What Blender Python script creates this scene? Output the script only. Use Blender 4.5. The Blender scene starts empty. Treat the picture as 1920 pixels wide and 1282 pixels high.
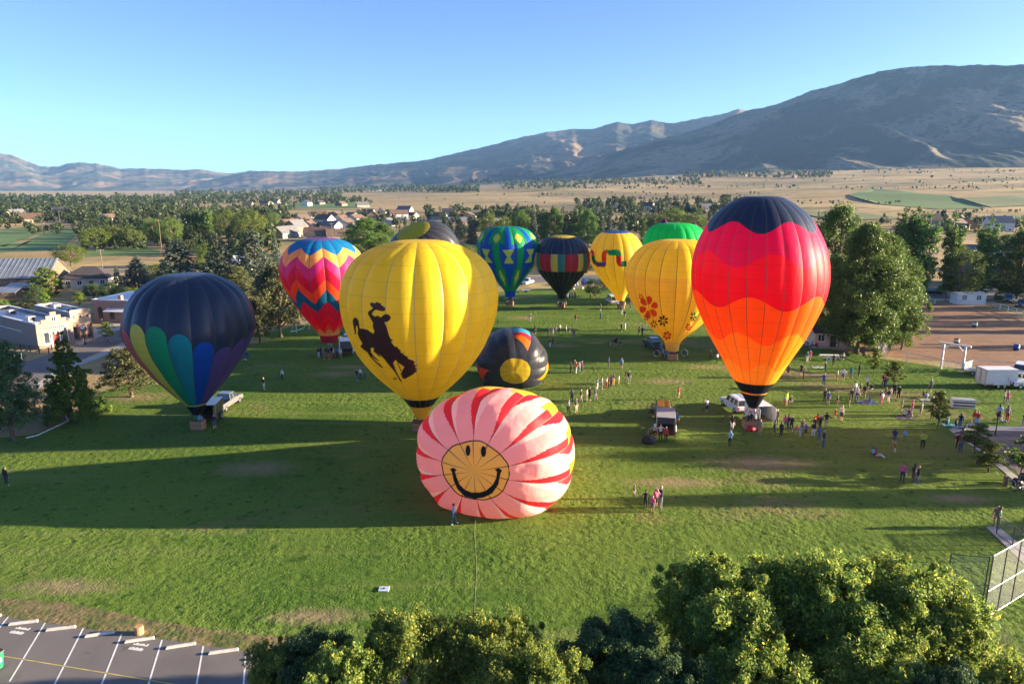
import bpy, bmesh, math, random
import numpy as np
from mathutils import Vector, Matrix
from mathutils.bvhtree import BVHTree
from mathutils.geometry import delaunay_2d_cdt
R = math.radians
SC = bpy.context.scene
COL = SC.collection
RNG = np.random.default_rng(7)
random.seed(7)

# ---------------------------------------------------------------- camera
CAMH, FPX, HORIZON = 27.0, 1300.0, 352.0
PITCH = math.atan((641 - HORIZON) / FPX)
cd = bpy.data.cameras.new('camera'); cam = bpy.data.objects.new('camera', cd); COL.objects.link(cam)
cd.sensor_width = 36.0; cd.lens = FPX / 1920 * 36.0
cd.clip_start = 0.5; cd.clip_end = 30000
cam.location = (0, 0, CAMH); cam.rotation_euler = (math.pi / 2 - PITCH, 0, 0)
SC.camera = cam

# ---------------------------------------------------------------- sky and sun
SUN_EL, SUN_AZ = R(9.8), R(0.9)            # azimuth measured from +X towards +Y
SUN = Vector((math.cos(SUN_EL) * math.cos(SUN_AZ), math.cos(SUN_EL) * math.sin(SUN_AZ), math.sin(SUN_EL)))
W = bpy.data.worlds.new('World'); SC.world = W; W.use_nodes = True
nt = W.node_tree
sky = nt.nodes.new('ShaderNodeTexSky'); sky.sky_type = 'NISHITA'; sky.sun_disc = False
sky.sun_elevation = SUN_EL; sky.sun_rotation = math.pi / 2 - SUN_AZ
sky.altitude = 1500; sky.air_density = 0.4; sky.dust_density = 2.5; sky.ozone_density = 2.8
nt.links.new(sky.outputs[0], nt.nodes['Background'].inputs[0])
nt.nodes['Background'].inputs[1].default_value = 0.078
sl = bpy.data.lights.new('sun', 'SUN'); so = bpy.data.objects.new('sun', sl); COL.objects.link(so)
sl.energy = 5.0; sl.angle = R(0.53); sl.color = (1.0, 0.79, 0.52)
so.rotation_euler = SUN.to_track_quat('Z', 'Y').to_euler()
so.location = (200, 0, 200)
SC.view_settings.view_transform = 'Standard'; SC.view_settings.look = 'None'
SC.view_settings.exposure = 2.5; SC.view_settings.gamma = 1.0; SC.view_settings.use_curve_mapping = False
cy = SC.cycles
SC.render.engine = 'CYCLES'
cy.max_bounces = 6; cy.diffuse_bounces = 3; cy.glossy_bounces = 2; cy.transmission_bounces = 4
cy.transparent_max_bounces = 8; cy.volume_bounces = 0
cy.use_denoising = True; cy.denoiser = 'OPENIMAGEDENOISE'; cy.denoising_input_passes = 'RGB_ALBEDO_NORMAL'
cy.sample_clamp_indirect = 6.0; cy.caustics_reflective = False; cy.caustics_refractive = False

# ---------------------------------------------------------------- picture <-> place
CP, SP = math.cos(PITCH), math.sin(PITCH)
def ray(px, py):
    x = (px - 960) / FPX; y = (py - 641) / FPX
    return Vector((x, CP - y * SP, -SP - y * CP))
def gp(px, py, z=0.0):                       # the place on level ground seen there
    d = ray(px, py); t = (z - CAMH) / d.z
    return Vector((d.x * t, d.y * t, z))
def at(px, py, Y):                           # the place at depth Y seen there
    d = ray(px, py); t = Y / d.y
    return Vector((d.x * t, Y, CAMH + d.z * t))
def pxm(Y, Z=0.0):                           # pixels per metre at a depth
    return FPX / (Y * CP - (Z - CAMH) * SP)
AX = np.array([-3, -.45, -.2, .03, .34, .72, 1.6]); AZ = np.array([0, 0, 12, 38, 74, 104, 130.])
def terrain(x, y):
    x = np.asarray(x, float); y = np.asarray(y, float)
    ys = np.maximum(y, 50)
    a = np.interp(x / ys, AX, AZ)
    g = np.clip((y - 420) / 2200, 0, 1.6) ** 1.35
    und = 3.5 * np.sin(x * .0061 + 1.3) * np.sin(y * .0043) + 2.0 * np.sin(x * .017 + y * .011) + 5 * np.sin(x * .0021 - y * .0031 + 2)
    return a * g + und * np.clip((y - 420) / 900, 0, 1) * np.clip(a / 40, 0.05, 1)
def hits(px, py):
    """where the lines of sight through arrays of pixels meet the terrain"""
    px = np.asarray(px, float); py = np.asarray(py, float)
    x = (px - 960) / FPX; y = (py - 641) / FPX
    d = np.stack([x, CP - y * SP, -SP - y * CP], -1)
    ts = np.geomspace(30, 9000, 900); tf = np.full(len(px), 9000.0); done = np.zeros(len(px), bool)
    for t in ts:
        z = CAMH + d[:, 2] * t
        h = (~done) & (z <= terrain(d[:, 0] * t, d[:, 1] * t))
        tf[h] = t; done |= h
        if done.all(): break
    X, Y = d[:, 0] * tf, d[:, 1] * tf
    return np.stack([X, Y, terrain(X, Y)], -1)
def hit(px, py): return Vector(hits([px], [py])[0])

# ---------------------------------------------------------------- materials
MATS = {}
def nodemat(name):
    m = bpy.data.materials.new(name); m.use_nodes = True
    b = m.node_tree.nodes['Principled BSDF']
    return m, m.node_tree, b
def mat(name, col, rough=.6, var=.12, scale=3.0, metal=0.0, bump=0.0, coat=0.0, spec=.5):
    """plain coloured material with procedural colour variation"""
    if name in MATS: return MATS[name]
    m, t, b = nodemat(name)
    tc = t.nodes.new('ShaderNodeTexCoord')
    n = t.nodes.new('ShaderNodeTexNoise'); n.inputs['Scale'].default_value = scale; n.inputs['Detail'].default_value = 4
    t.links.new(tc.outputs['Object'], n.inputs['Vector'])
    r = t.nodes.new('ShaderNodeValToRGB')
    r.color_ramp.elements[0].position = .3; r.color_ramp.elements[1].position = .7
    r.color_ramp.elements[0].color = (*[c * (1 - var) for c in col], 1)
    r.color_ramp.elements[1].color = (*[min(1, c * (1 + var)) for c in col], 1)
    t.links.new(n.outputs['Fac'], r.inputs['Fac']); t.links.new(r.outputs['Color'], b.inputs['Base Color'])
    b.inputs['Roughness'].default_value = rough; b.inputs['Metallic'].default_value = metal
    b.inputs['Coat Weight'].default_value = coat; b.inputs['Specular IOR Level'].default_value = spec
    if bump:
        bp = t.nodes.new('ShaderNodeBump'); bp.inputs['Strength'].default_value = bump; bp.inputs['Distance'].default_value = .05
        t.links.new(n.outputs['Fac'], bp.inputs['Height']); t.links.new(bp.outputs[0], b.inputs['Normal'])
    MATS[name] = m
    return m
def surface(name, layers, rough=.9, bumps=(), spec=.2, sheen=0.0, patches=(), pcol=(.27, .215, .12)):
    """ground-like material: first colour, then (colour, scale, lo, hi, detail, stretch) noise layers mixed on top; world coordinates"""
    if name in MATS: return MATS[name]
    m, t, b = nodemat(name)
    g = t.nodes.new('ShaderNodeNewGeometry')
    cur = None
    for i, L in enumerate(layers):
        if i == 0:
            rgb = t.nodes.new('ShaderNodeRGB'); rgb.outputs[0].default_value = (*L, 1); cur = rgb.outputs[0]; continue
        col, sc, lo, hi, det, st = L
        mp = t.nodes.new('ShaderNodeMapping'); mp.inputs['Scale'].default_value = st; mp.inputs['Location'].default_value = (i * 17.3, i * 5.1, i * 3.7)
        t.links.new(g.outputs['Position'], mp.inputs['Vector'])
        n = t.nodes.new('ShaderNodeTexNoise'); n.inputs['Scale'].default_value = sc; n.inputs['Detail'].default_value = det; n.inputs['Roughness'].default_value = .62
        t.links.new(mp.outputs[0], n.inputs['Vector'])
        mr = t.nodes.new('ShaderNodeMapRange'); mr.inputs['From Min'].default_value = lo; mr.inputs['From Max'].default_value = hi
        t.links.new(n.outputs['Fac'], mr.inputs['Value'])
        mx = t.nodes.new('ShaderNodeMix'); mx.data_type = 'RGBA'
        t.links.new(mr.outputs[0], mx.inputs[0]); t.links.new(cur, mx.inputs[6]); mx.inputs[7].default_value = (*col, 1)
        cur = mx.outputs[2]
    if patches:                                  # worn places with ragged edges
        pn = t.nodes.new('ShaderNodeTexNoise'); pn.inputs['Scale'].default_value = .9; pn.inputs['Detail'].default_value = 6; pn.inputs['Roughness'].default_value = .7
        t.links.new(g.outputs['Position'], pn.inputs['Vector'])
    for cx, cy_, rx, ry in patches:
        mp = t.nodes.new('ShaderNodeMapping'); mp.inputs['Scale'].default_value = (1 / rx, 1 / ry, 0); mp.inputs['Location'].default_value = (-cx / rx, -cy_ / ry, 0)
        t.links.new(g.outputs['Position'], mp.inputs['Vector'])
        ln = t.nodes.new('ShaderNodeVectorMath'); ln.operation = 'LENGTH'; t.links.new(mp.outputs[0], ln.inputs[0])
        ad = t.nodes.new('ShaderNodeMath'); ad.operation = 'MULTIPLY_ADD'; ad.inputs[1].default_value = 1.5; t.links.new(pn.outputs['Fac'], ad.inputs[0]); t.links.new(ln.outputs['Value'], ad.inputs[2])
        mr = t.nodes.new('ShaderNodeMapRange'); mr.inputs[1].default_value = 1.75; mr.inputs[2].default_value = .9; mr.inputs[3].default_value = 0; mr.inputs[4].default_value = .85; t.links.new(ad.outputs[0], mr.inputs[0])
        mx = t.nodes.new('ShaderNodeMix'); mx.data_type = 'RGBA'; t.links.new(mr.outputs[0], mx.inputs[0]); t.links.new(cur, mx.inputs[6]); mx.inputs[7].default_value = (*pcol, 1); cur = mx.outputs[2]
    t.links.new(cur, b.inputs['Base Color'])
    b.inputs['Roughness'].default_value = rough; b.inputs['Specular IOR Level'].default_value = spec
    b.inputs['Sheen Weight'].default_value = sheen
    prev = None
    for sc, strength, dist in bumps:
        n = t.nodes.new('ShaderNodeTexNoise'); n.inputs['Scale'].default_value = sc; n.inputs['Detail'].default_value = 5
        t.links.new(g.outputs['Position'], n.inputs['Vector'])
        bp = t.nodes.new('ShaderNodeBump'); bp.inputs['Strength'].default_value = strength; bp.inputs['Distance'].default_value = dist
        t.links.new(n.outputs['Fac'], bp.inputs['Height'])
        mk = t.nodes.new('ShaderNodeTexNoise'); mk.inputs['Scale'].default_value = sc * .06; mk.inputs['Detail'].default_value = 3; t.links.new(g.outputs['Position'], mk.inputs['Vector'])
        mm = t.nodes.new('ShaderNodeMapRange'); mm.inputs[1].default_value = .35; mm.inputs[2].default_value = .65; mm.inputs[3].default_value = strength * .25; mm.inputs[4].default_value = strength * 1.2
        t.links.new(mk.outputs['Fac'], mm.inputs[0]); t.links.new(mm.outputs[0], bp.inputs['Strength'])
        if prev: t.links.new(prev, bp.inputs['Normal'])
        prev = bp.outputs[0]
    if prev: t.links.new(prev, b.inputs['Normal'])
    MATS[name] = m
    return m
def leafmat(name, dark, light, tip=None, trans=.35):
    if name in MATS: return MATS[name]
    k_ = 1.35 if trans > .2 else 1.2
    dark, light = [c * k_ for c in dark], [c * k_ for c in light]; tip = tip and [min(.75, c * k_) for c in tip]
    m, t, b = nodemat(name)
    g = t.nodes.new('ShaderNodeNewGeometry')
    r = t.nodes.new('ShaderNodeValToRGB'); e = r.color_ramp.elements
    e[0].position = 0; e[0].color = (*dark, 1); e[1].position = .85 if tip else 1; e[1].color = (*light, 1)
    if tip:
        x = e.new(1.0); x.color = (*tip, 1)
    oi = t.nodes.new('ShaderNodeObjectInfo')
    hs = t.nodes.new('ShaderNodeHueSaturation')
    mr = t.nodes.new('ShaderNodeMapRange'); mr.inputs[3].default_value = .75; mr.inputs[4].default_value = 1.2
    t.links.new(oi.outputs['Random'], mr.inputs[0]); t.links.new(mr.outputs[0], hs.inputs['Value'])
    mr2 = t.nodes.new('ShaderNodeMapRange'); mr2.inputs[3].default_value = .485; mr2.inputs[4].default_value = .515
    t.links.new(oi.outputs['Random'], mr2.inputs[0]); t.links.new(mr2.outputs[0], hs.inputs['Hue'])
    t.links.new(g.outputs['Random Per Island'], r.inputs[0]); t.links.new(r.outputs[0], hs.inputs['Color'])
    t.links.new(hs.outputs[0], b.inputs['Base Color'])
    b.inputs['Roughness'].default_value = .5; b.inputs['Specular IOR Level'].default_value = .25
    tr = t.nodes.new('ShaderNodeBsdfTranslucent'); t.links.new(hs.outputs[0], tr.inputs[0])
    mx = t.nodes.new('ShaderNodeMixShader'); mx.inputs[0].default_value = trans
    t.links.new(b.outputs[0], mx.inputs[1]); t.links.new(tr.outputs[0], mx.inputs[2])
    t.links.new(mx.outputs[0], t.nodes['Material Output'].inputs['Surface'])
    MATS[name] = m
    return m
def fabric(name, col, trans=.5, rough=.5, seam=True):
    """thin coated balloon cloth that lets light through"""
    key = 'cloth ' + name
    if key in MATS: return MATS[key]
    m, t, b = nodemat(key)
    tc = t.nodes.new('ShaderNodeTexCoord')
    n = t.nodes.new('ShaderNodeTexNoise'); n.inputs['Scale'].default_value = .6; n.inputs['Detail'].default_value = 3
    t.links.new(tc.outputs['Object'], n.inputs['Vector'])
    hs = t.nodes.new('ShaderNodeHueSaturation'); hs.inputs['Color'].default_value = (*col, 1)
    mr = t.nodes.new('ShaderNodeMapRange'); mr.inputs[3].default_value = .9; mr.inputs[4].default_value = 1.1
    t.links.new(n.outputs['Fac'], mr.inputs[0]); t.links.new(mr.outputs[0], hs.inputs['Value'])
    t.links.new(hs.outputs[0], b.inputs['Base Color'])
    if seam:                                     # stitched horizontal panel seams
        sp = t.nodes.new('ShaderNodeSeparateXYZ'); t.links.new(tc.outputs['Object'], sp.inputs[0])
        fr = t.nodes.new('ShaderNodeMath'); fr.operation = 'PINGPONG'; fr.inputs[1].default_value = .75; t.links.new(sp.outputs[2], fr.inputs[0])
        ms = t.nodes.new('ShaderNodeMapRange'); ms.inputs[1].default_value = .0; ms.inputs[2].default_value = .05; ms.inputs[3].default_value = .80; ms.inputs[4].default_value = 1.0; t.links.new(fr.outputs[0], ms.inputs[0])
        ml = t.nodes.new('ShaderNodeMath'); ml.operation = 'MULTIPLY'; t.links.new(mr.outputs[0], ml.inputs[0]); t.links.new(ms.outputs[0], ml.inputs[1]); t.links.new(ml.outputs[0], hs.inputs['Value'])
    b.inputs['Roughness'].default_value = rough; b.inputs['Specular IOR Level'].default_value = .25
    wv = t.nodes.new('ShaderNodeTexNoise'); wv.inputs['Scale'].default_value = 1.6; wv.inputs['Detail'].default_value = 2
    wm = t.nodes.new('ShaderNodeMapping'); wm.inputs['Scale'].default_value = (1.3, 1.3, .45); t.links.new(tc.outputs['Object'], wm.inputs[0]); t.links.new(wm.outputs[0], wv.inputs['Vector'])
    bp = t.nodes.new('ShaderNodeBump'); bp.inputs['Strength'].default_value = .4; bp.inputs['Distance'].default_value = .10
    t.links.new(wv.outputs['Fac'], bp.inputs['Height']); t.links.new(bp.outputs[0], b.inputs['Normal'])
    tr = t.nodes.new('ShaderNodeBsdfTranslucent'); t.links.new(hs.outputs[0], tr.inputs[0])
    mx = t.nodes.new('ShaderNodeMixShader'); mx.inputs[0].default_value = trans
    t.links.new(b.outputs[0], mx.inputs[1]); t.links.new(tr.outputs[0], mx.inputs[2])
    t.links.new(mx.outputs[0], t.nodes['Material Output'].inputs['Surface'])
    MATS[key] = m
    return m
def glassmat():
    return mat('window glass', (.03, .045, .06), rough=.06, var=.3, scale=.8, spec=.8)

# ---------------------------------------------------------------- mesh helpers
def tag(o, label=None, cat=None, group=None, kind=None):
    if label: o['label'] = label
    if cat: o['category'] = cat
    if group: o['group'] = group
    if kind: o['kind'] = kind
    return o
def empty(name, loc=(0, 0, 0), rz=0.0, parent=None):
    o = bpy.data.objects.new(name, None); COL.objects.link(o)
    o.location = loc; o.rotation_euler = (0, 0, rz); o.empty_display_size = .2
    if parent: o.parent = parent
    return o
def link(name, me, parent=None, loc=None, rz=None):
    o = bpy.data.objects.new(name, me); COL.objects.link(o)
    if parent: o.parent = parent
    if loc is not None: o.location = loc
    if rz is not None: o.rotation_euler = (0, 0, rz)
    return o
def npmesh(name, co, faces, mats, midx=None, smooth=False):
    """faces: (n,k) int array"""
    co = np.asarray(co, np.float32); faces = np.asarray(faces, np.int32)
    me = bpy.data.meshes.new(name); n, k = faces.shape
    me.vertices.add(len(co)); me.vertices.foreach_set('co', co.ravel())
    me.loops.add(n * k); me.loops.foreach_set('vertex_index', faces.ravel())
    me.polygons.add(n); me.polygons.foreach_set('loop_start', np.arange(0, n * k, k, dtype=np.int32))
    for m in (mats if isinstance(mats, (list, tuple)) else [mats]): me.materials.append(m)
    if midx is not None: me.polygons.foreach_set('material_index', np.asarray(midx, np.int32))
    if smooth: me.polygons.foreach_set('use_smooth', np.ones(n, bool))
    me.update(calc_edges=True); me.validate()
    return me
class MB:
    def __init__(s): s.v = []; s.f = []; s.m = []; s.mats = []
    def mi(s, m):
        if m not in s.mats: s.mats.append(m)
        return s.mats.index(m)
    def add(s, vs, fs, m):
        o = len(s.v); s.v += [tuple(v) for v in vs]; k = s.mi(m)
        for f in fs: s.f.append([i + o for i in f]); s.m.append(k)
        return s
    def box(s, x0, x1, y0, y1, z0, z1, m, M=None):
        vs = [Vector((x, y, z)) for z in (z0, z1) for y in (y0, y1) for x in (x0, x1)]
        if M is not None: vs = [M @ v for v in vs]
        return s.add(vs, [(0, 2, 3, 1), (4, 5, 7, 6), (0, 1, 5, 4), (2, 6, 7, 3), (0, 4, 6, 2), (1, 3, 7, 5)], m)
    def tube(s, pts, r, m, n=6, r1=None, cap=True):
        pts = [Vector(p) for p in pts]; rings = []
        for i, p in enumerate(pts):
            d = (pts[min(i + 1, len(pts) - 1)] - pts[max(i - 1, 0)]).normalized()
            a = d.orthogonal().normalized() if abs(d.z) < .99 else Vector((1, 0, 0))
            if abs(d.z) < .99: a = d.cross(Vector((0, 0, 1))).normalized()
            b = d.cross(a)
            rr = r if r1 is None else r + (r1 - r) * i / (len(pts) - 1)
            rings.append([p + (a * math.cos(2 * math.pi * k / n) + b * math.sin(2 * math.pi * k / n)) * rr for k in range(n)])
        vs = [v for g in rings for v in g]; fs = []
        for i in range(len(pts) - 1):
            for k in range(n): fs.append((i * n + k, i * n + (k + 1) % n, (i + 1) * n + (k + 1) % n, (i + 1) * n + k))
        if cap: fs += [tuple(range(n - 1, -1, -1)), tuple((len(pts) - 1) * n + k for k in range(n))]
        return s.add(vs, fs, m)
    def prism(s, poly, y0, y1, m):          # polygon in x,z extruded along y
        n = len(poly); vs = [(x, y0, z) for x, z in poly] + [(x, y1, z) for x, z in poly]
        fs = [tuple(range(n)), tuple(range(2 * n - 1, n - 1, -1))] + [(i + n, (i + 1) % n + n, (i + 1) % n, i) for i in range(n)]
        return s.add(vs, fs, m)
    def lathe(s, prof, m, n=16, c=(0, 0, 0)):
        vs = []; fs = []
        for r, z in prof:
            for k in range(n): vs.append((c[0] + r * math.cos(2 * math.pi * k / n), c[1] + r * math.sin(2 * math.pi * k / n), c[2] + z))
        for i in range(len(prof) - 1):
            for k in range(n): fs.append((i * n + k, i * n + (k + 1) % n, (i + 1) * n + (k + 1) % n, (i + 1) * n + k))
        return s.add(vs, fs, m)
    def mesh(s, name, smooth=False, bevel=0.0, fix=True):
        me = bpy.data.meshes.new(name); me.from_pydata(s.v, [], s.f)
        for m in s.mats: me.materials.append(m)
        me.polygons.foreach_set('material_index', s.m)
        if fix or bevel:
            bm = bmesh.new(); bm.from_mesh(me); bmesh.ops.recalc_face_normals(bm, faces=bm.faces)
            if bevel:
                ed = [e for e in bm.edges if e.is_manifold and e.calc_face_angle(0) > .5]
                bmesh.ops.bevel(bm, geom=ed, offset=bevel, segments=1, affect='EDGES', profile=.5, clamp_overlap=True)
            bm.to_mesh(me); bm.free()
        if smooth: me.polygons.foreach_set('use_smooth', np.ones(len(me.polygons), bool))
        me.update()
        return me
    def build(s, name, parent=None, **k):
        loc = k.pop('loc', None); rz = k.pop('rz', None)
        return link(name, s.mesh(name, **k), parent, loc, rz)
def copy_tree(o, parent=None):
    c = o.copy(); COL.objects.link(c); c.parent = parent
    for ch in list(o.children): copy_tree(ch, c)
    return c
# ================================================================= terrain and ground
def polysheet(name, poly, z, m, kind='structure', grid=0.0, drape=False):
    """flat (or draped) sheet over a polygon of world points"""
    pts = [Vector((p[0], p[1])) for p in poly]; n = len(pts)
    extra = []
    if grid:
        xs = [p.x for p in pts]; ys = [p.y for p in pts]
        gx = np.arange(min(xs), max(xs), grid); gy = np.arange(min(ys), max(ys), grid)
        def inside(x, y):
            c = False
            for i in range(n):
                a, b = pts[i], pts[i - 1]
                if (a.y > y) != (b.y > y) and x < (b.x - a.x) * (y - a.y) / (b.y - a.y) + a.x: c = not c
            return c
        extra = [Vector((x, y)) for x in gx for y in gy if inside(x, y)]
    vs, _, fs, *_ = delaunay_2d_cdt(pts + extra, [], [list(range(n))], 1, 1e-4)
    co = [(v.x, v.y, z + (float(terrain(v.x, v.y)) if drape else 0)) for v in vs]
    me = bpy.data.meshes.new(name); me.from_pydata(co, [], [list(f) for f in fs]); me.materials.append(m)
    bm = bmesh.new(); bm.from_mesh(me)
    for f in bm.faces:
        if f.normal.z < 0: f.normal_flip()
    bm.to_mesh(me); bm.free()
    o = link(name, me)
    return tag(o, kind=kind)

M_land = surface('dry valley land', [(.36, .25, .115), ((.25, .195, .085), .004, .4, .62, 5, (1, 2.6, 1)), ((.50, .36, .17), .0022, .46, .62, 4, (1, 3.5, 1)),
        ((.14, .145, .055), .0035, .53, .64, 5, (.8, 2.2, 1)), ((.17, .14, .06), .05, .5, .75, 6, (1, 1, 1)), ((.05, .065, .028), .03, .68, .74, 6, (1, 1, 1))],
        bumps=((.08, .5, 2.0), (.9, .6, .2)))
def build_terrain():
    Y = np.concatenate([[-260, -60, 0, 60, 150, 260, 340], np.geomspace(420, 8600, 110)])
    T = np.linspace(-1.15, 1.15, 130)
    yy, tt = np.meshgrid(Y, T, indexing='ij'); xx = tt * (yy + 420)
    zz = terrain(xx, yy)
    co = np.stack([xx, yy, zz], -1).reshape(-1, 3); nx = len(T)
    i, j = np.meshgrid(np.arange(len(Y) - 1), np.arange(nx - 1), indexing='ij'); a = (i * nx + j).ravel()
    f = np.stack([a, a + 1, a + nx + 1, a + nx], -1)
    tag(link('ground', npmesh('ground', co, f, M_land, smooth=True)), kind='structure')
build_terrain()

def fbm2(x, y, seed=0, oct=5, ridged=False):
    """value noise on arrays"""
    out = np.zeros_like(x, float); amp = 1.0; tot = 0
    for o in range(oct):
        rs = np.random.default_rng(seed * 31 + o); tab = rs.random((256, 256))
        xi = np.floor(x).astype(int); yi = np.floor(y).astype(int); fx = x - xi; fy = y - yi
        fx = fx * fx * (3 - 2 * fx); fy = fy * fy * (3 - 2 * fy)
        g = lambda a, b: tab[a % 256, b % 256]
        v = (g(xi, yi) * (1 - fx) + g(xi + 1, yi) * fx) * (1 - fy) + (g(xi, yi + 1) * (1 - fx) + g(xi + 1, yi + 1) * fx) * fy
        if ridged: v = 1 - np.abs(2 * v - 1)
        out += amp * v; tot += amp; amp *= .5; x = x * 2.03 + 11.7; y = y * 2.03 + 5.3
    return out / tot

def mountain(name, cols, mat_, seed, gully, nsc, nx=260, ny=90, back=900):
    """cols: (pixel x, crest pixel y, crest depth, foot depth); a slope from its foot up to the crest and down behind"""
    c = np.array(cols, float)
    px = np.linspace(c[0, 0], c[-1, 0], nx)
    def sm(k):
        v = np.interp(px, c[:, 0], c[:, k]); return v
    cyy = sm(1); cY = sm(2); fY = sm(3)
    k = np.ones(7) / 7
    cY = np.convolve(np.pad(cY, 3, 'edge'), k, 'valid'); fY = np.convolve(np.pad(fY, 3, 'edge'), k, 'valid')
    crough = (fbm2(px / 9., px * 0 + 3.3, seed, 4) - .5) * 3.0
    cyy = cyy + crough
    tx = (px - 960) / FPX; yy = (cyy - 641) / FPX
    dY = CP - yy * SP; cz = CAMH + (-SP - yy * CP) * cY / dY
    txr = tx / dY                                        # X/Y of the crest column
    co = np.zeros((ny + 12, nx, 3))
    for i in range(ny + 12):
        if i < ny:
            s = i / (ny - 1); Yv = fY + (cY - fY) * s
            X = txr * Yv
            fz = terrain(txr * fY, fY) - 12
            prof = .42 * s + .58 * s ** 1.9
            wx, wy = X / nsc, Yv / nsc
            n = fbm2(wx + fbm2(wx * .7, wy * .7, seed + 5, 3) * 1.2, wy * .45, seed, 5, True) - .55
            hgt = np.maximum(cz - fz, 1)
            z = fz + hgt * prof + n * gully * hgt * np.sin(math.pi * min(1, s * .93) ** .8)
            lim = fz + hgt * (s * 1.0) + hgt * .03       # never above the line of sight to the crest
            z = np.minimum(z, lim)
        else:
            q = (i - ny + 1) / 12; Yv = cY + back * q; X = txr * Yv; z = cz - (cz + 10) * q ** 1.3
        co[i, :, 0] = X; co[i, :, 1] = Yv; co[i, :, 2] = z
    n = nx; i, j = np.meshgrid(np.arange(ny + 11), np.arange(nx - 1), indexing='ij'); a = (i * n + j).ravel()
    f = np.stack([a, a + 1, a + n + 1, a + n], -1)
    return tag(link(name, npmesh(name, co.reshape(-1, 3), f, mat_, smooth=True)), kind='structure')
M_mtn = surface('mountain grass and scrub', [(.235, .18, .115), ((.17, .135, .08), .004, .4, .6, 6, (1, 1, 1)), ((.028, .04, .026), .0021, .455, .52, 9, (1, 1, .6)),
        ((.03, .042, .026), .011, .58, .63, 8, (1, 1, 1)), ((.028, .038, .024), .035, .56, .62, 5, (1, 1, 1))], bumps=((.02, .8, 10.0), (.08, .5, 2.5)))
M_ridge = surface('far ridge grass and scrub', [(.21, .14, .095), ((.022, .032, .028), .0016, .38, .50, 9, (1, 1, 1)), ((.15, .11, .07), .004, .5, .7, 5, (1, 1, 1))], bumps=((.012, .5, 12.0),))
mountain('hill_front', [(880, 352, 4700, 3000), (930, 345, 4700, 3000), (992, 332, 4650, 2950), (1070, 312, 4600, 2900), (1136, 290, 4550, 2850), (1202, 271, 4500, 2850), (1274, 252, 4450, 2800),
        (1346, 230, 4400, 2750), (1401, 208, 4350, 2750), (1450, 196, 4250, 2700), (1490, 184, 4150, 2700), (1520, 170, 4100, 2680), (1565, 161, 4000, 2660), (1600, 147, 3900, 2640), (1650, 133, 3800, 2620), (1700, 127, 3750, 2600),
        (1730, 125, 3700, 2600), (1800, 126, 3600, 2580), (1860, 121, 3550, 2560), (1920, 122, 3450, 2540), (2100, 125, 3300, 2500), (2400, 150, 3150, 2450), (2700, 215, 3050, 2450)], M_mtn, 3, .22, 330., nx=460, ny=150)
mountain('hill_ridge', [(330, 352, 6700, 4600), (420, 331, 6700, 4600), (480, 322, 6700, 4700), (560, 322, 6700, 4700), (640, 317, 6700, 4700), (700, 309, 6650, 4600), (800, 300, 6600, 4500), (870, 285, 6600, 4500), (930, 271, 6600, 4500), (985, 256, 6600, 4500),
        (1030, 249, 6600, 4500), (1075, 240, 6600, 4500), (1110, 243, 6600, 4500), (1155, 230, 6600, 4500), (1185, 234, 6600, 4500), (1222, 225, 6600, 4500), (1262, 231, 6600, 4500), (1310, 221, 6600, 4600), (1345, 215, 6600, 4600), (1385, 204, 6600, 4600),
        (1400, 208, 6600, 4700), (1470, 222, 6600, 4800), (1600, 250, 6600, 4900)], M_ridge, 8, .34, 430., back=700, nx=420, ny=120)
mountain('hill_far', [(-420, 330, 7900, 5600), (-260, 300, 7900, 5600), (-120, 285, 7800, 5600), (-40, 286, 7700, 5500), (0, 288, 7700, 5500), (25, 292, 7700, 5500), (50, 303, 7750, 5500), (78, 313, 7800, 5600), (108, 313, 7900, 5700), (125, 307, 7900, 5700), (150, 305, 7900, 5700), (185, 308, 7900, 5700),
        (225, 317, 7900, 5700), (270, 316, 7900, 5700), (330, 319, 7900, 5700), (375, 318, 7900, 5700), (400, 322, 7900, 5700), (430, 326, 7900, 5700), (470, 321, 7900, 5700), (520, 323, 7900, 5700), (600, 330, 7900, 5700), (680, 345, 7900, 5700)], M_ridge, 13, .42, 460., back=600, nx=360, ny=110)

# ---- the air of the valley
hz = MB(); hz.box(-11500, 11500, -500, 9200, -14, 850, None)
hazeo = hz.build('haze'); tag(hazeo, kind='stuff')
hm = bpy.data.materials.new('valley haze'); hm.use_nodes = True; ht = hm.node_tree
ht.nodes.remove(ht.nodes['Principled BSDF'])
pv = ht.nodes.new('ShaderNodeVolumePrincipled'); pv.inputs['Color'].default_value = (.30, .56, 1.0, 1); pv.inputs['Density'].default_value = 4.0e-5
ht.links.new(pv.outputs[0], ht.nodes['Material Output'].inputs['Volume'])
hazeo.data.materials.clear(); hazeo.data.materials.append(hm)

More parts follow.
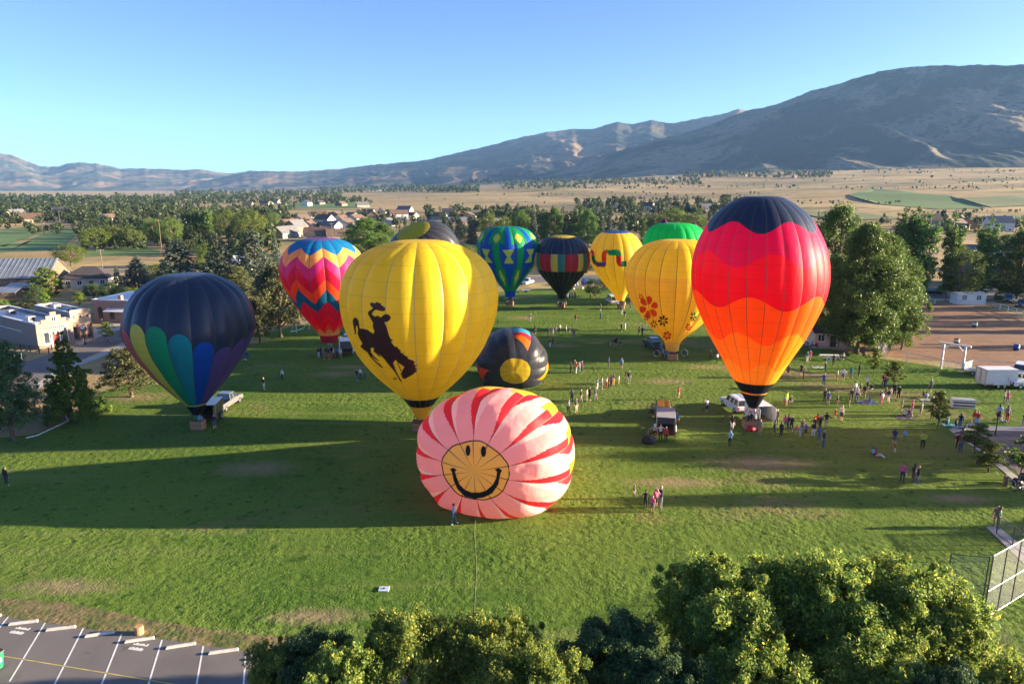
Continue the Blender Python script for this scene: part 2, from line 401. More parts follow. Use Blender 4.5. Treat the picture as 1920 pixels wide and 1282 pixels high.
# ---- ground sheets
M_lawn = surface('mown lawn', [(.100, .165, .026), ((.13, .195, .034), .35, .35, .65, 4, (1, 1, 1)), ((.07, .135, .022), .06, .45, .65, 4, (1, 1, 1)), ((.13, .19, .042), .022, .5, .68, 4, (1, 1.5, 1)),
        ((.22, .185, .085), .045, .60, .70, 6, (1, 1.6, 1)), ((.13, .205, .04), 2.5, .5, .75, 3, (1, 1, 1)), ((.05, .10, .018), 1.5, .60, .66, 3, (1, 1, 1)), ((.04, .085, .015), .5, .62, .68, 5, (1, 1, 1)), ((.15, .20, .05), .45, .54, .70, 4, (.06, 1, 1)),
        ((.25, .20, .10), .028, .62, .70, 7, (1, 1.8, 1)), ((.045, .08, .014), 5., .62, .70, 2, (1, 1, 1)), ((.24, .22, .09), 3.3, .66, .74, 3, (1, 1, 1))],
        bumps=((.33, .5, .35), (1.7, .8, .22), (7.0, .7, .09)), spec=.05,
        patches=[(gp(x, y).x, gp(x, y).y, rx, ry) for x, y, rx, ry in ((628, 701, 4.5, 2.2), (650, 688, 4, 1.6), (470, 640, 5, 3), (1430, 868, 7, 2.6), (1480, 701, 7, 2.6), (1330, 688, 5, 2), (1250, 715, 5, 2), (260, 745, 5, 3), (480, 878, 5, 2.4), (1055, 648, 3.5, 2), (1270, 905, 6, 1.6), (590, 1156, 4, 1.2), (1380, 1130, 4, 2.2), (1800, 935, 4, 1.2), (1545, 706, 5, 2), (980, 596, 4, 3), (120, 1100, 5, 1.4))])
M_dry = surface('dry grass verge', [(.20, .155, .075), ((.09, .12, .03), .5, .42, .62, 6, (1, 1, 1)), ((.27, .21, .11), 1.6, .5, .75, 4, (1, 1, 1))], bumps=((3.0, .9, .12), (.9, .6, .2)))
M_asph = surface('asphalt', [(.17, .157, .153), ((.135, .125, .123), .25, .4, .7, 6, (1, 1, 1)), ((.19, .175, .17), 14., .5, .8, 3, (1, 1, 1)), ((.10, .093, .092), .55, .63, .72, 5, (1, 1, 1))], rough=.85, bumps=((30., .3, .01),))
M_conc = surface('concrete paving', [(.42, .40, .37), ((.33, .31, .29), .6, .4, .7, 5, (1, 1, 1)), ((.5, .48, .45), 9., .5, .8, 3, (1, 1, 1))], rough=.85, bumps=((20., .2, .01),))
M_dirt = surface('arena dirt', [(.27, .15, .09), ((.21, .115, .07), .12, .4, .65, 5, (1, 2.4, 1)), ((.31, .20, .125), .9, .5, .75, 5, (1, 1.5, 1))], bumps=((1.6, .5, .12), (6., .5, .04)))
M_chips = surface('bark chips', [(.25, .19, .15), ((.17, .13, .10), 1.2, .4, .65, 5, (1, 1, 1))], bumps=((5., .8, .08),))
M_paint = mat('white road paint', (.72, .72, .70), .7, .12, 2.0)
M_ypaint = mat('yellow road paint', (.52, .42, .10), .7, .25, 2.0)
M_alf = surface('alfalfa field', [(.10, .17, .05), ((.13, .20, .065), .02, .4, .7, 4, (1, 3, 1))], bumps=((.5, .6, .3),))
M_pale = surface('pale green pasture', [(.15, .19, .08), ((.20, .20, .09), .01, .4, .65, 4, (1, 2, 1))], bumps=((.3, .6, .3),))

def gpl(pts, f=gp): return [f(x, y) for x, y in pts]
# the mown park
LAWN = gpl([(-700, 1215), (-520, 870), (60, 815), (128, 790), (190, 735), (300, 700), (440, 655), (480, 628), (560, 610), (720, 575), (880, 553), (985, 543), (1140, 541), (1240, 548), (1480, 590), (1545, 652), (1650, 672), (1800, 692), (1980, 716), (2450, 760), (2600, 1000), (2300, 1300)]) + \
       [Vector((46, 26, 0)), Vector((-2, 33, 0)), gp(560, 1245), gp(461, 1224), gp(15, 1160)]
polysheet('lawn', LAWN, .02, M_lawn)
# dry verge strips
polysheet('verge', gpl([(-60, 1118), (120, 1128), (300, 1165), (470, 1190), (640, 1200), (640, 1232), (461, 1222), (240, 1190), (15, 1157), (-60, 1148)]), .026, M_dry)
# parking lot
KL, KR = gp(15, 1158), gp(461, 1221)
kd = (KR - KL).normalized(); kn = Vector((kd.y, -kd.x, 0)) 
if kn.y > 0: kn = -kn
lot = [KL - kd * 30, KR + kd * 16, KR + kd * 16 + kn * 40, KL - kd * 30 + kn * 40]
polysheet('parking_lot', lot, .034, M_asph)
# street at the left
polysheet('street', gpl([(-900, 905), (66, 724), (110, 690), (180, 662), (245, 634), (300, 608), (360, 580), (352, 560), (250, 604), (180, 636), (120, 655), (60, 675), (-900, 800)]), .03, M_asph)
polysheet('sidewalk', gpl([(150, 648), (185, 632), (240, 614), (300, 592), (300, 570), (230, 596), (178, 615), (130, 640)]), .045, M_conc)
polysheet('sidewalk', gpl([(55, 738), (100, 715), (112, 700), (185, 672), (250, 643), (244, 639), (180, 665), (108, 693), (60, 725)]), .045, M_conc)
# street behind the park and the lots at the right
polysheet('road', gpl([(520, 556), (760, 540), (940, 531), (1100, 527), (1300, 528), (1480, 545), (1500, 560), (1640, 556), (1950, 566), (1950, 548), (1640, 543), (1480, 532), (1300, 518), (1100, 516), (940, 519), (760, 527), (520, 540)]), .03, M_asph)
polysheet('car_park', gpl([(1740, 554), (1930, 556), (1960, 532), (1860, 526), (1760, 540)]), .036, M_asph)
polysheet('arena', gpl([(1660, 668), (1690, 632), (1700, 600), (1712, 569), (1800, 571), (1860, 578), (1905, 592), (1990, 618), (2300, 640), (2300, 735), (1980, 705), (1880, 690), (1760, 676)]), .03, M_dirt)
polysheet('playground', gpl([(1806, 816), (1870, 808), (1990, 812), (1990, 960), (1900, 880), (1830, 836)]), .032, M_chips)
polysheet('path', gpl([(1779, 805), (1790, 801), (1850, 799), (1990, 801), (1990, 811), (1850, 807), (1800, 808), (1812, 826), (1850, 850), (1880, 872), (1990, 958), (1990, 990), (1905, 905), (1862, 868), (1825, 838), (1795, 820)]), .05, M_conc)
polysheet('path', gpl([(1848, 988), (1870, 986), (1960, 1060), (1960, 1095)]), .05, M_conc)
# country road and fields at the left
polysheet('road', gpl([(150, 511), (240, 512), (420, 523), (420, 517), (240, 506), (150, 504)]), .03, M_asph)
for poly in ([(-60, 462), (10, 462), (95, 430), (40, 427), (-60, 436)], [(12, 473), (110, 470), (155, 430), (105, 428), (60, 448)], [(-60, 478), (8, 474), (60, 452), (-60, 470)], [(160, 470), (250, 462), (300, 470), (300, 478), (160, 482)]):
    polysheet('field', gpl(poly), .04, M_alf)
polysheet('field', gpl([(360, 462), (500, 470), (520, 484), (360, 478)]), .04, M_pale)
for poly, m in (([(1590, 366), (1640, 355), (1780, 368), (1850, 392), (1760, 394), (1650, 384)], M_alf), ([(1800, 372), (1920, 366), (1960, 384), (1860, 390)], M_pale),
             ([(1490, 398), (1600, 398), (1700, 412), (1560, 414)], M_pale), ([(1700, 416), (1900, 404), (1960, 418), (1900, 428)], M_pale), ([(520, 382), (660, 381), (680, 390), (540, 392)], M_alf), ([(1110, 392), (1240, 391), (1290, 398), (1130, 400)], M_pale)):
    polysheet('field', gpl(poly, hit), .5, m, grid=40, drape=True)
# ================================================================= trees
M_bark = mat('bark', (.12, .09, .065), .9, .35, 6.0, bump=.6)
M_barkp = mat('pale bark', (.26, .23, .19), .9, .3, 5.0, bump=.6)
L = {
 'green': leafmat('leaves mid green', (.04, .075, .014), (.105, .15, .026), (.18, .20, .035)),
 'bright': leafmat('leaves bright green', (.055, .10, .016), (.13, .19, .03), (.21, .23, .035)),
 'deep': leafmat('leaves deep green', (.032, .066, .028), (.08, .125, .045)),
 'poplar': leafmat('leaves poplar', (.038, .082, .018), (.105, .17, .034), (.18, .215, .045)),
 'spruce': leafmat('needles blue green', (.035, .06, .042), (.115, .145, .105), trans=.1),
 'pine': leafmat('needles olive', (.035, .05, .018), (.11, .12, .05), (.17, .15, .07), trans=.1),
 'ash': leafmat('leaves ash', (.065, .125, .03), (.19, .235, .045), (.50, .43, .06), trans=.5),
 'far': leafmat('leaves far trees', (.022, .040, .014), (.062, .085, .026)),
}
def leaves(P, size, nrm, rng, elong=1.9, jitter=.8):
    """one rhombus leaf at each point; nrm: preferred outward direction"""
    n = len(P)
    N = nrm + rng.normal(0, jitter, (n, 3)); N /= np.linalg.norm(N, axis=1)[:, None] + 1e-9
    A = rng.normal(0, 1, (n, 3)); A -= (A * N).sum(1)[:, None] * N; A /= np.linalg.norm(A, axis=1)[:, None] + 1e-9
    B = np.cross(N, A)
    s = (size * rng.uniform(.6, 1.35, n))[:, None]
    q = np.stack([P - A * s * elong * .5, P + B * s * .5 + A * s * .1, P + A * s * elong * .5 + N * s * .2, P - B * s * .5 + A * s * .1], 1)
    f = np.arange(n * 4).reshape(n, 4)
    return q.reshape(-1, 3), f
def crown_clusters(kind, rng, n):
    """cluster centres, radii and outward directions for a tree of height 1"""
    u = rng.random(n); th = rng.uniform(0, 2 * np.pi, n)
    if kind == 'round':
        ph = np.arccos(rng.uniform(-.95, 1, n)); rr = rng.uniform(.55, 1, n) ** .6
        lob = 1 + .16 * np.sin(3 * th + 1) + .12 * np.sin(5 * th + 4 * ph)
        c = np.stack([.40 * rr * lob * np.sin(ph) * np.cos(th), .40 * rr * lob * np.sin(ph) * np.sin(th), .52 + .42 * rr * np.cos(ph)], 1); r = rng.uniform(.06, .12, n)
        o = c - np.array([0, 0, .5])
    elif kind == 'oval':
        z = rng.uniform(.08, .97, n); prof = np.sin(np.pi * np.clip((z - .04) / .96, 0, 1) ** .7) ** .7
        rr = .27 * prof * rng.uniform(.55, 1.08, n); lob = 1 + .2 * np.sin(3 * th + z * 11) + .12 * np.sin(7 * th - z * 17)
        c = np.stack([rr * lob * np.cos(th), rr * lob * np.sin(th), z], 1); r = rng.uniform(.03, .08, n); o = c - np.array([0, 0, .42])
    elif kind == 'poplar':
        k = rng.integers(0, 7, n); ax = np.stack([.07 * np.cos(k * 2.4), .07 * np.sin(k * 2.4)], 1) * (k[:, None] > 0)
        top = 1 - .22 * (k / 7.0); z = .1 + (top - .1) * u ** .85; w = .075 * np.clip(1.25 - z, .1, 1) * rng.uniform(.4, 1, n)
        c = np.stack([ax[:, 0] * (.4 + z) + w * np.cos(th), ax[:, 1] * (.4 + z) + w * np.sin(th), z], 1); r = rng.uniform(.025, .045, n)
        o = c * np.array([1, 1, 0]) * 4 + np.array([0, 0, .5])
    elif kind == 'spruce':
        z = 1 - rng.uniform(0, 1, n) ** .62 * .95; lay = .5 + .5 * np.cos(z * 70)
        rr = .30 * (1 - z) ** .82 * rng.uniform(.45, 1.05, n) * (.72 + .28 * lay) * (1 + .15 * np.sin(5 * th)) + .008
        c = np.stack([rr * np.cos(th), rr * np.sin(th), z - .10 * rr], 1); r = rng.uniform(.022, .045, n) * (1.25 - z); o = c * np.array([1, 1, 0]) * 3 + np.array([0, 0, .35])
    elif kind == 'pine':
        z = rng.uniform(.2, 1, n); prof = np.clip(1.12 - z, 0, 1) ** .55 * np.clip((z - .1) * 6, 0, 1)
        k = rng.integers(0, 14, n); tk = k * 2.399; th = tk + rng.normal(0, .22, n)
        rr = .42 * prof * rng.uniform(.3, 1.05, n)
        c = np.stack([rr * np.cos(th), rr * np.sin(th), z + .05 * np.sin(k * 3.1)], 1); r = rng.uniform(.04, .07, n); o = c * np.array([1, 1, .4]) + np.array([0, 0, .3])
    elif kind == 'willow':
        ph = np.arccos(rng.uniform(-.5, 1, n)); lob = 1 + .12 * np.sin(7 * th)
        c = np.stack([.38 * lob * np.sin(ph) * np.cos(th), .38 * lob * np.sin(ph) * np.sin(th), .55 + .4 * np.cos(ph)], 1); r = rng.uniform(.05, .09, n); o = c - np.array([0, 0, .5])
    elif kind == 'young':
        z = rng.uniform(.3, 1, n); prof = np.sin(np.pi * np.clip((z - .22) / .8, 0, 1)) ** .6
        rr = .2 * prof * rng.uniform(.1, 1.1, n)
        c = np.stack([rr * np.cos(th), rr * np.sin(th), z], 1); r = rng.uniform(.04, .08, n); o = c - np.array([0, 0, .5])
    elif kind == 'ash':
        ph = np.arccos(rng.uniform(-.55, 1, n)); rr = rng.uniform(.5, 1, n) ** .5
        lob = 1 + .2 * np.sin(3 * th + .7) * np.sin(ph) + .14 * np.sin(5 * th + 3 * ph) + .1 * np.sin(9 * ph + 2 * th)
        c = np.stack([.40 * rr * lob * np.sin(ph) * np.cos(th), .40 * rr * lob * np.sin(ph) * np.sin(th), .60 + .36 * rr * lob * np.cos(ph)], 1); r = rng.uniform(.025, .085, n); o = c - np.array([0, 0, .45])
    return c, r, o
def tree_meshes(kind, seed, ncl, nl, lsize, lmat, bark, elong=1.9, droop=0.0):
    rng = np.random.default_rng(seed)
    c, r, o = crown_clusters(kind, rng, ncl)
    k = rng.integers(0, ncl, nl)
    d = rng.normal(0, 1, (nl, 3)); d /= np.linalg.norm(d, axis=1)[:, None]
    P = c[k] + d * (r[k] * rng.random(nl) ** .45)[:, None] * np.array([1, 1, .8])
    if droop: P[:, 2] -= droop * rng.random(nl) * rng.random(nl)
    P[:, 2] = np.maximum(P[:, 2], .03)
    o = o / (np.linalg.norm(o, axis=1)[:, None] + 1e-6)
    q, f = leaves(P, lsize, o[k] * .45 + d * .35, rng, elong)
    cm = npmesh('crown ' + kind, q, f, lmat)
    mb = MB(); tr = .022 if kind in ('round', 'willow', 'ash', 'pine') else .015
    if kind == 'young': tr = .012
    bend = rng.normal(0, .012, (5, 2)); bend[0] = 0
    tp = {'round': .75, 'willow': .7, 'ash': .8, 'young': .85}.get(kind, .95)
    pts = [(bend[i, 0], bend[i, 1], -.01 + (tp + .01) * i / 4) for i in range(5)]
    mb.tube(pts, tr, bark, 8, tr * .25)
    mb.tube([(0, 0, -.01), (0, 0, .05)], tr * 1.6, bark, 8, tr * .9)
    idx = rng.choice(ncl, min(ncl, 16), replace=False)
    for i in idx:
        e = c[i]; b = max(.14, e[2] * .6 - .05) if kind not in ('spruce', 'poplar') else max(.06, e[2] - .06)
        t = min(b / tp, .95) * 4; j = int(t); fr = t - j; base = Vector(pts[j]).lerp(Vector(pts[min(j + 1, 4)]), fr)
        mid = base.lerp(Vector(e), .5) + Vector((0, 0, .02 if kind != 'spruce' else -.01))
        mb.tube([base, mid, Vector(e)], tr * .42, bark, 5, tr * .1, cap=False)
    tm = mb.mesh('trunk ' + kind, smooth=True)
    return cm, tm
T = {}
def proto(key, *a, **k): T[key] = [tree_meshes(a[0], s, *a[1:], **k) for s in ((hash(key) if False else sum(map(ord, key))), sum(map(ord, key)) + 50)]
proto('round', 'round', 170, 12000, .013, L['green'], M_bark)
proto('bright', 'round', 140, 11000, .014, L['bright'], M_bark)
proto('deep', 'round', 130, 8500, .018, L['deep'], M_bark)
proto('oval', 'oval', 170, 9000, .016, L['bright'], M_bark)
proto('bigpoplar', 'oval', 300, 40000, .0088, L['poplar'], M_bark)
proto('poplar', 'poplar', 260, 7500, .013, L['poplar'], M_barkp)
proto('barepoplar', 'poplar', 120, 2200, .012, L['poplar'], M_barkp)
proto('spruce', 'spruce', 700, 20000, .0095, L['spruce'], M_bark, elong=2.6)
proto('pine', 'pine', 320, 18000, .0115, L['pine'], M_bark, elong=2.6)
proto('darkpine', 'pine', 320, 18000, .0115, L['deep'], M_bark, elong=2.4)
proto('willow', 'willow', 110, 8000, .013, L['bright'], M_bark, elong=3.0, droop=.35)
proto('pyramid', 'spruce', 420, 22000, .0135, L['bright'], M_bark)
proto('young', 'young', 60, 2600, .022, L['bright'], M_bark)
proto('youngdeep', 'young', 60, 2600, .024, L['green'], M_bark)
T['ash'] = [tree_meshes('ash', s, 460, 70000, .0105, L['ash'], M_bark, elong=2.4) for s in (5, 11)]
T['ashdeep'] = [tree_meshes('ash', s, 460, 70000, .0105, L['deep'], M_bark, elong=2.4) for s in (23,)]
NTREE = 0
def tree_at(key, loc, h, w, name, label, group=None):
    """w: crown width relative to the prototype"""
    global NTREE
    NTREE += 1
    cm, tm = T[key][NTREE % len(T[key])]
    e = empty(name, loc, random.uniform(0, 6.28))
    e.scale = (w, w, h)
    link('trunk', tm, e); link('crown', cm, e)
    tag(e, label, 'tree', group)
    return e
WID = {'pyramid': .62, 'round': .9, 'bright': .9, 'deep': .9, 'oval': .58, 'bigpoplar': .5, 'poplar': .3, 'barepoplar': .3, 'spruce': .62, 'pine': .85, 'darkpine': .85, 'willow': .85, 'young': .45, 'youngdeep': .45, 'ash': .9, 'ashdeep': .9}
def tree(key, xb, yb, ytop, wpx, name, label, group=None):
    p = gp(xb, yb); d = math.hypot(p.y, 0)
    top = at(xb, ytop, p.y)
    h = top.z; w = wpx / pxm(p.y, h / 2) / WID[key]
    return tree_at(key, p, h, w, name, label, group)
G1 = 'trees along the left side of the park'
tree('darkpine', 26, 826, 652, 145, 'pine_tree', 'large dark pine shading the lying white goal at the left edge', G1)
tree('darkpine', -60, 800, 640, 170, 'pine_tree', 'dark pine cut by the left edge behind the larger dark pine', G1)
tree('pyramid', 137, 786, 622, 125, 'leafy_tree', 'upright bright green tree by the street below the red door', G1)
tree('pine', 247, 744, 655, 125, 'pine_tree', 'low spreading olive pine between street and rainbow balloon', G1)
tree('pine', 527, 632, 500, 110, 'pine_tree', 'tall olive pine with bare lower trunk left of chevron balloon', G1)
tree('pine', 488, 645, 560, 75, 'pine_tree', 'short olive pine just right of the rainbow balloon', G1)
tree('spruce', 262, 548, 478, 84, 'spruce_tree', 'dark spruce behind left shoulder of the rainbow balloon', G1)
tree('spruce', 222, 541, 496, 26, 'spruce_tree', 'small spruce beside the country road', G1)
tree('spruce', 338, 552, 445, 125, 'spruce_tree', 'silvery spruce rising directly behind the rainbow balloon', G1)
tree('spruce', 415, 552, 437, 110, 'spruce_tree', 'dark blue spruce, second behind the rainbow balloon', G1)
tree('spruce', 478, 550, 426, 115, 'spruce_tree', 'blue spruce close to the white gabled cottage', G1)
tree('spruce', 505, 545, 470, 60, 'spruce_tree', 'slim spruce touching the chevron balloon', G1)
tree('pine', 445, 562, 500, 90, 'pine_tree', 'olive pine half hidden by the rainbow balloon crown', G1)
tree('spruce', 520, 520, 440, 40, 'spruce_tree', 'narrow spruce beyond the chevron balloon', G1)
tree('oval', 90, 556, 500, 62, 'leafy_tree', 'round green tree between the metal barn and dark roofed house')
tree('young', 88, 580, 548, 24, 'leafy_tree', 'young green tree on the slope behind the brick shop')
tree('young', 150, 578, 548, 26, 'leafy_tree', 'young light green tree above the shop roof')
tree('young', 203, 640, 604, 30, 'leafy_tree', 'small street tree on the pavement beside the shops')
tree('deep', 68, 566, 536, 36, 'leafy_bush', 'dark rounded bush beside the open shed')
tree('deep', 176, 560, 530, 40, 'leafy_bush', 'dark green bush in front of the dark roofed house')
tree('deep', 208, 563, 528, 44, 'leafy_bush', 'dark green bush right of the dark roofed house')
tree('bright', 6, 600, 560, 40, 'leafy_bush', 'yellow green bush at left edge behind the shop roof')
tree('round', 134, 498, 454, 62, 'leafy_tree', 'broad dark green tree standing alone by the dry field')
tree('bright', 180, 468, 425, 58, 'leafy_tree', 'olive green tree at corner of the green field')
tree('round', 216, 466, 420, 44, 'leafy_tree', 'tall rounded tree right of the olive field-corner tree')
tree('round', 250, 466, 424, 40, 'leafy_tree', 'third rounded tree in the row past the green field')
tree('round', 290, 458, 405, 52, 'leafy_tree', 'dark tree behind the wooden power pole')
tree('round', 322, 460, 402, 50, 'leafy_tree', 'dark tree right of the wooden power pole')
for i, (x, w) in enumerate(((352, 16), (366, 17), (380, 17), (394, 18))):
    tree('poplar', x, 450, 394 - i % 2 * 4, w + 4, 'poplar_tree', ('first', 'second', 'third', 'last')[i] + ' slim light poplar in the row of four, counted from left', 'row of four slim poplars')
tree('round', 300, 540, 490, 60, 'leafy_tree', 'grey green tree left of the silvery spruce')
tree('bright', 395, 520, 466, 56, 'leafy_tree', 'yellow green tree right of the silvery spruce')
tree('deep', 450, 500, 462, 50, 'leafy_tree', 'dark tree under the golden willow')
tree('round', 245, 570, 535, 46, 'leafy_bush', 'green bush behind the brick hall roof')
tree('round', 40, 590, 560, 60, 'leafy_bush', 'straggly bush on the slope left of the shop roof')
tree('pine', 500, 600, 520, 70, 'pine_tree', 'olive pine right behind the rainbow balloon')
tree('darkpine', 560, 596, 520, 60, 'pine_tree', 'dark pine hidden partly by the chevron balloon')
tree('round', 425, 448, 388, 50, 'leafy_tree', 'dark tree right of the four slim poplars')
tree('willow', 470, 455, 390, 66, 'willow_tree', 'golden green willow with hanging branches above the spruces')
tree('round', 385, 480, 455, 44, 'leafy_bush', 'grey green bush in front of the slim poplars')
tree('bigpoplar', 690, 500, 408, 80, 'poplar_tree', 'big bright poplar between the chevron and yellow balloons')
tree('bigpoplar', 722, 500, 418, 50, 'poplar_tree', 'smaller bright poplar touching the yellow balloon top')
tree('round', 650, 450, 425, 34, 'leafy_tree', 'small round tree among the houses above the chevron balloon')
tree('spruce', 560, 440, 418, 14, 'spruce_tree', 'tiny dark spruce among houses above the chevron balloon')
tree('round', 512, 425, 396, 26, 'leafy_tree', 'round tree at the edge of the subdivision')
GB = 'tree belt behind the far balloons'
belt = [(800, 455, 418, 46, 'round'), (835, 452, 400, 34, 'spruce'), (862, 450, 404, 30, 'spruce'), (885, 458, 412, 34, 'spruce'), (915, 450, 394, 36, 'round'), (945, 452, 402, 40, 'round'), (975, 455, 394, 44, 'bigpoplar'), (1000, 456, 396, 30, 'spruce'),
        (1018, 458, 392, 30, 'poplar'), (1040, 458, 390, 42, 'bigpoplar'), (1062, 460, 394, 32, 'spruce'), (1080, 460, 388, 34, 'poplar'), (1102, 462, 392, 40, 'bigpoplar'), (1125, 462, 396, 30, 'spruce'), (1142, 464, 400, 26, 'spruce'),
        (1168, 456, 410, 30, 'spruce'), (1203, 452, 404, 20, 'poplar'), (1235, 450, 398, 60, 'round'), (1262, 448, 388, 66, 'bright'), (1300, 450, 394, 52, 'round'), (1010, 505, 455, 60, 'round'), (1100, 512, 470, 70, 'deep'), (1150, 506, 460, 60, 'round'), (880, 500, 455, 60, 'round'), (850, 505, 450, 50, 'deep'), (1215, 500, 440, 60, 'deep')]
ORD = ['first', 'second', 'third', 'fourth', 'fifth', 'sixth', 'seventh', 'eighth', 'ninth', 'tenth', 'eleventh', 'twelfth', 'thirteenth', 'fourteenth', 'fifteenth', 'sixteenth', 'seventeenth', 'eighteenth', 'nineteenth', 'twentieth', 'twenty-first', 'twenty-second', 'twenty-third', 'twenty-fourth', 'twenty-fifth', 'twenty-sixth', 'twenty-seventh', 'twenty-eighth', 'twenty-ninth', 'thirtieth']
KN = {'round': ('leafy_tree', 'rounded tree'), 'spruce': ('spruce_tree', 'pointed spruce'), 'bigpoplar': ('poplar_tree', 'broad poplar'), 'poplar': ('poplar_tree', 'thin poplar'), 'bright': ('leafy_tree', 'light green tree'), 'deep': ('leafy_tree', 'dark tree'), 'barepoplar': ('poplar_tree', 'half bare poplar')}
cnt = {}
for x, yb, yt, w, k in sorted(belt):
    cnt[k] = cnt.get(k, 0) + 1
    tree(k, x, yb, yt, w, KN[k][0], f'{ORD[cnt[k]-1]} {KN[k][1]} from left in the belt behind the far balloons', GB)
tree('deep', 1118, 556, 520, 56, 'leafy_tree', 'small dark tree by the road behind the striped balloon')
# right side
G2 = 'trees around the riding arena'
tree('bigpoplar', 1606, 662, 418, 118, 'poplar_tree', 'tallest cottonwood by the restroom block right of sunset balloon', G2)
tree('bigpoplar', 1552, 640, 384, 110, 'poplar_tree', 'tall cottonwood partly hidden behind the sunset balloon', G2)
tree('bigpoplar', 1640, 658, 438, 105, 'poplar_tree', 'middle cottonwood of the clump near the arena corner', G2)
tree('bigpoplar', 1668, 652, 470, 90, 'poplar_tree', 'lower cottonwood at the right of the clump by the arena', G2)
tree('oval', 1690, 655, 545, 62, 'leafy_tree', 'lowest tree of the cottonwood clump, overhanging the arena', G2)
tree('poplar', 1682, 562, 392, 44, 'poplar_tree', 'tall poplar behind the arena, left end of the row', G2)
tree('poplar', 1704, 562, 388, 46, 'poplar_tree', 'tallest poplar behind the arena, second in the row', G2)
tree('barepoplar', 1668, 560, 400, 34, 'poplar_tree', 'half bare grey poplar left of the tall broad one', G2)
tree('poplar', 1726, 566, 400, 50, 'poplar_tree', 'poplar with bare grey trunk in the arena row', G2)
tree('poplar', 1772, 564, 404, 46, 'poplar_tree', 'single dark poplar with rounded tip behind the arena', G2)
tree('round', 1798, 568, 455, 70, 'leafy_tree', 'rounded dark tree left of the pale metal shed', G2)
tree('poplar', 1838, 560, 412, 44, 'poplar_tree', 'poplar with reddish bare stems above the pale shed', G2)
tree('barepoplar', 1828, 558, 418, 36, 'poplar_tree', 'nearly leafless poplar above the pale metal shed', G2)
tree('bigpoplar', 1905, 560, 432, 95, 'poplar_tree', 'broad leafy tree at right edge beside the brick church', G2)
tree('poplar', 1912, 545, 402, 40, 'poplar_tree', 'thin poplar behind the tree at the right edge', G2)
tree('bigpoplar', 1880, 505, 440, 60, 'poplar_tree', 'distant leafy tree above the church roof', G2)
tree('deep', 1872, 568, 545, 20, 'leafy_bush', 'dark bush beside the parked cars at far right', G2)
G3 = 'young trees on the lawn at the right'
tree('young', 1637, 707, 652, 30, 'young_tree', 'thin young tree near the arena fence corner', G3)
tree('young', 1676, 728, 678, 40, 'young_tree', 'leafy young tree among the picnickers', G3)
tree('youngdeep', 1757, 805, 733, 42, 'young_tree', 'staked young tree beside the stack of striped boxes', G3)
tree('youngdeep', 1828, 850, 795, 56, 'young_tree', 'dark young tree at the tip of the curved path', G3)
tree('young', 1853, 885, 830, 66, 'young_tree', 'yellowing young tree with forked crown by the curved path', G3)
tree('youngdeep', 1915, 900, 818, 60, 'young_tree', 'young tree cut by the right edge by the playground', G3)
# trees standing just outside to the right: their long shadows cross the park
G4 = 'park trees east of the playground'
for i, (x, y, h, w) in enumerate(((84, 67.5, 14, 8), (92, 72, 15, 8), (104, 69, 16, 9), (98, 74, 14, 5), (72, 58, 11, 5), (84, 57.5, 13, 5.5), (66, 51.5, 6, 4), (150, 118, 14, 7), (150, 131, 16, 7), (140, 139, 18, 8), (150, 147, 20, 9), (160, 156, 20, 9), (150, 165, 20, 9), (165, 174, 22, 9), (180, 184, 24, 9), (190, 193, 24, 9), (200, 203, 24, 9))):
    tree_at(('round', 'oval', 'bigpoplar')[i % 3], Vector((x, y, 0)), h, w / .8, 'park_tree', f'park tree standing {ORD[i]} in the row east of the playground', G4)
# foreground
G5 = 'street trees below the camera'
fg = [('ash', 1372, 1046, 31.5, 6.6, 9.6, 'big leafy ash at the left of the right-hand clump'), ('ash', 1560, 1052, 31.5, 6.4, 9.6, 'big leafy ash with golden top in middle of right-hand clump'), ('ash', 1735, 1066, 31.0, 6.2, 9.2, 'golden topped ash at the right end of the clump'),
      ('ash', 1640, 1190, 28.0, 6.0, 8.0, 'lower ash in front of the right-hand clump'), ('ash', 1430, 1200, 27.5, 5.4, 7.8, 'low ash in front of the big left ash'),
      ('ashdeep', 1160, 1162, 29.5, 5.2, 8.0, 'dark green rounded tree in the middle of the bottom row'), ('ash', 925, 1160, 28.5, 5.2, 8.2, 'leafy ash with bright twigs left of the dark rounded tree'), ('ash', 760, 1158, 28.5, 5.0, 8.2, 'leafy ash with golden crown top in the bottom row'),
      ('ashdeep', 580, 1196, 28.5, 4.6, 7.2, 'dark leafy tree beside the parking lot'), ('ash', 640, 1225, 26.5, 4.6, 7.4, 'small ash in front of the dark tree by the parking lot'), ('ash', 520, 1205, 28.5, 3.4, 6.6, 'leftmost small ash at the edge of the parking lot'),
      ('ash', 1020, 1225, 26.5, 4.4, 7.2, 'small ash below the dark rounded tree'), ('ashdeep', 1270, 1228, 27.0, 4.4, 7.2, 'dark ash between rounded tree and right-hand clump'), ('ash', 1905, 1238, 26.0, 4.0, 7.6, 'ash in the lower right corner by the backstop'), ('ashdeep', 1790, 1248, 25.5, 3.8, 7.0, 'dark ash near the bare bush in the lower right corner')]
for k, x, yt, Y, w, h, lab in fg:
    p = at(x, yt, Y); hh = p.z
    tree_at(k, Vector((p.x, Y, 0)), hh, w / .86, 'ash_tree', lab, G5)
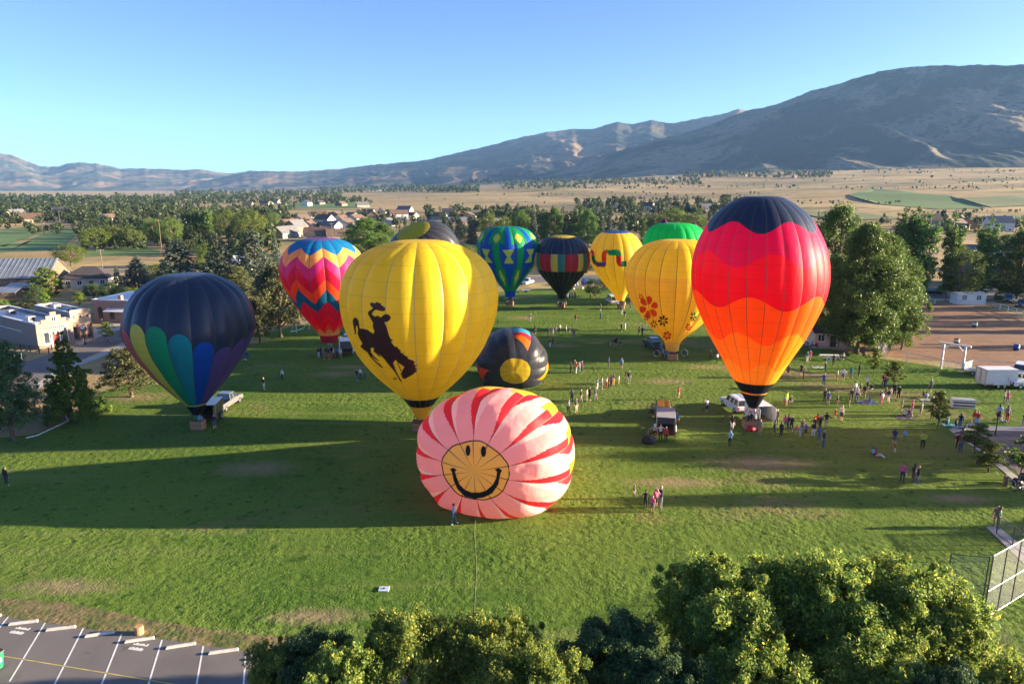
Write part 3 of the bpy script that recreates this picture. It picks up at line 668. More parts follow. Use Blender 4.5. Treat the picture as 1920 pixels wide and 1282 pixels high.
# a leafless grey bush by the backstop
def bare_bush(loc, h):
    mb = MB(); m = mat('dry twigs', (.30, .23, .20), .9, .2)
    rng = random.Random(4)
    def grow(p, d, l, r, n):
        q = p + d * l; mb.tube([p, q], r, m, 4, r * .6, cap=False)
        if n == 0: return
        for _ in range(3):
            e = (d + Vector((rng.uniform(-.7, .7), rng.uniform(-.7, .7), rng.uniform(-.2, .5)))).normalized(); grow(q, e, l * rng.uniform(.6, .8), r * .6, n - 1)
    for _ in range(5): grow(Vector((0, 0, 0)), Vector((rng.uniform(-.4, .4), rng.uniform(-.4, .4), 1)).normalized(), h * .33, .03, 4)
    return tag(mb.build('bare_bush', loc=loc, fix=False), 'leafless grey twiggy bush beside the tall backstop', 'bush')
bp_ = at(1850, 1150, 33.0)
bare_bush(Vector((bp_.x, 33.0, 0)), bp_.z * .95)
# the wooded valley floor: far trees that read as one mass
def far_trees(name, rects, label):
    rng = np.random.default_rng(3); Q = []; F = []; off = 0; TQ = []
    for (x0, x1, y0, y1, n, hp, base) in rects:
        n = int(n * 1.5); XP = rng.uniform(x0, x1, n); YP = rng.uniform(y0, y1, n); PT = hits(XP, YP)
        for p in (Vector(v) for v in PT):
            h = min(max(hp * rng.uniform(.6, 1.3) / pxm(p.y), 3.0), 24); w = h * rng.uniform(.3, .6) if rng.random() < .6 else h * rng.uniform(.14, .24)
            nl = 34 if p.y > 900 else 120
            d = rng.normal(0, 1, (nl, 3)); d /= np.linalg.norm(d, axis=1)[:, None]; d *= (rng.uniform(.5, 1.0, nl))[:, None]
            con = rng.random() < .35
            zz = .5 + .5 * d[:, 2]; taper = (1.15 - zz) if con else np.ones(nl)
            P = np.stack([p.x + d[:, 0] * w * taper, p.y + d[:, 1] * w * taper, p.z + .06 * h + zz * h * .94], 1)
            q, f = leaves(P, w * (.62 if nl < 50 else .34), d, rng, 1.5, .5)
            Q.append(q); F.append(f + off); off += len(q)
    o = link(name, npmesh(name, np.concatenate(Q), np.concatenate(F), L['far']))
    return tag(o, label, 'woodland', kind='stuff')
far_trees('valley_woodland', [(-80, 430, 372, 384, 520, 9, 0), (-80, 330, 384, 402, 380, 13, 0), (-80, 130, 402, 420, 90, 17, 0), (130, 340, 402, 432, 110, 19, 0), (330, 640, 363, 376, 300, 8, 0), (430, 700, 377, 383, 90, 9, 0), (600, 900, 352, 362, 260, 7, 0), (860, 1320, 338, 348, 300, 6, 0), (1040, 1500, 350, 355, 50, 5, 0), (1500, 1960, 320, 327, 45, 4, 0), (1150, 1400, 373, 378, 40, 6, 0), (1560, 1900, 352, 356, 30, 4, 0),
        (1280, 1560, 325, 334, 190, 6, 0), (940, 1100, 348, 356, 70, 6, 0), (1080, 1390, 384, 404, 120, 17, 0), (1380, 1960, 330, 352, 50, 4, 0), (1380, 1700, 378, 384, 22, 4, 0), (1700, 1960, 396, 403, 20, 5, 0), (540, 900, 404, 440, 170, 13, 0), (880, 1240, 408, 440, 110, 20, 0), (700, 1100, 366, 398, 18, 4, 0), (1000, 1500, 362, 368, 25, 4, 0), (-60, 60, 420, 432, 16, 16, 0), (150, 340, 440, 470, 60, 22, 0), (340, 540, 404, 440, 120, 20, 0), (320, 520, 440, 480, 50, 26, 0), (800, 1000, 396, 412, 60, 14, 0), (1240, 1420, 404, 440, 70, 20, 0), (330, 560, 390, 402, 60, 10, 0), (1400, 1960, 410, 440, 60, 14, 0), (60, 330, 432, 440, 30, 14, 0)],
        'mass of far trees spread over the valley floor')
# ================================================================= hot-air balloons
def lin(r, g, b):
    f = lambda c: (c / 255 / 12.92) if c < 10 else ((c / 255 + .055) / 1.055) ** 2.4
    return (f(r), f(g), f(b))
FB = {k: fabric(k, lin(*c), *x, seam=k not in ('pink', 'coralred', 'white', 'facegold', 'charcoal', 'black', 'navy', 'outline', 'brown', 'mustard')) for k, (c, *x) in {
    'yellow': ((242, 212, 50),), 'gold': ((240, 196, 66),), 'tan': ((230, 190, 100),), 'black': ((20, 23, 32), .04, .42), 'navy': ((36, 46, 68), .08, .4), 'charcoal': ((48, 50, 58), .1, .38), 'brown': ((70, 38, 36), .1),
    'magenta': ((214, 0, 92),), 'red': ((236, 8, 44),), 'orange': ((253, 116, 12),), 'amber': ((253, 166, 24),), 'lamber': ((254, 190, 50),),
    'pinkish': ((226, 112, 122),), 'lyellow': ((236, 222, 100),), 'green': ((20, 165, 118),), 'teal': ((24, 150, 170),), 'blue': ((20, 88, 200),), 'purple': ((104, 84, 160),), 'dred': ((170, 34, 56),),
    'cyanblue': ((20, 130, 195),), 'rosepink': ((205, 50, 130),), 'crimson': ((206, 20, 62),), 'orangered': ((232, 84, 36),), 'tealblue': ((22, 104, 140),), 'lilac': ((120, 96, 190),), 'cream': ((232, 186, 98),),
    'pink': ((248, 186, 184), .4), 'coralred': ((220, 50, 62),), 'white': ((238, 226, 226),), 'facegold': ((252, 212, 96), .3), 'outline': ((20, 20, 28), .03),
    'grassgreen': ((16, 165, 96),), 'limegreen': ((24, 205, 98),), 'kelly': ((0, 120, 80),), 'ruby': ((200, 50, 66),), 'pteal': ((58, 150, 140),), 'violet': ((110, 30, 110),), 'mustard': ((222, 196, 60),), 'skyblue': ((70, 180, 220),)}.items()}
M_tape = mat('load tape', (.10, .075, .05), .7, .1)
M_wick = mat('wicker', (.36, .20, .10), .75, .35, 22.0, bump=.8)
M_leather = mat('basket leather', (.12, .06, .035), .5, .2, 5.0)
M_steel = mat('burner steel', (.45, .45, .46), .3, .1, 5.0, metal=.9)
M_rope = mat('suspension cable', (.10, .09, .085), .6, .1)
US = np.array([-1, -.965, -.82, -.62, -.4, -.2, 0, .2, .4, .62, .82, .965, 1.0])

def catmull(pts, n=160):
    P = np.array(pts, float); d = np.r_[0, np.cumsum(np.linalg.norm(np.diff(P[:, :], axis=0), axis=1))]
    Pe = np.vstack([2 * P[0] - P[1], P, 2 * P[-1] - P[-2]]); de = np.r_[-(d[1] - d[0]), d, d[-1] + d[-1] - d[-2]]
    m = (Pe[2:] - Pe[:-2]) / (de[2:] - de[:-2])[:, None]
    s = np.linspace(0, d[-1], n); k = np.clip(np.searchsorted(d, s, 'right') - 1, 0, len(P) - 2)
    h = (d[k + 1] - d[k])[:, None]; t = ((s - d[k]) / (d[k + 1] - d[k]))[:, None]
    h00 = 2 * t**3 - 3 * t**2 + 1; h10 = t**3 - 2 * t**2 + t; h01 = -2 * t**3 + 3 * t**2; h11 = t**3 - t**2
    return h00 * P[k] + h10 * h * m[k] + h01 * P[k + 1] + h11 * h * m[k + 1]

class Balloon:
    """surface of revolution with bulging gores; v=0 mouth, v=1 crown; angle 0 faces the camera side, + to the right"""
    def __init__(s, name, label, base, group='balloons on the park lawn'):
        s.root = empty(name, base); s.base = Vector(base); tag(s.root, label, 'hot-air balloon', group)
        s.env = None; s.wm = []
    def upright(s, trace, cxt, cxb, Y, bulge=.03):
        y0, y1 = trace[0][0], trace[-1][0]; rows = []
        for y, hw in reversed(trace):
            cx = cxt + (cxb - cxt) * (y - y0) / (y1 - y0); p = at(cx, y, Y)
            rows.append((p.x, p.z, max(hw, .4) / pxm(Y, p.z) / math.sqrt(1 + ((cx - 960) / FPX) ** 2)))
        D = catmull(rows); D[:, 2] = np.maximum(D[:, 2], .03); s.D = D; s.Y = Y; s.bulge = bulge
        L_ = np.r_[0, np.cumsum(np.linalg.norm(np.diff(D[:, 1:], axis=0), axis=1))]; s.V = L_ / L_[-1]; s.len = L_[-1]
        s.ytrace = np.array([[HORIZON, 0]])
        # pixel row of each v on the axis plane
        s.py = np.array([641 + FPX * (-(Y * SP) - (z - CAMH) * CP) / (Y * CP - (z - CAMH) * SP) * 1.0 for z in D[:, 1]])
        def surf(th, v, u):
            x = np.interp(v, s.V, D[:, 0]); z = np.interp(v, s.V, D[:, 1]); r = np.interp(v, s.V, D[:, 2])
            k = s.bulge * np.clip((v - .05) * 5, 0, 1)
            rho = r * (1 + k * ((1 - u * u) - .6)); zz = z
            return np.stack([x + rho * np.sin(th), Y - rho * np.cos(th), zz + 0 * th], -1)
        s.surf = surf
        return s
    def vy(s, y): return float(np.interp(y, s.py[::-1], s.V[::-1]))      # v of a pixel row
    def lying(s, centre, axis, prof, bulge=.04, sag=.25, dents=0.0, seed=1, roll=0.0, squash=1.0):
        A = Vector(axis).normalized(); e1 = A.cross(Vector((0, 0, 1))).normalized(); e2 = e1.cross(A)   # e1 points right as seen from the crown... 
        D = catmull(prof); D[:, 1] = np.maximum(D[:, 1], .03); s.D = D
        L_ = np.r_[0, np.cumsum(np.linalg.norm(np.diff(D, axis=0), axis=1))]; s.V = L_ / L_[-1]; s.len = L_[-1]
        C = np.array(centre); A_, E1, E2 = np.array(A), np.array(e1), np.array(e2)
        def surf(th, v, u):
            a = np.interp(v, s.V, D[:, 0]); r = np.interp(v, s.V, D[:, 1])
            k = bulge * np.clip((1 - v) * 6, 0, 1)
            rho = r * (1 + k * ((1 - u * u) - .6))
            if dents:
                rho = rho * (1 + dents * (fbm2(np.cos(th) * 2 + v * 3 + 9, np.sin(th) * 2 + v * 2 + 5, seed, 3) - .5))
                a = a + dents * 3.0 * (fbm2(np.cos(th) * r * .5 + 20, np.sin(th) * r * .5 + 20, seed + 3, 3) - .5)
            P = C + A_ * a[..., None] + (rho * np.sin(th))[..., None] * E1 * -1 + (rho * np.cos(th) * squash)[..., None] * E2
            z = P[..., 2]; low = z < sag * 2
            P[..., 2] = np.where(z < sag * 2, np.maximum(.04, sag * 2 * np.exp((z - sag * 2) / (sag * 2.0)) * .5 + np.maximum(z, 0) * .5), z)
            return P
        s.surf = surf
        return s
    def gores(s, N, phase, fn, us=US, tape=M_tape, nrow=46, name='gore'):
        """fn(g) -> (edges, mats) bands with edges as arrays over us, or a classifier f(u, v) -> material"""
        s.env = empty('envelope', parent=s.root)
        da = 2 * math.pi / N
        for g in range(N):
            th0 = phase + da * (g + .5)
            spec = fn(g)
            if callable(spec):
                cols = us; vv = np.repeat(np.linspace(0, 1, nrow + 1)[:, None], len(us), 1); bandof = None
            else:
                edges, mats = spec; rows = []; bandof = []
                for j in range(len(mats)):
                    lo, hi = edges[j] + 0 * us, edges[j + 1] + 0 * us
                    k = max(1, int(round(float(np.mean(hi - lo)) * nrow)))
                    for i in range(k): rows.append(lo + (hi - lo) * i / k); bandof.append(j)
                rows.append(edges[-1] + 0 * us); vv = np.array(rows)
            uu = np.repeat(us[None, :], len(vv), 0)
            P = s.surf(th0 + uu * da / 2, vv, uu)
            nr, nc = vv.shape
            i, j = np.meshgrid(np.arange(nr - 1), np.arange(nc - 1), indexing='ij'); a = (i * nc + j).ravel()
            F = np.stack([a, a + 1, a + nc + 1, a + nc], -1)
            ml = [tape]; mi = []
            for r_ in range(nr - 1):
                for c_ in range(nc - 1):
                    uc = (us[c_] + us[c_ + 1]) / 2; vc = (vv[r_, c_] + vv[r_ + 1, c_ + 1]) / 2
                    if abs(uc) > .965: m = tape
                    elif bandof is None: m = spec(uc, vc)
                    else: m = mats[bandof[r_]]
                    if m not in ml: ml.append(m)
                    mi.append(ml.index(m))
            me = npmesh(name, P.reshape(-1, 3) - np.array(s.base), F, ml, mi, smooth=True)
            link(name, me, s.env)
            s.wm.append((P.reshape(-1, 3), F))
        vs = []; fs = []; o = 0
        for P, F in s.wm: vs += [tuple(p) for p in P]; fs += [tuple(int(k) + o for k in f) for f in F]; o += len(P)
        s.bvh = BVHTree.FromPolygons(vs, fs)
        return s
    def decal(s, name, poly, m, step=3.0, off=.035, label=None):
        """a shape sewn on the cloth: outline given as it is seen, laid on the real surface"""
        pts = [Vector(p) for p in poly]; n = len(pts)
        xs = [p.x for p in pts]; ys = [p.y for p in pts]
        def inside(x, y):
            c = False
            for i in range(n):
                a, b = pts[i], pts[i - 1]
                if (a.y > y) != (b.y > y) and x < (b.x - a.x) * (y - a.y) / (b.y - a.y) + a.x: c = not c
            return c
        ex = [Vector((x, y)) for x in np.arange(min(xs), max(xs), step) for y in np.arange(min(ys), max(ys), step) if inside(x, y)]
        vs, _, fs, *_ = delaunay_2d_cdt(pts + ex, [], [list(range(n))], 1, 1e-3)
        cam0 = Vector((0, 0, CAMH)); co = []; ok = []
        for v in vs:
            h = s.bvh.ray_cast(cam0, ray(v.x, v.y).normalized())
            if h[0] is None: co.append((0, 0, 0)); ok.append(False); continue
            nn = h[1]; 
            if nn.dot(ray(v.x, v.y)) > 0: nn = -nn
            co.append(tuple(h[0] + nn * off - s.base)); ok.append(True)
        fs = [f for f in fs if all(ok[i] for i in f)]
        if not fs: return
        me = bpy.data.meshes.new(name); me.from_pydata(co, [], [list(f) for f in fs]); me.materials.append(m)
        bm = bmesh.new(); bm.from_mesh(me); bmesh.ops.delete(bm, geom=[v for v in bm.verts if not v.link_faces], context='VERTS'); bmesh.ops.recalc_face_normals(bm, faces=bm.faces); bm.to_mesh(me); bm.free()
        me.polygons.foreach_set('use_smooth', np.ones(len(me.polygons), bool))
        o = link(name, me, s.env)
        if label: o['label'] = label
    def basket(s, mouth_r=None, big=1.0, cloth=None, ncab=8, wick=M_wick):
        """wicker basket with burner frame under the mouth"""
        X, Z, Rm = s.D[0]; dx = X - s.base.x; dy = s.Y - s.base.y
        mb = MB(); w, d, h = .72 * big, .55 * big, 1.12
        prof = [(w * c1, d * c2) for c1, c2 in ((-1, -.75), (-.8, -1), (.8, -1), (1, -.75), (1, .75), (.8, 1), (-.8, 1), (-1, .75))]
        n = len(prof)
        outer = [(x * (1 + .05 * (i == 1)), y * (1 + .05 * (i == 1)), z) for i, z in ((0, .04), (1, .6), (2, h)) for x, y in prof]
        inner = [(x * .9, y * .88, z) for z in (h, .12) for x, y in prof]
        f = [(i * n + k, i * n + (k + 1) % n, (i + 1) * n + (k + 1) % n, (i + 1) * n + k) for i in range(4) for k in range(n)] + [tuple(range(4 * n, 5 * n))]
        mb.add(outer + inner, f, wick)
        b = mb.build('basket', s.root, fix=True)
        for zz, rr in ((h, .06), (.06, .05), (.6, .03)):
            r_ = MB(); r_.tube([(x * 1.03, y * 1.03, zz) for x, y in prof + prof[:1]], rr, M_leather, 6); r_.build('leather_rim' if zz > .3 else 'base_rail', b, fix=False)
        zb = 2.0
        top = []
        for sx in (-1, 1):
            for sy in (-1, 1):
                u = MB(); u.tube([(sx * w * .85, sy * d * .8, h), (sx * w * .6, sy * d * .6, zb)], .028, M_leather, 6); u.build('upright', s.root, fix=False); top.append((sx * w * .6, sy * d * .6, zb))
        fr = MB()
        for i, j in ((0, 1), (1, 3), (3, 2), (2, 0)): fr.tube([top[i], top[j]], .03, M_steel, 6)
        fr.build('burner_frame', s.root, fix=False)
        for sx in (-.2, .2):
            c = MB(); c.lathe([(.001, -.12), (.09, -.12), (.11, 0), (.14, .05), (.14, .34), (.12, .34), (.12, .06), (.001, .06)], M_steel, 12, (sx * big, 0, zb)); c.build('burner', s.root, smooth=True)
        for k in range(ncab):
            a = 2 * math.pi * (k + .5) / ncab
            t = top[(0 if math.cos(a) < 0 else 2) + (0 if math.sin(a) < 0 else 1)]
            c = MB(); c.tube([t, (dx + Rm * math.cos(a), dy + Rm * math.sin(a), Z)], .02, M_rope, 4); c.build('cable', s.root, fix=False)
        return s
def waves(v0, amp, n, ph, th): return v0 + amp * np.cos(n * (th - ph))
def gth(N, phase, g): return phase + 2 * math.pi / N * (g + .5 + US / 2)

# ---- sunset balloon
Bs = gp(1408, 803)
b = Balloon('sunset_balloon', 'tall balloon with wavy black, magenta, red and orange bands', Bs)
b.upright([(367.5, 0), (368.5, 30), (371, 42), (385, 67), (402, 88), (420, 102), (455, 120), (490, 128.6), (525, 129.8), (560, 122.8), (595, 108), (631, 90), (666, 68.4), (701, 47.7), (711, 41), (736, 24), (763, 9)], 1428.5, 1412, Bs.y, .012)
Z12 = lambda zy: b.vy(350 + zy / 2.85)
def fn(g, N=24, ph=.03):
    th = gth(N, ph, g); A = lambda hi, lo: (Z12((hi + lo) / 2), (Z12(hi) - Z12(lo)) / 2)
    w = lambda hi, lo, crest: waves(*A(hi, lo), 6, R(crest), th)
    E = [0, Z12(1096), Z12(1086), Z12(1030), w(905, 950, -5), w(735, 797, 22), w(545, 612, 35), w(330, 402, -8), w(177, 235, 11), 1]
    return E, [FB['black'], FB['cream'], FB['black'], FB['lamber'], FB['amber'], FB['orange'], FB['red'], FB['magenta'], FB['navy']]
b.gores(24, .03, fn, nrow=56); b.basket(big=1.25)
SUNSET = b
# ---- rainbow balloon
Bs = gp(372, 804)
b = Balloon('rainbow_balloon', 'black balloon with rainbow coloured rounded panels on its lower half', Bs)
b.upright([(513, 0), (514, 30), (515.5, 44), (523, 66), (540, 94), (560, 111), (580, 120), (600, 125), (618, 125), (640, 117), (660, 105), (680, 90), (697, 77), (720, 56), (740, 37), (754, 23), (776, 8)], 350, 369, Bs.y, .035)
N1 = 18; PH1 = R(-115)
tips = [633, 622, 615, 600, 588, 590, 604, 621, 636, 629, 618, 616, 616, 616, 618, 622, 628, 632]
cols = ['purple', 'dred', 'dred', 'pinkish', 'lyellow', 'green', 'teal', 'blue', 'purple', 'purple', 'purple', 'dred', 'pinkish', 'lyellow', 'green', 'teal', 'blue', 'purple']
tipd = {'dred': 612, 'pinkish': 598, 'lyellow': 588, 'green': 590, 'teal': 604, 'blue': 622, 'purple': 634}
def fn(g):
    gg = g % N1
    c = cols[gg]; t = tips[gg]
    tip = b.vy(t); e = tip - .075 * (1 - np.sqrt(np.clip(1 - (US * .98) ** 2, 0, 1)))
    return [0, b.vy(757), b.vy(754), e, 1], [FB['black'], FB['lyellow'], FB[c], FB['navy']]
b.gores(N1, PH1, fn, nrow=60, tape=mat('dark seam', (.04, .04, .045), .7, .1)); b.basket()
# ---- yellow balloon with the bucking horse
Bs = gp(786, 807)
b = Balloon('yellow_balloon', 'large plain yellow balloon with brown horse and rider emblem', Bs)
b.upright([(450, 0), (450.6, 25), (452, 45), (455, 57), (465, 87), (480, 113), (500, 131), (530, 144), (560, 147), (600, 140.5), (630, 129), (660, 113.5), (700, 81), (739, 40), (757, 24.5), (784, 9)], 785, 790, Bs.y, .038)
def fn(g): return [0, b.vy(757), b.vy(739), 1], [FB['gold'], FB['black'], FB['yellow']]
b.gores(18, R(4), fn, nrow=52, tape=mat('pale tape', (.55, .45, .2), .6, .1)); b.basket()
HZ = [(430,70),(460,55),(500,70),(520,60),(545,45),(560,65),(590,62),(600,95),(640,120),(662,150),(655,178),(620,188),(560,175),(525,165),(505,172),(475,200),(460,225),(480,250),(520,268),(550,245),(560,262),(600,278),(625,248),(660,230),(710,235),(742,265),(745,295),(725,325),(690,345),(655,345),(648,355),(670,400),(690,450),(705,500),(720,550),(745,600),(785,625),(750,635),(760,660),(800,710),(828,725),(835,700),(855,745),(905,780),(880,785),(910,815),(950,810),(925,830),(960,850),(1010,880),(990,885),(1020,905),(1070,920),(1115,955),(1085,965),(1100,990),(1150,995),(1112,1010),(1108,1025),(1145,1058),(1112,1062),(1143,1090),(1100,1105),(1080,1130),(1020,1165),(960,1200),(925,1190),(905,1165),(915,1150),(885,1135),(905,1110),(920,1070),(950,1020),(900,985),(860,960),(830,930),(810,915),(800,940),(775,960),(790,1000),(820,1080),(860,1150),(890,1200),(915,1235),(900,1245),(870,1210),(850,1170),(800,1090),(740,1020),(690,960),(650,905),(605,862),(565,830),(600,882),(560,855),(535,825),(500,800),(485,780),(495,745),(470,730),(445,745),(445,780),(440,800),(480,840),(530,890),(575,940),(545,930),(500,890),(457,852),(472,880),(530,940),(590,980),(640,1045),(600,1025),(560,990),(500,940),(430,860),(395,800),(340,765),(290,720),(300,695),(320,665),(290,620),(260,560),(245,512),(253,480),(250,440),(238,402),(228,400),(222,440),(226,500),(215,540),(190,512),(206,510),(192,440),(180,380),(175,320),(200,280),(235,290),(262,330),(270,400),(280,445),(340,450),(400,465),(440,495),(485,525),(500,480),(480,440),(475,400),(480,360),(450,310),(410,240),(400,205),(430,175),(475,150),(470,130),(445,110)]
b.decal('emblem', [(640 + x / 8.0125, 560 + y / 8.0125) for x, y in HZ], FB['brown'], label='brown emblem of a rider waving his hat on a bucking horse')
b.decal('rein', [(640 + x / 8.0125, 560 + y / 8.0125) for x, y in ((836, 955), (850, 955), (908, 1085), (896, 1092))], FB['brown'])
for x in (783, 800, 818): b.decal('mark', [(640 + x / 8.0125, 560 + 1180 / 8.0125), (640 + (x + 12) / 8.0125, 560 + 1180 / 8.0125), (640 + (x + 14) / 8.0125, 560 + 1212 / 8.0125), (640 + (x + 4) / 8.0125, 560 + 1215 / 8.0125)], FB['brown'])
YELLOW = b
# ---- chevron balloon
Bs = gp(620, 670)
b = Balloon('chevron_balloon', 'pink and red balloon with blue and tan zigzag bands', Bs)
b.upright([(446, 0), (446.8, 18), (448, 32), (455, 51), (465, 64), (480, 75), (500, 81), (515, 81), (535, 76), (555, 66.5), (575, 54.5), (595, 41), (610, 30), (626, 19), (640, 16)], 601, 618, Bs.y, .03)
Zc = lambda zy: b.vy(380 + zy / 4)
def fn(g):
    up = US if g % 2 == 0 else -US                         # +1 at the peak seam
    zz = lambda hi, lo: (Zc(hi) + Zc(lo)) / 2 + up * (Zc(hi) - Zc(lo)) / 2
    E = [0, Zc(985), zz(925, 965), zz(880, 950), zz(800, 880), zz(705, 790), zz(610, 725), zz(535, 645), zz(440, 560), zz(378, 462), zz(322, 375), Zc(275), 1]
    return E, [FB['dred'], FB['cream'], FB['orangered'], FB['red'], FB['crimson'], FB['tealblue'], FB['orangered'], FB['crimson'], FB['rosepink'], FB['cream'], FB['cyanblue'], FB['lilac']]
b.gores(18, R(-3), fn, nrow=48); b.basket()
# ---- green and blue balloon
Bs = gp(957, 573)
b = Balloon('green_blue_balloon', 'green and blue striped balloon with yellow diamonds and bow ties', Bs)
b.upright([(424, 0), (424.6, 14), (426, 26), (432, 41), (442, 51), (455, 57), (465, 58.5), (480, 55), (500, 45.5), (515, 35), (530, 23), (541, 14), (548, 10), (556, 10)], 950, 957, Bs.y, .03)
def fn(g):
    def f(u, v):
        y = float(np.interp(v, b.V, b.py)); a = abs(u)
        if y > 546: return FB['blue']
        if g % 2 == 0:                                      # blue gore: wedge shapes and bow ties
            if 464 < y < 488 and a < .25 + .65 * abs(y - 476) / 12: return FB['lyellow']
            if y > 498: return FB['blue'] if a < .9 * (548 - y) / 50 + .2 else FB['grassgreen']
            if 455 < y < 498: return FB['blue']
            return FB['blue'] if a < .55 else FB['grassgreen']
        if 434 < y < 452 and a < .75 * (1 - abs(y - 443) / 9): return FB['lyellow']
        if 502 < y < 536 and a < .6 * (1 - abs(y - 517) / 19): return FB['lyellow']
        if 452 < y < 500 and a > .5: return FB['blue']
        return FB['grassgreen']
    return f
b.gores(16, R(-10), fn, nrow=64, us=np.array([-1, -.965, -.85, -.7, -.55, -.4, -.25, -.12, 0, .12, .25, .4, .55, .7, .85, .965, 1])); b.basket()
# ---- black balloon with the coloured belt
Bs = gp(1053, 576)
b = Balloon('belt_balloon', 'black balloon with a belt of red, yellow and teal squares', Bs)
b.upright([(441, 0), (441.6, 12), (443, 23), (450, 36.5), (460, 45), (475, 50.5), (488, 51.7), (500, 49.5), (515, 40), (530, 27), (545, 14.5), (552, 9), (560, 6)], 1054, 1053.5, Bs.y, .03)
def fn(g):
    c = ['ruby', 'ruby', 'lyellow', 'pteal', 'ruby', 'ruby', 'lyellow', 'pteal'][g % 8]
    Zb = lambda zy: b.vy(380 + zy / 4)
    return [0, Zb(687), Zb(680), Zb(498), Zb(370), Zb(298), Zb(295), Zb(258), 1], [FB['black'], FB['charcoal'], FB['black'], FB[c], FB['navy'], FB['charcoal'], FB['navy'], FB['mustard']]
b.gores(24, R(-58), fn, nrow=40, tape=mat('grey tape', (.16, .17, .18), .6, .1)); b.basket()
# ---- yellow balloon with the ribbon
Bs = gp(1164, 579)
b = Balloon('ribbon_balloon', 'yellow balloon with blue top ring and a multicoloured ribbon', Bs)
b.upright([(433, 0), (433.6, 14), (435, 24), (440, 33), (450, 42), (465, 49), (478, 51), (495, 49.5), (510, 43.5), (525, 33.5), (540, 22), (552, 13), (563, 8)], 1155, 1163, Bs.y, .03)
def fn(g): return [0, b.vy(553), b.vy(550), b.vy(436), 1], [FB['gold'], FB['tan'], FB['mustard'], FB['blue']]
b.gores(16, R(6), fn, nrow=40); b.basket()
Z4 = lambda pts: [(880 + x / 4, 380 + y / 4) for x, y in pts]
for m, pts in (('rosepink', [(904, 352), (925, 352), (938, 372), (940, 395), (918, 395), (914, 378), (904, 376)]), ('kelly', [(918, 395), (940, 395), (944, 425), (955, 442), (930, 455), (920, 430)]), ('purple', [(930, 455), (955, 442), (1028, 444), (1026, 470), (1010, 482), (965, 482)]),
               ('orangered', [(995, 442), (1028, 444), (1028, 390), (1040, 378), (1022, 353), (1000, 368), (992, 395)]), ('grassgreen', [(1022, 353), (1040, 378), (1045, 394), (1100, 396), (1140, 396), (1134, 365), (1110, 352)]), ('ruby', [(1100, 396), (1140, 396), (1143, 480), (1120, 476), (1104, 450)]), ('kelly', [(1143, 480), (1142, 440), (1178, 436), (1178, 478)])):
    b.decal('ribbon_piece', Z4(pts), FB[m], step=2.0, off=.05)
# ---- yellow balloon with flowers
Bs = gp(1259, 674)
b = Balloon('flower_balloon', 'golden yellow balloon with orange, red and brown flowers', Bs)
b.upright([(449, 0), (449.5, 20), (451, 36), (460, 63), (475, 81), (500, 95), (520, 97), (540, 93.5), (560, 85), (580, 72.5), (600, 56.5), (620, 37), (637, 18), (645, 14), (657, 12)], 1272, 1260, Bs.y, .035)
def fn(g): return [0, b.vy(640), b.vy(511), 1], [FB['tan'], FB['gold'], FB['yellow']]
b.gores(20, R(5), fn, nrow=46); b.basket(big=1.2)
def flower(cx, cy, r, n, m, a0, squash=1.0, skew=0.0, inner=.2, w=.36):
    for k in range(n):
        a = a0 + 2 * math.pi * k / n; dx, dy = math.cos(a), math.sin(a); pts = []
        for q in range(12):
            t = 2 * math.pi * q / 12; l = r * (.62 + .38 * math.cos(t)); ww = r * w * math.sin(t) * (.75 + .25 * math.cos(t))
            x = dx * (l + inner * r * 0) - dy * ww; y = dy * l + dx * ww
            pts.append((cx + (x + skew * y) * squash, cy + y))
        b.decal('flower_petal', pts, FB[m], step=2.0, off=.05)
flower(1216.5, 576, 22, 6, 'orangered', R(-75), .82, .15)
flower(1202, 556, 6, 5, 'orangered', R(-60), .8)
flower(1243.5, 601, 10.5, 7, 'brown', R(-80), .95, w=.26)
flower(1226.5, 607, 7.5, 6, 'brown', R(-50), .9, w=.26)
flower(1251, 628.5, 8.5, 6, 'ruby', R(-80), .95)
flower(1212, 595.5, 6, 4, 'kelly', R(40), .8)
flower(1300, 593, 9, 5, 'kelly', R(-60), .7)
flower(1290.5, 612.5, 7.5, 6, 'ruby', R(-60), .7)
# ---- green balloon with purple horns
Bs = gp(1268, 618)
b = Balloon('horned_balloon', 'bright green balloon with two purple horns behind the flower balloon', Bs)
b.upright([(417.5, 0), (418.2, 20), (420, 33), (427, 47), (437, 55), (452, 61), (468, 62), (485, 60), (510, 51), (540, 36), (565, 22), (585, 12)], 1266, 1268, Bs.y, .03)
def fn(g):
    return [0, b.vy(500), b.vy(462), 1], [FB['violet'], FB['limegreen'] if 3 < g < 13 else FB['violet'], FB['limegreen']]
b.gores(20, R(-100), fn, nrow=40); b.basket()
for x, y, t in ((1245.5, 425, 410), (1300, 429, 416)):
    p = at(x, y, Bs.y + 1); q = at(x, t, Bs.y + 1); hm_ = MB()
    hm_.lathe([(1.1, -.6), (1.0, 0), (.6, (q.z - p.z) * .6), (.04, q.z - p.z)], FB['violet'], 14, p - Bs); hm_.build('horn', b.env, smooth=True)
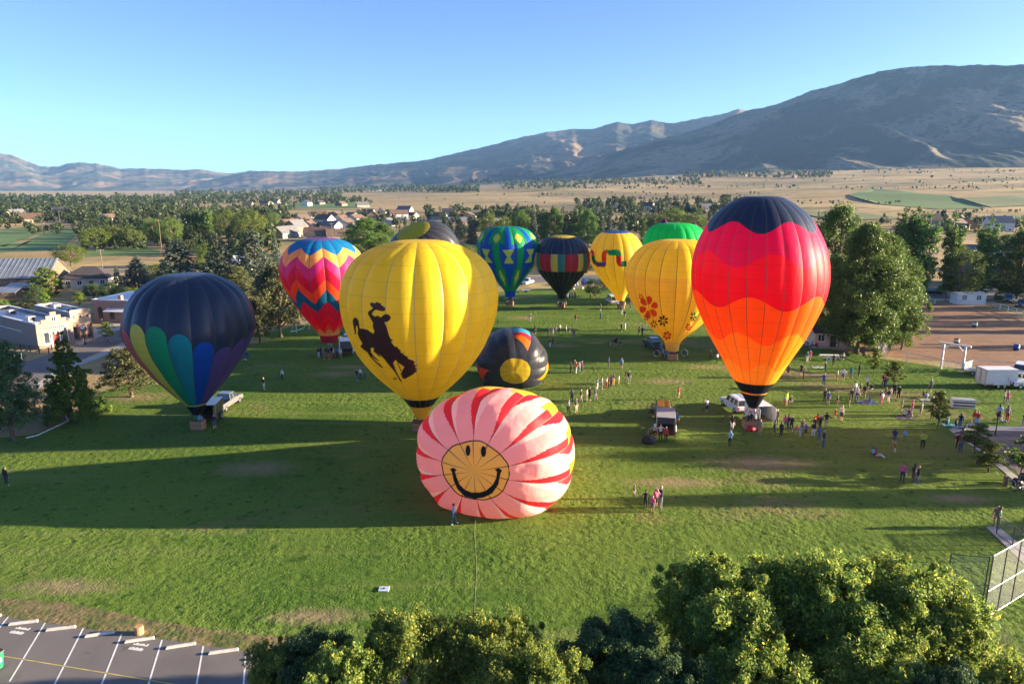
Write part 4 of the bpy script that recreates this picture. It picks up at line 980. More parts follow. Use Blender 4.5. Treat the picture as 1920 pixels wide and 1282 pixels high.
# ---- black balloon with yellow top, still leaning, behind the yellow one
Bs = gp(800, 590)
b = Balloon('leaning_balloon', 'dark balloon with yellow round top leaning behind the yellow balloon', Bs)
c0 = at(796, 480, Bs.y); r0 = 68 / pxm(Bs.y, c0.z)
ax = Vector((-.30, -.42, .86)).normalized()
bot = (Vector((Bs.x, Bs.y, 3.0)) - c0).length
b.lying(c0, ax, [(-bot, .8), (-bot * .75, r0 * .42), (-bot * .4, r0 * .82), (-r0 * .15, r0), (r0 * .3, r0 * .97), (r0 * .62, r0 * .8), (r0 * .80, r0 * .5), (r0 * .86, r0 * .2), (r0 * .88, .02)], bulge=.03, sag=.05)
def fn(g): return [0, .845, .87, 1], [FB['charcoal'], FB['mustard'], FB['yellow']]
b.gores(20, 0, fn, nrow=40)
b.D = np.array([[Bs.x, 3.0, .8]]); b.Y = Bs.y; b.basket()
# ---- black half-inflated balloon lying with its yellow crown to the viewer
Bs = gp(968, 736)
cY = Bs.y + 2.5; b = Balloon('half_inflated_balloon', 'half inflated black balloon lying down with a yellow crown', (Bs.x, cY, 0))
s_ = pxm(cY, 4.0); r0 = 68 / s_
c0 = at(961, 679, cY + 1.5); 
b.lying(c0, (.10, -1, -.10), [(-r0 * 2.6, .8), (-r0 * 2.0, r0 * .35), (-r0 * 1.2, r0 * .75), (-r0 * .4, r0 * .98), (0, r0), (r0 * .35, r0 * .93), (r0 * .58, r0 * .72), (r0 * .70, r0 * .44), (r0 * .74, r0 * .2), (r0 * .75, .02)], bulge=.035, sag=.3, dents=.14, seed=4, squash=.88)
BC = {0: ['skyblue', 'ruby', 'orange', 'amber'], 8: ['skyblue', 'ruby', 'orangered', 'orangered'], 3: ['orange', 'orange', 'amber', 'amber']}
ve2 = float(b.V[np.argmax(b.D[:, 1])])
vc = float(np.interp(.42, (b.D[:, 1] / r0)[::-1][:60], b.V[::-1][:60]))
def fn(g):
    if g in BC:
        c = BC[g]; t = (US + 1) / 2
        a_ = vc - ve2; return [0, ve2 - .06, ve2 + a_ * (.12 + .05 * t), ve2 + a_ * (.28 + .14 * t), ve2 + a_ * (.42 + .3 * t), vc, 1], [FB['charcoal'], FB[c[0]], FB[c[1]], FB[c[2]], FB['charcoal'], FB['yellow']]
    return [0, vc, 1], [FB['charcoal'], FB['yellow']]
b.gores(12, R(0), fn, nrow=44, tape=mat('dark seam', (.04, .04, .045), .7, .1))
# ---- pink smiling balloon lying on the grass
Bs = gp(900, 996)
cY = Bs.y + 4.6; b = Balloon('smiley_balloon', 'pink petalled balloon lying on its side with a yellow smiling face', (Bs.x, cY, 0))
s_ = pxm(cY, 6.0); r0 = 153 / s_
c0 = at(924, 856, cY + 1.2)
b.lying(c0, (-.34, -1, .10), [(-r0 * 2.3, .8), (-r0 * 1.7, r0 * .4), (-r0 * 1.0, r0 * .78), (-r0 * .35, r0 * .97), (0, r0), (r0 * .28, r0 * .93), (r0 * .48, r0 * .76), (r0 * .575, r0 * .56), (r0 * .61, r0 * .42), (r0 * .63, r0 * .2), (r0 * .635, .02)], bulge=.03, sag=.35, dents=.13, seed=6, squash=.86)
vd = float(np.interp(.415, (b.D[:, 1] / r0)[::-1][:60], b.V[::-1][:60])); ve = float(b.V[np.argmax(b.D[:, 1])])
def fn(g):
    def f(u, v):
        if v > vd and abs(u) > .92: return M_tape
        if v > vd: return FB['facegold']
        w = (vd - v) / (vd - ve)                             # 0 at the face, 1 at the widest ring
        hw = .50 * min(1.0, w / .5)
        if u > 1 - hw: return FB['coralred'] if w < 1.0 else FB['mustard']
        if u < -1 + hw:
            if w < .62: return FB['white']
            return FB['white'] if (w < .95 and (u + 1) > (w - .62) * 1.6) else FB['coralred']
        if w > .92 and u > .15: return FB['mustard']
        return FB['pink']
    return f
b.gores(14, R(-4), fn, nrow=150, us=np.array([-1, -.975] + list(np.linspace(-.93, .93, 30)) + [.975, 1]))
rt_ = np.linspace(0, 2 * math.pi, 57); rp_ = b.surf(rt_, np.full(57, vd), np.zeros(57)) - np.array(b.base)
rm_ = MB(); rm_.tube([tuple(q) for q in rp_], .05, FB['outline'], 5, cap=False); rm_.build('face_rim', b.env, fix=False)
PKZ = lambda pts: [(740 + x / 4.005, 680 + y / 4.005) for x, y in pts]
ell = lambda cx, cy, rx, ry: [(cx + rx * math.cos(t), cy + ry * math.sin(t)) for t in np.linspace(0, 2 * math.pi, 20)[:-1]]
b.decal('eye', PKZ(ell(553, 657, 18, 41)), FB['outline'], off=.06)
b.decal('eye', PKZ(ell(668, 664, 20, 41)), FB['outline'], off=.06)
b.decal('smile', PKZ([(418, 797), (440, 785), (468, 800), (455, 814), (465, 850), (490, 910), (530, 950), (580, 970), (640, 970), (690, 955), (740, 910), (765, 860), (770, 815), (752, 800), (780, 788), (808, 803), (795, 830), (780, 910), (735, 975), (670, 1008), (600, 1015), (530, 1000), (475, 945), (445, 880), (432, 815)]), FB['outline'], off=.06)
SMILE = b
# crown line running from the smiling balloon towards the camera
rp = gp(892, 982); rq = gp(889, 1165)
rl = MB(); rl.tube([(rp.x, rp.y, .5), (rp.x, rp.y - 1.5, .04), (rq.x * .5 + rp.x * .5 + .12, (rp.y + rq.y) / 2, .028), (rq.x, rq.y, .028)], .006, mat('white rope', (.5, .5, .34), .8, .1), 5)
tag(rl.build('crown_rope', fix=False), 'pale rope running over the grass from the smiling balloon', 'rope')
# ================================================================= vehicles and gear
M_tyre = mat('tyre rubber', (.02, .02, .022), .85, .1)
M_rim = mat('wheel rim', (.45, .46, .48), .3, .1, metal=.8)
M_trim = mat('black plastic trim', (.025, .025, .028), .6, .1)
M_lamp = mat('headlamp lens', (.75, .76, .78), .15, .05)
M_tail = mat('tail lamp red', (.45, .02, .02), .25, .1)
M_glass = glassmat()
PAINT = {k: mat('car paint ' + k, c, .28, .05, 1.0, coat=.6) for k, c in {'white': (.72, .73, .74), 'silver': (.42, .43, .45), 'grey': (.14, .145, .155), 'black': (.018, .019, .022), 'brown': (.16, .085, .04), 'green': (.018, .05, .045), 'blue': (.02, .07, .30), 'lightblue': (.22, .33, .45), 'red': (.42, .02, .02), 'tan': (.35, .28, .2)}.items()}
def wheel(parent, x, y, r=.36, w=.24):
    s = 1 if y > 0 else -1
    mb = MB(); n = 16
    prof = [(r * .58, -w / 2), (r * .92, -w / 2), (r, -w * .3), (r, w * .3), (r * .92, w / 2), (r * .58, w / 2)]
    vs = []; fs = []
    for rr, yy in prof:
        for k in range(n): vs.append((x + rr * math.cos(2 * math.pi * k / n), y + yy, r + rr * math.sin(2 * math.pi * k / n)))
    for i in range(len(prof) - 1):
        for k in range(n): fs.append((i * n + k, i * n + (k + 1) % n, (i + 1) * n + (k + 1) % n, (i + 1) * n + k))
    mb.add(vs, fs, M_tyre); wo = mb.build('wheel', parent, smooth=False)
    rb = MB(); vs = [(x, y + s * w * .28, r)] + [(x + r * .6 * math.cos(2 * math.pi * k / 10), y + s * w * .42, r + r * .6 * math.sin(2 * math.pi * k / 10)) for k in range(10)]
    rb.add(vs, [(0, 1 + k, 1 + (k + 1) % 10) for k in range(10)], M_rim); rb.build('rim', wo)
KINDS = {  # length, width, sill, belt height, roof height, hood x, windscreen base/top x, roof end x, rear glass bottom x (as fractions of length from rear=0 to front=1)
 'suv': (4.9, 1.95, .35, 1.08, 1.82, .72, .70, .60, .06, .01), 'sedan': (4.6, 1.82, .28, .92, 1.45, .72, .68, .54, .27, .12), 'van': (5.4, 2.0, .35, 1.15, 2.15, .84, .82, .72, .03, .005), 'pickup': (5.7, 1.98, .42, 1.12, 1.86, .74, .72, .64, .42, .39)}
def car(kind, paint, rear, front, label, group=None, name=None, openrear=False):
    Lg, Wd, sill, belt, roof, hx, w0, w1, r1, r0 = KINDS[kind]
    a, c = gp(*rear), gp(*front); d = (c - a).normalized(); mid = (a + c) / 2
    name = name or {'suv': 'parked_suv', 'sedan': 'parked_car', 'van': 'parked_van', 'pickup': 'pickup_truck'}[kind]
    root = empty(name, (mid.x, mid.y, .06), math.atan2(d.y, d.x)); tag(root, label, {'suv': 'car', 'sedan': 'car', 'van': 'van', 'pickup': 'pickup truck'}[kind], group)
    X = lambda f: (f - .5) * Lg
    P = PAINT[paint]; hw = Wd / 2; mb = MB()
    hood = belt - .04
    prof = [(X(0) + .02, sill + .1), (X(.03), sill), (X(.97), sill), (X(1), sill + .12), (X(1) - .02, hood * .78), (X(.97), hood * .9), (X(hx), hood + .04)]
    if kind == 'pickup':
        prof += [(X(.40), belt), (X(.40), sill + .55), (X(0) + .02, sill + .55)]
        mb.prism(prof, -hw, hw, P)
        mb.box(X(0), X(.40), -hw, -hw + .1, sill + .5, belt - .02, P); mb.box(X(0), X(.40), hw - .1, hw, sill + .5, belt - .02, P); mb.box(X(0) - .03, X(0) + .08, -hw + .1, hw - .1, sill + .5, belt - .03, P)
    else:
        prof += [(X(r0), belt), (X(0), belt * .85)]
        mb.prism(prof, -hw, hw, P)
    body = mb.build('body', root, bevel=.05)
    t = .80
    gb = [(X(r0 + .003), belt - .02), (X(w0), belt - .02), (X(w1), roof), (X(r1), roof)]
    cb = MB(); vs = []
    for s in (-1, 1):
        for i, (x, z) in enumerate(gb): vs.append((x, s * hw * (.97 if i < 2 else t), z))
    cb.add(vs, [(0, 1, 2, 3), (7, 6, 5, 4), (0, 4, 5, 1), (1, 5, 6, 2), (2, 6, 7, 3), (3, 7, 4, 0)], P)
    cab = cb.build('cabin', root, bevel=.05)
    def pane(nm, q, off):
        n = (Vector(q[1]) - Vector(q[0])).cross(Vector(q[3]) - Vector(q[0])).normalized()
        if n.dot(Vector(off)) < 0: n = -n
        g = MB(); qq = [Vector(p) + n * .012 for p in q]; c_ = sum(qq, Vector()) / 4; qq = [c_ + (p - c_) * .86 for p in qq]
        g.add(qq, [(0, 1, 2, 3)], M_glass); g.build(nm, cab, fix=False)
    pane('windscreen', [vs[1], vs[5], vs[6], vs[2]], (1, 0, .3)); pane('rear_window', [vs[0], vs[4], vs[7], vs[3]], (-1, 0, .3))
    for s, o in ((0, -1), (4, 1)):
        A, B, C_, D_ = [Vector(vs[s + i]) for i in range(4)]
        n = 2 if kind in ('sedan', 'pickup') else 3
        for k in range(n):
            f0, f1 = k / n, (k + 1) / n
            pane('side_window', [A.lerp(B, f0 + .02), A.lerp(B, f1 - .02), D_.lerp(C_, f1 - .02), D_.lerp(C_, f0 + .02)], (0, o, .2))
    for fx in (.17, .81):
        for s in (-1, 1): wheel(root, X(fx), s * (hw - .10), .38 if kind != 'sedan' else .33)
    for s in (-1, 1):
        h = MB(); h.box(X(1) - .06, X(1) + .015, s * hw * .62 - .2, s * hw * .62 + .2, hood * .62, hood * .8, M_lamp); h.build('headlight', body)
        h = MB(); h.box(X(0) - .035, X(0) + .06, s * hw * .86 - .1, s * hw * .86 + .1, belt * .62, belt * .9, M_tail); h.build('taillight', body)
        h = MB(); h.box(X(w0) - .18, X(w0) - .02, s * (hw + .12) - .1, s * (hw + .12) + .1, belt + .02, belt + .18, P if kind != 'van' else M_trim); h.build('mirror', root, bevel=.03)
    for nm, x0, x1 in (('front_bumper', X(1) - .05, X(1) + .07), ('rear_bumper', X(0) - .08, X(0) + .05)):
        h = MB(); h.box(x0, x1, -hw * .93, hw * .93, sill + .02, sill + .24, M_trim); h.build(nm, root, bevel=.03)
    g = MB(); g.box(X(1) - .02, X(1) + .012, -hw * .38, hw * .38, hood * .55, hood * .76, M_trim); g.build('grille', body)
    if kind == 'suv':
        for s in (-1, 1):
            h = MB(); h.tube([(X(r1 + .05), s * hw * .7, roof + .06), (X(w1 - .03), s * hw * .7, roof + .06)], .03, M_trim, 5); h.build('roof_rail', root, fix=False)
    return root
M_tw = mat('trailer white', (.70, .71, .72), .4, .06, 1.0); M_tb = mat('trailer black', (.03, .03, .034), .4, .1, 1.0); M_alu = mat('aluminium trim', (.55, .56, .57), .35, .08, metal=.7); M_ply = mat('plywood', (.30, .17, .08), .7, .25, 3.0)
M_grey = mat('trailer grey roof', (.32, .33, .35), .5, .08, 1.0)
def trailer(rear, front, label, Lg=3.6, Wd=2.0, Ht=2.05, skin=M_tw, roof=M_tw, open_rear=True, axles=1, door='ramp', nose=.35):
    a, c = gp(*rear), gp(*front); d = (c - a).normalized()
    root = empty('cargo_trailer', (a.x + d.x * Lg / 2, a.y + d.y * Lg / 2, .04), math.atan2(d.y, d.x)); tag(root, label, 'trailer', 'trailers on the park lawn')
    x0, x1, hw, z0, z1 = -Lg / 2, Lg / 2, Wd / 2, .42, .42 + Ht
    for nm, args, m in (('floor', (x0, x1, -hw, hw, z0, z0 + .1), M_ply), ('side_wall', (x0, x1, -hw, -hw + .06, z0 + .1, z1 - .06), skin), ('side_wall', (x0, x1, hw - .06, hw, z0 + .1, z1 - .06), skin), ('front_wall', (x1 - .06, x1, -hw + .06, hw - .06, z0 + .1, z1 - .06), skin), ('roof', (x0 - .03, x1 + .03, -hw - .03, hw + .03, z1 - .06, z1), roof)):
        b_ = MB(); b_.box(*args, m); b_.build(nm, root, bevel=.015)
    for s in (-1, 1):
        b_ = MB(); b_.box(x0 - .04, x0 + .06, s * (hw - .02) - .06, s * (hw - .02) + .06, z0 - .04, z1 - .07, M_alu); b_.build('rear_post', root)
        b_ = MB(); b_.box(x0 - .05, x0 - .03, s * (hw - .02) - .05, s * (hw - .02) + .05, z0 + .05, z0 + .3, M_tail); b_.build('taillight', root)
        b_ = MB(); b_.prism([(-.75 - .4 * (axles - 1), .52), (-.6 - .4 * (axles - 1), .86), (.6 + .4 * (axles - 1), .86), (.75 + .4 * (axles - 1), .52)], s * (hw + .12) - .13, s * (hw + .12) + .13, skin); b_.build('fender', root)
        for k in range(axles): wheel(root, (k - (axles - 1) / 2) * .85, s * (hw + .13), .34, .22)
    b_ = MB(); b_.tube([(x1 - .1, -hw * .6, z0), (x1 + 1.2, 0, z0)], .05, M_trim, 5); b_.tube([(x1 - .1, hw * .6, z0), (x1 + 1.2, 0, z0)], .05, M_trim, 5); b_.tube([(x1 + 1.1, 0, 0), (x1 + 1.1, 0, z0 + .3)], .05, M_trim, 5); b_.build('hitch', root, fix=False)
    if not open_rear:
        for s in (-1, 1):
            b_ = MB(); b_.box(x0 - .03, x0 + .02, min(s * .03, s * (hw - .1)), max(s * .03, s * (hw - .1)), z0 + .06, z1 - .12, skin); dd = b_.build('rear_door', root, bevel=.01)
            h = MB(); h.tube([(x0 - .06, s * .12, z0 + .2), (x0 - .06, s * .12, z1 - .3)], .02, M_alu, 5); h.build('bar', dd, fix=False)
        b_ = MB(); b_.box(x1 - 1.35, x1 - .6, -hw - .03, -hw, z0 + .14, z1 - .25, M_tw); dd = b_.build('side_door', root); h = MB(); h.box(x1 - 1.28, x1 - 1.22, -hw - .06, -hw - .03, z0 + .8, z0 + 1.0, M_trim); h.build('handle', dd)
    elif door == 'ramp':
        M_ = Matrix.Translation((x0 - .05, 0, z0)) @ Matrix.Rotation(R(14), 4, 'Y')
        b_ = MB(); b_.box(-Ht * .0 - 1.5, 0, -hw + .08, hw - .08, -.04, .02, M_ply, M_); b_.build('ramp', root)
    else:
        for s in (-1, 1):
            if door == 'right' and s > 0: continue
            b_ = MB(); y = s * (hw + .02); b_.box(x0 - hw * .95, x0 - .06, y - .03, y + .03, z0 + .08, z1 - .1, M_ply if door == 'right' else skin); b_.build('rear_door', root, bevel=.01)
    return root
car('pickup', 'grey', (411, 772), (437, 755), 'dark grey pickup hitched to trailer beside the rainbow balloon basket')
trailer((390, 795), (404, 780), 'black sided trailer with pale roof beside the rainbow balloon basket', 3.2, 1.9, 1.9, skin=M_tb, roof=M_tw, door='both')
trailer((650, 668), (652, 654), 'white open backed trailer beside the chevron balloon crowd', 3.2, 2.1, 2.1, door='both')
car('suv', 'black', (653, 650), (655, 638), 'black vehicle in front of the white trailer by the chevron balloon')
trailer((1247, 823), (1246, 795), 'grey roofed open trailer being unloaded in middle of the lawn', 3.6, 2.0, 2.05, skin=M_tw, roof=M_grey, door='right')
car('suv', 'brown', (1243, 793), (1241, 768), 'brown topped vehicle hitched to the grey roofed open trailer')
car('suv', 'white', (1393, 777), (1364, 758), 'white suv with roof rails left of the sunset balloon basket')
trailer((1431, 797), (1412, 784), 'white trailer with open doors behind the sunset balloon basket', 3.0, 1.9, 1.9, door='both')
car('pickup', 'green', (1240, 662), (1212, 645), 'dark green pickup left of the flower balloon basket')
car('van', 'white', (1156, 576), (1140, 564), 'white van beside the ribbon balloon basket')
car('pickup', 'white', (956, 556), (957, 566), 'white truck facing forward behind the green and blue balloon basket')
car('pickup', 'white', (978, 537), (998, 531), 'white pickup parked on the road behind the green balloon')
car('suv', 'black', (1072, 543), (1090, 541), 'black car at the edge of the lawn right of the belt balloon')
car('suv', 'blue', (1098, 534), (1114, 533), 'dark blue suv on the road beside the small dark tree')
car('van', 'white', (1056, 562), (1062, 556), 'small white van behind the belt balloon basket')
trailer((1836, 724), (1893, 724), 'long white closed trailer with two axles near the arena gate', 4.4, 2.1, 2.2, open_rear=False, axles=2)
car('pickup', 'white', (1903, 727), (1955, 727), 'white pickup cut by the right edge, towing the closed trailer')
car('suv', 'white', (1917, 697), (1905, 714), 'white suv facing forward beside the closed trailer')
for k, pa, r_, f_, l in (('suv', 'black', (1742, 553), (1764, 553), 'dark suv parked between the poplar trunks behind the arena'), ('sedan', 'silver', (1768, 552), (1786, 552), 'silver car parked right of the dark suv behind the arena'), ('sedan', 'white', (1706, 552), (1722, 552), 'white car half hidden by the cottonwood behind the arena'),
                   ('sedan', 'lightblue', (1836, 538), (1856, 535), 'pale blue car parked in front of the brick church'), ('sedan', 'black', (1856, 539), (1876, 536), 'black car parked in front of the brick church'), ('suv', 'lightblue', (1897, 562), (1884, 571), 'pale blue suv parked beside the arena corner fence'), ('suv', 'grey', (1924, 572), (1908, 580), 'grey suv parked at right edge behind arena fence'),
                   ('sedan', 'blue', (56, 494), (88, 493), 'blue car parked on dry grass beyond the metal barn'), ('sedan', 'red', (95, 494), (112, 493), 'red car parked beside the broad dark green tree'), ('sedan', 'white', (1668, 556), (1686, 556), 'white car parked left of the half bare poplar')):
    car(k, pa, r_, f_, l)
def flat_trailer(p0, p1, label):
    a, c = gp(*p0), gp(*p1); d = (c - a); Lg = d.length; root = empty('flat_trailer', ((a.x + c.x) / 2, (a.y + c.y) / 2, .04), math.atan2(d.y, d.x)); tag(root, label, 'trailer', 'trailers on the park lawn')
    b_ = MB(); b_.box(-Lg / 2, Lg / 2, -.95, .95, .5, .6, M_grey); b_.build('deck', root)
    for s in (-1, 1):
        b_ = MB(); b_.tube([(-Lg / 2, s * .95, .6), (-Lg / 2, s * .95, .95), (Lg / 2, s * .95, .95), (Lg / 2, s * .95, .6)], .03, M_alu, 5); b_.build('side_rail', root, fix=False); wheel(root, 0, s * 1.08, .32, .2)
    b_ = MB(); b_.tube([(Lg / 2, 0, .52), (Lg / 2 + 1.1, 0, .5)], .05, M_trim, 5); b_.build('hitch', root, fix=False)
flat_trailer((1836, 702), (1806, 699), 'low flat trailer parked along the white arena fence')
flat_trailer((994, 548), (978, 548), 'dark flat trailer beside the green and blue balloon')
def fan(px, label):
    p = gp(*px); root = empty('inflator_fan', p, random.uniform(-.6, .6)); tag(root, label, 'fan', 'inflator fans')
    b_ = MB(); n = 18
    for k in range(n):
        a0, a1 = 2 * math.pi * k / n, 2 * math.pi * (k + 1) / n
        b_.add([(r * math.cos(a), y, .68 + r * math.sin(a)) for a in (a0, a1) for r, y in ((.52, -.15), (.58, -.15), (.58, .15), (.52, .15))], [(0, 1, 5, 4), (1, 2, 6, 5), (2, 3, 7, 6), (3, 0, 4, 7)], M_grey)
    b_.build('shroud', root)
    for k in range(4):
        b_ = MB(); a = k * math.pi / 2 + .4; c_, s_ = math.cos(a), math.sin(a); b_.add([(.05 * -s_, -.04, .68 + .05 * c_), (.5 * c_ - .1 * s_, -.06, .68 + .5 * s_ + .1 * c_), (.5 * c_ + .06 * s_, .05, .68 + .5 * s_ - .06 * c_), (.05 * s_, .04, .68 - .05 * c_)], [(0, 1, 2, 3)], M_trim); b_.build('blade', root)
    for s in (-1, 1):
        b_ = MB(); b_.tube([(s * .4, -.3, .03), (s * .4, 0, .3), (s * .4, .4, .03)], .03, M_trim, 5); b_.build('stand', root, fix=False)
fan((1231, 670), 'grey inflator fan left of the flower balloon basket'); fan((1283, 669), 'grey inflator fan right of the flower balloon basket')
def bag(px, m, label, s=1.0, nm='envelope_bag'):
    p = gp(*px); bm = bmesh.new(); bmesh.ops.create_icosphere(bm, subdivisions=3, radius=1)
    rng = np.random.default_rng(int(px[0]))
    ph = rng.uniform(0, 6, 6)
    for v in bm.verts:
        x, y, z = v.co; k = 1 + .12 * math.sin(3 * x + ph[0]) * math.sin(4 * y + ph[1]) + .06 * math.sin(9 * z + 5 * x + ph[2])
        v.co = (x * .75 * k * s, y * .6 * k * s, max(0, (z * .5 * k + .38) * s) + .02)
    me = bpy.data.meshes.new(nm); bm.to_mesh(me); bm.free(); me.materials.append(m); me.polygons.foreach_set('use_smooth', np.ones(len(me.polygons), bool))
    o = link(nm, me, None, p); tag(o, label, 'bag')
    h = MB(); h.tube([(-.3 * s, -.35 * s, .7 * s), (0, -.4 * s, .95 * s), (.3 * s, -.35 * s, .7 * s)], .03, M_trim, 5); h.build('handle', o, fix=False)
bag((1216, 831), mat('navy canvas', (.012, .016, .03), .8, .2, 4.), 'navy canvas bag on the grass below the grey roofed trailer')
fan((1224, 822), 'grey inflator fan left of the grey roofed trailer')
bag((1408, 808), mat('red cover', (.35, .01, .03), .7, .2, 4.), 'red cover bundled at the foot of the sunset balloon basket', .7, 'basket_cover')
# ================================================================= buildings, fences and street furniture
M_brickpale = None
def brickmat(name, c1, c2, mortar, sc=1.0):
    if name in MATS: return MATS[name]
    m, t, b = nodemat(name)
    tc = t.nodes.new('ShaderNodeTexCoord'); sp = t.nodes.new('ShaderNodeSeparateXYZ'); cb = t.nodes.new('ShaderNodeCombineXYZ'); ad = t.nodes.new('ShaderNodeMath'); ad.operation = 'ADD'
    t.links.new(tc.outputs['Object'], sp.inputs[0]); t.links.new(sp.outputs[0], ad.inputs[0]); t.links.new(sp.outputs[1], ad.inputs[1]); t.links.new(ad.outputs[0], cb.inputs[0]); t.links.new(sp.outputs[2], cb.inputs[1])
    br = t.nodes.new('ShaderNodeTexBrick'); br.inputs['Color1'].default_value = (*c1, 1); br.inputs['Color2'].default_value = (*c2, 1); br.inputs['Mortar'].default_value = (*mortar, 1)
    br.inputs['Scale'].default_value = 1.0; br.inputs['Brick Width'].default_value = .4 * sc; br.inputs['Row Height'].default_value = .14 * sc; br.inputs['Mortar Size'].default_value = .012
    t.links.new(cb.outputs[0], br.inputs['Vector']); t.links.new(br.outputs[0], b.inputs['Base Color']); b.inputs['Roughness'].default_value = .85
    MATS[name] = m
    return m
M_br1 = brickmat('weathered brick', (.30, .20, .165), (.23, .155, .13), (.30, .27, .24))
M_br2 = brickmat('red brick', (.26, .09, .06), (.20, .07, .05), (.30, .25, .22))
M_peach = brickmat('peach brick', (.52, .33, .22), (.46, .28, .18), (.5, .42, .34))
M_roofw = mat('white membrane roof', (.66, .68, .70), .6, .12, .3)
M_white = mat('white trim paint', (.75, .75, .73), .5, .06)
M_reddoor = mat('red door paint', (.42, .03, .03), .45, .1)
M_metal = mat('galvanised roofing', (.34, .37, .40), .35, .2, .5, metal=.55)
M_dark = mat('dark shingles', (.05, .045, .05), .85, .3, 2.0, bump=.3)
M_wood = mat('weathered boards', (.17, .12, .085), .85, .3, 3.0, bump=.3)
M_navyroof = mat('navy standing seam roof', (.035, .055, .10), .4, .15, .6)
M_wallw = mat('cream render', (.50, .47, .42), .8, .1, 1.0)
M_pole = mat('pole timber', (.16, .115, .085), .9, .3, 4.0)
M_pipe = mat('white pipe paint', (.70, .71, .72), .45, .08, 2.0)
M_galv = mat('galvanised pipe', (.11, .115, .12), .4, .1, 3.0, metal=.6)
def wbox(parent, nm, x0, x1, y0, y1, z0, z1, m, **k):
    b_ = MB(); b_.box(x0, x1, y0, y1, z0, z1, m); return b_.build(nm, parent, **k)
def window(parent, face, u, z, w, h, wallpos, fm=M_white, arch=False):
    """a window standing proud of a wall; face: 'x+','x-','y-','y+', wallpos the plane, u the centre along it"""
    sgn = 1 if face[1] == '+' else -1; d0, d1 = (wallpos, wallpos + sgn * .05)
    lo, hi = min(d0, d1), max(d0, d1); lo2, hi2 = min(wallpos, wallpos + sgn * .03), max(wallpos, wallpos + sgn * .03)
    f = MB()
    def bx(mb, a0, a1, z0, z1, l, h_, m):
        if face[0] == 'x': mb.box(l, h_, a0, a1, z0, z1, m)
        else: mb.box(a0, a1, l, h_, z0, z1, m)
    t = .09
    for a0, a1, z0, z1 in ((u - w / 2, u - w / 2 + t, z, z + h), (u + w / 2 - t, u + w / 2, z, z + h), (u - w / 2 + t, u + w / 2 - t, z, z + t), (u - w / 2 + t, u + w / 2 - t, z + h - t, z + h), (u - .03, u + .03, z + t, z + h - t)): bx(f, a0, a1, z0, z1, lo, hi, fm)
    o = f.build('window', parent)
    g = MB(); bx(g, u - w / 2 + t, u + w / 2 - t, z + t, z + h - t, lo2, hi2, M_glass); g.build('pane', o)
    s = MB(); bx(s, u - w / 2 - .06, u + w / 2 + .06, z - .08, z - .003, min(wallpos, wallpos + sgn * .1), max(wallpos, wallpos + sgn * .1), fm); s.build('sill', o)
    return o
# --- the brick shops at the left; local +x faces the street, local y runs along the street
A0, A1, A2 = gp(73, 655), gp(131, 642), gp(180, 637)
sd = (A2 - A0); slen = sd.length; rz = math.atan2(sd.y, sd.x) - math.pi / 2
def shop(origin, along, depth, h, wall, label, peach=False, stepped=False, name='brick_shop'):
    root = empty(name, (origin.x, origin.y, 0), rz); tag(root, label, 'building', 'shops along the street')
    t = .3
    wbox(root, 'wall', -depth, 0, 0, t, 0, h, wall); wbox(root, 'wall', -depth, 0, along - t, along, 0, h, wall); wbox(root, 'wall', -depth, -depth + t, t, along - t, 0, h, wall)
    fr = wbox(root, 'front_wall', -t, 0, t, along - t, 0, h + .003, wall)
    rf = wbox(root, 'roof', -depth + t, -t, t, along - t, h - .75, h - .6, M_roofw)
    for nm, a in (('coping', (-depth - .05, .05, -.05, t + .05, h, h + .12)), ('coping', (-depth - .05, .05, along - t - .05, along + .05, h, h + .12)), ('coping', (-depth - .05, -depth + t + .05, t + .05, along - t - .05, h, h + .12))): wbox(root, nm, *a, M_roofw)
    for i, (x, y) in enumerate(((-depth * .3, along * .4), (-depth * .7, along * .55))):
        u = wbox(rf, 'roof_unit', x - .8, x + .8, y - .6, y + .6, h - .6, h + .35, M_grey); wbox(u, 'grille', x - .81, x + .81, y - .4, y + .4, h - .4, h + .1, M_trim)
    return root, fr
h1 = 4.3
al1 = (A1 - A0).length
s1, f1 = shop(A0, al1, 26, h1, M_br1, 'long weathered brick shop with stepped front and red door')
for k, (y0, y1, z) in enumerate(((.9, al1 - .9, .6), (1.7, al1 - 1.7, 1.2), (2.4, al1 - 2.4, 1.8))): wbox(f1, 'parapet_step', -.3 - .002 * k, .002 * k, y0, y1, h1 + .003, h1 + z, M_br1)
window(s1, 'x+', 1.9, .7, 1.9, 2.1, 0); window(s1, 'x+', al1 - 1.9, .7, 1.9, 2.1, 0); window(s1, 'x+', al1 / 2, h1 + .1, .8, .9, .004)
d_ = wbox(s1, 'door', 0, .06, al1 / 2 - .55, al1 / 2 + .55, .02, 2.2, M_reddoor); wbox(d_, 'handle', .06, .12, al1 / 2 + .35, al1 / 2 + .42, 1.0, 1.2, M_steel)
wbox(s1, 'door_frame', 0, .05, al1 / 2 - .75, al1 / 2 - .56, .02, 2.9, M_white); wbox(s1, 'door_frame', 0, .05, al1 / 2 + .56, al1 / 2 + .75, .02, 2.9, M_white); wbox(s1, 'door_light', 0, .04, al1 / 2 - .55, al1 / 2 + .55, 2.3, 2.85, M_glass)
sg = wbox(s1, 'sign_board', 0, .08, .8, al1 - .8, 3.15, 3.7, M_wallw)
for k in range(11): wbox(sg, 'letter', .08, .11, 1.1 + k * (al1 - 2.4) / 11, 1.1 + k * (al1 - 2.4) / 11 + (al1 - 2.4) / 16, 3.25, 3.6, mat('sign letter red', (.35, .03, .03), .6, .1) if k % 3 else M_trim)
wbox(s1, 'side_stripe', -24, -6, -.02, 0, 2.4, 2.52, M_white)
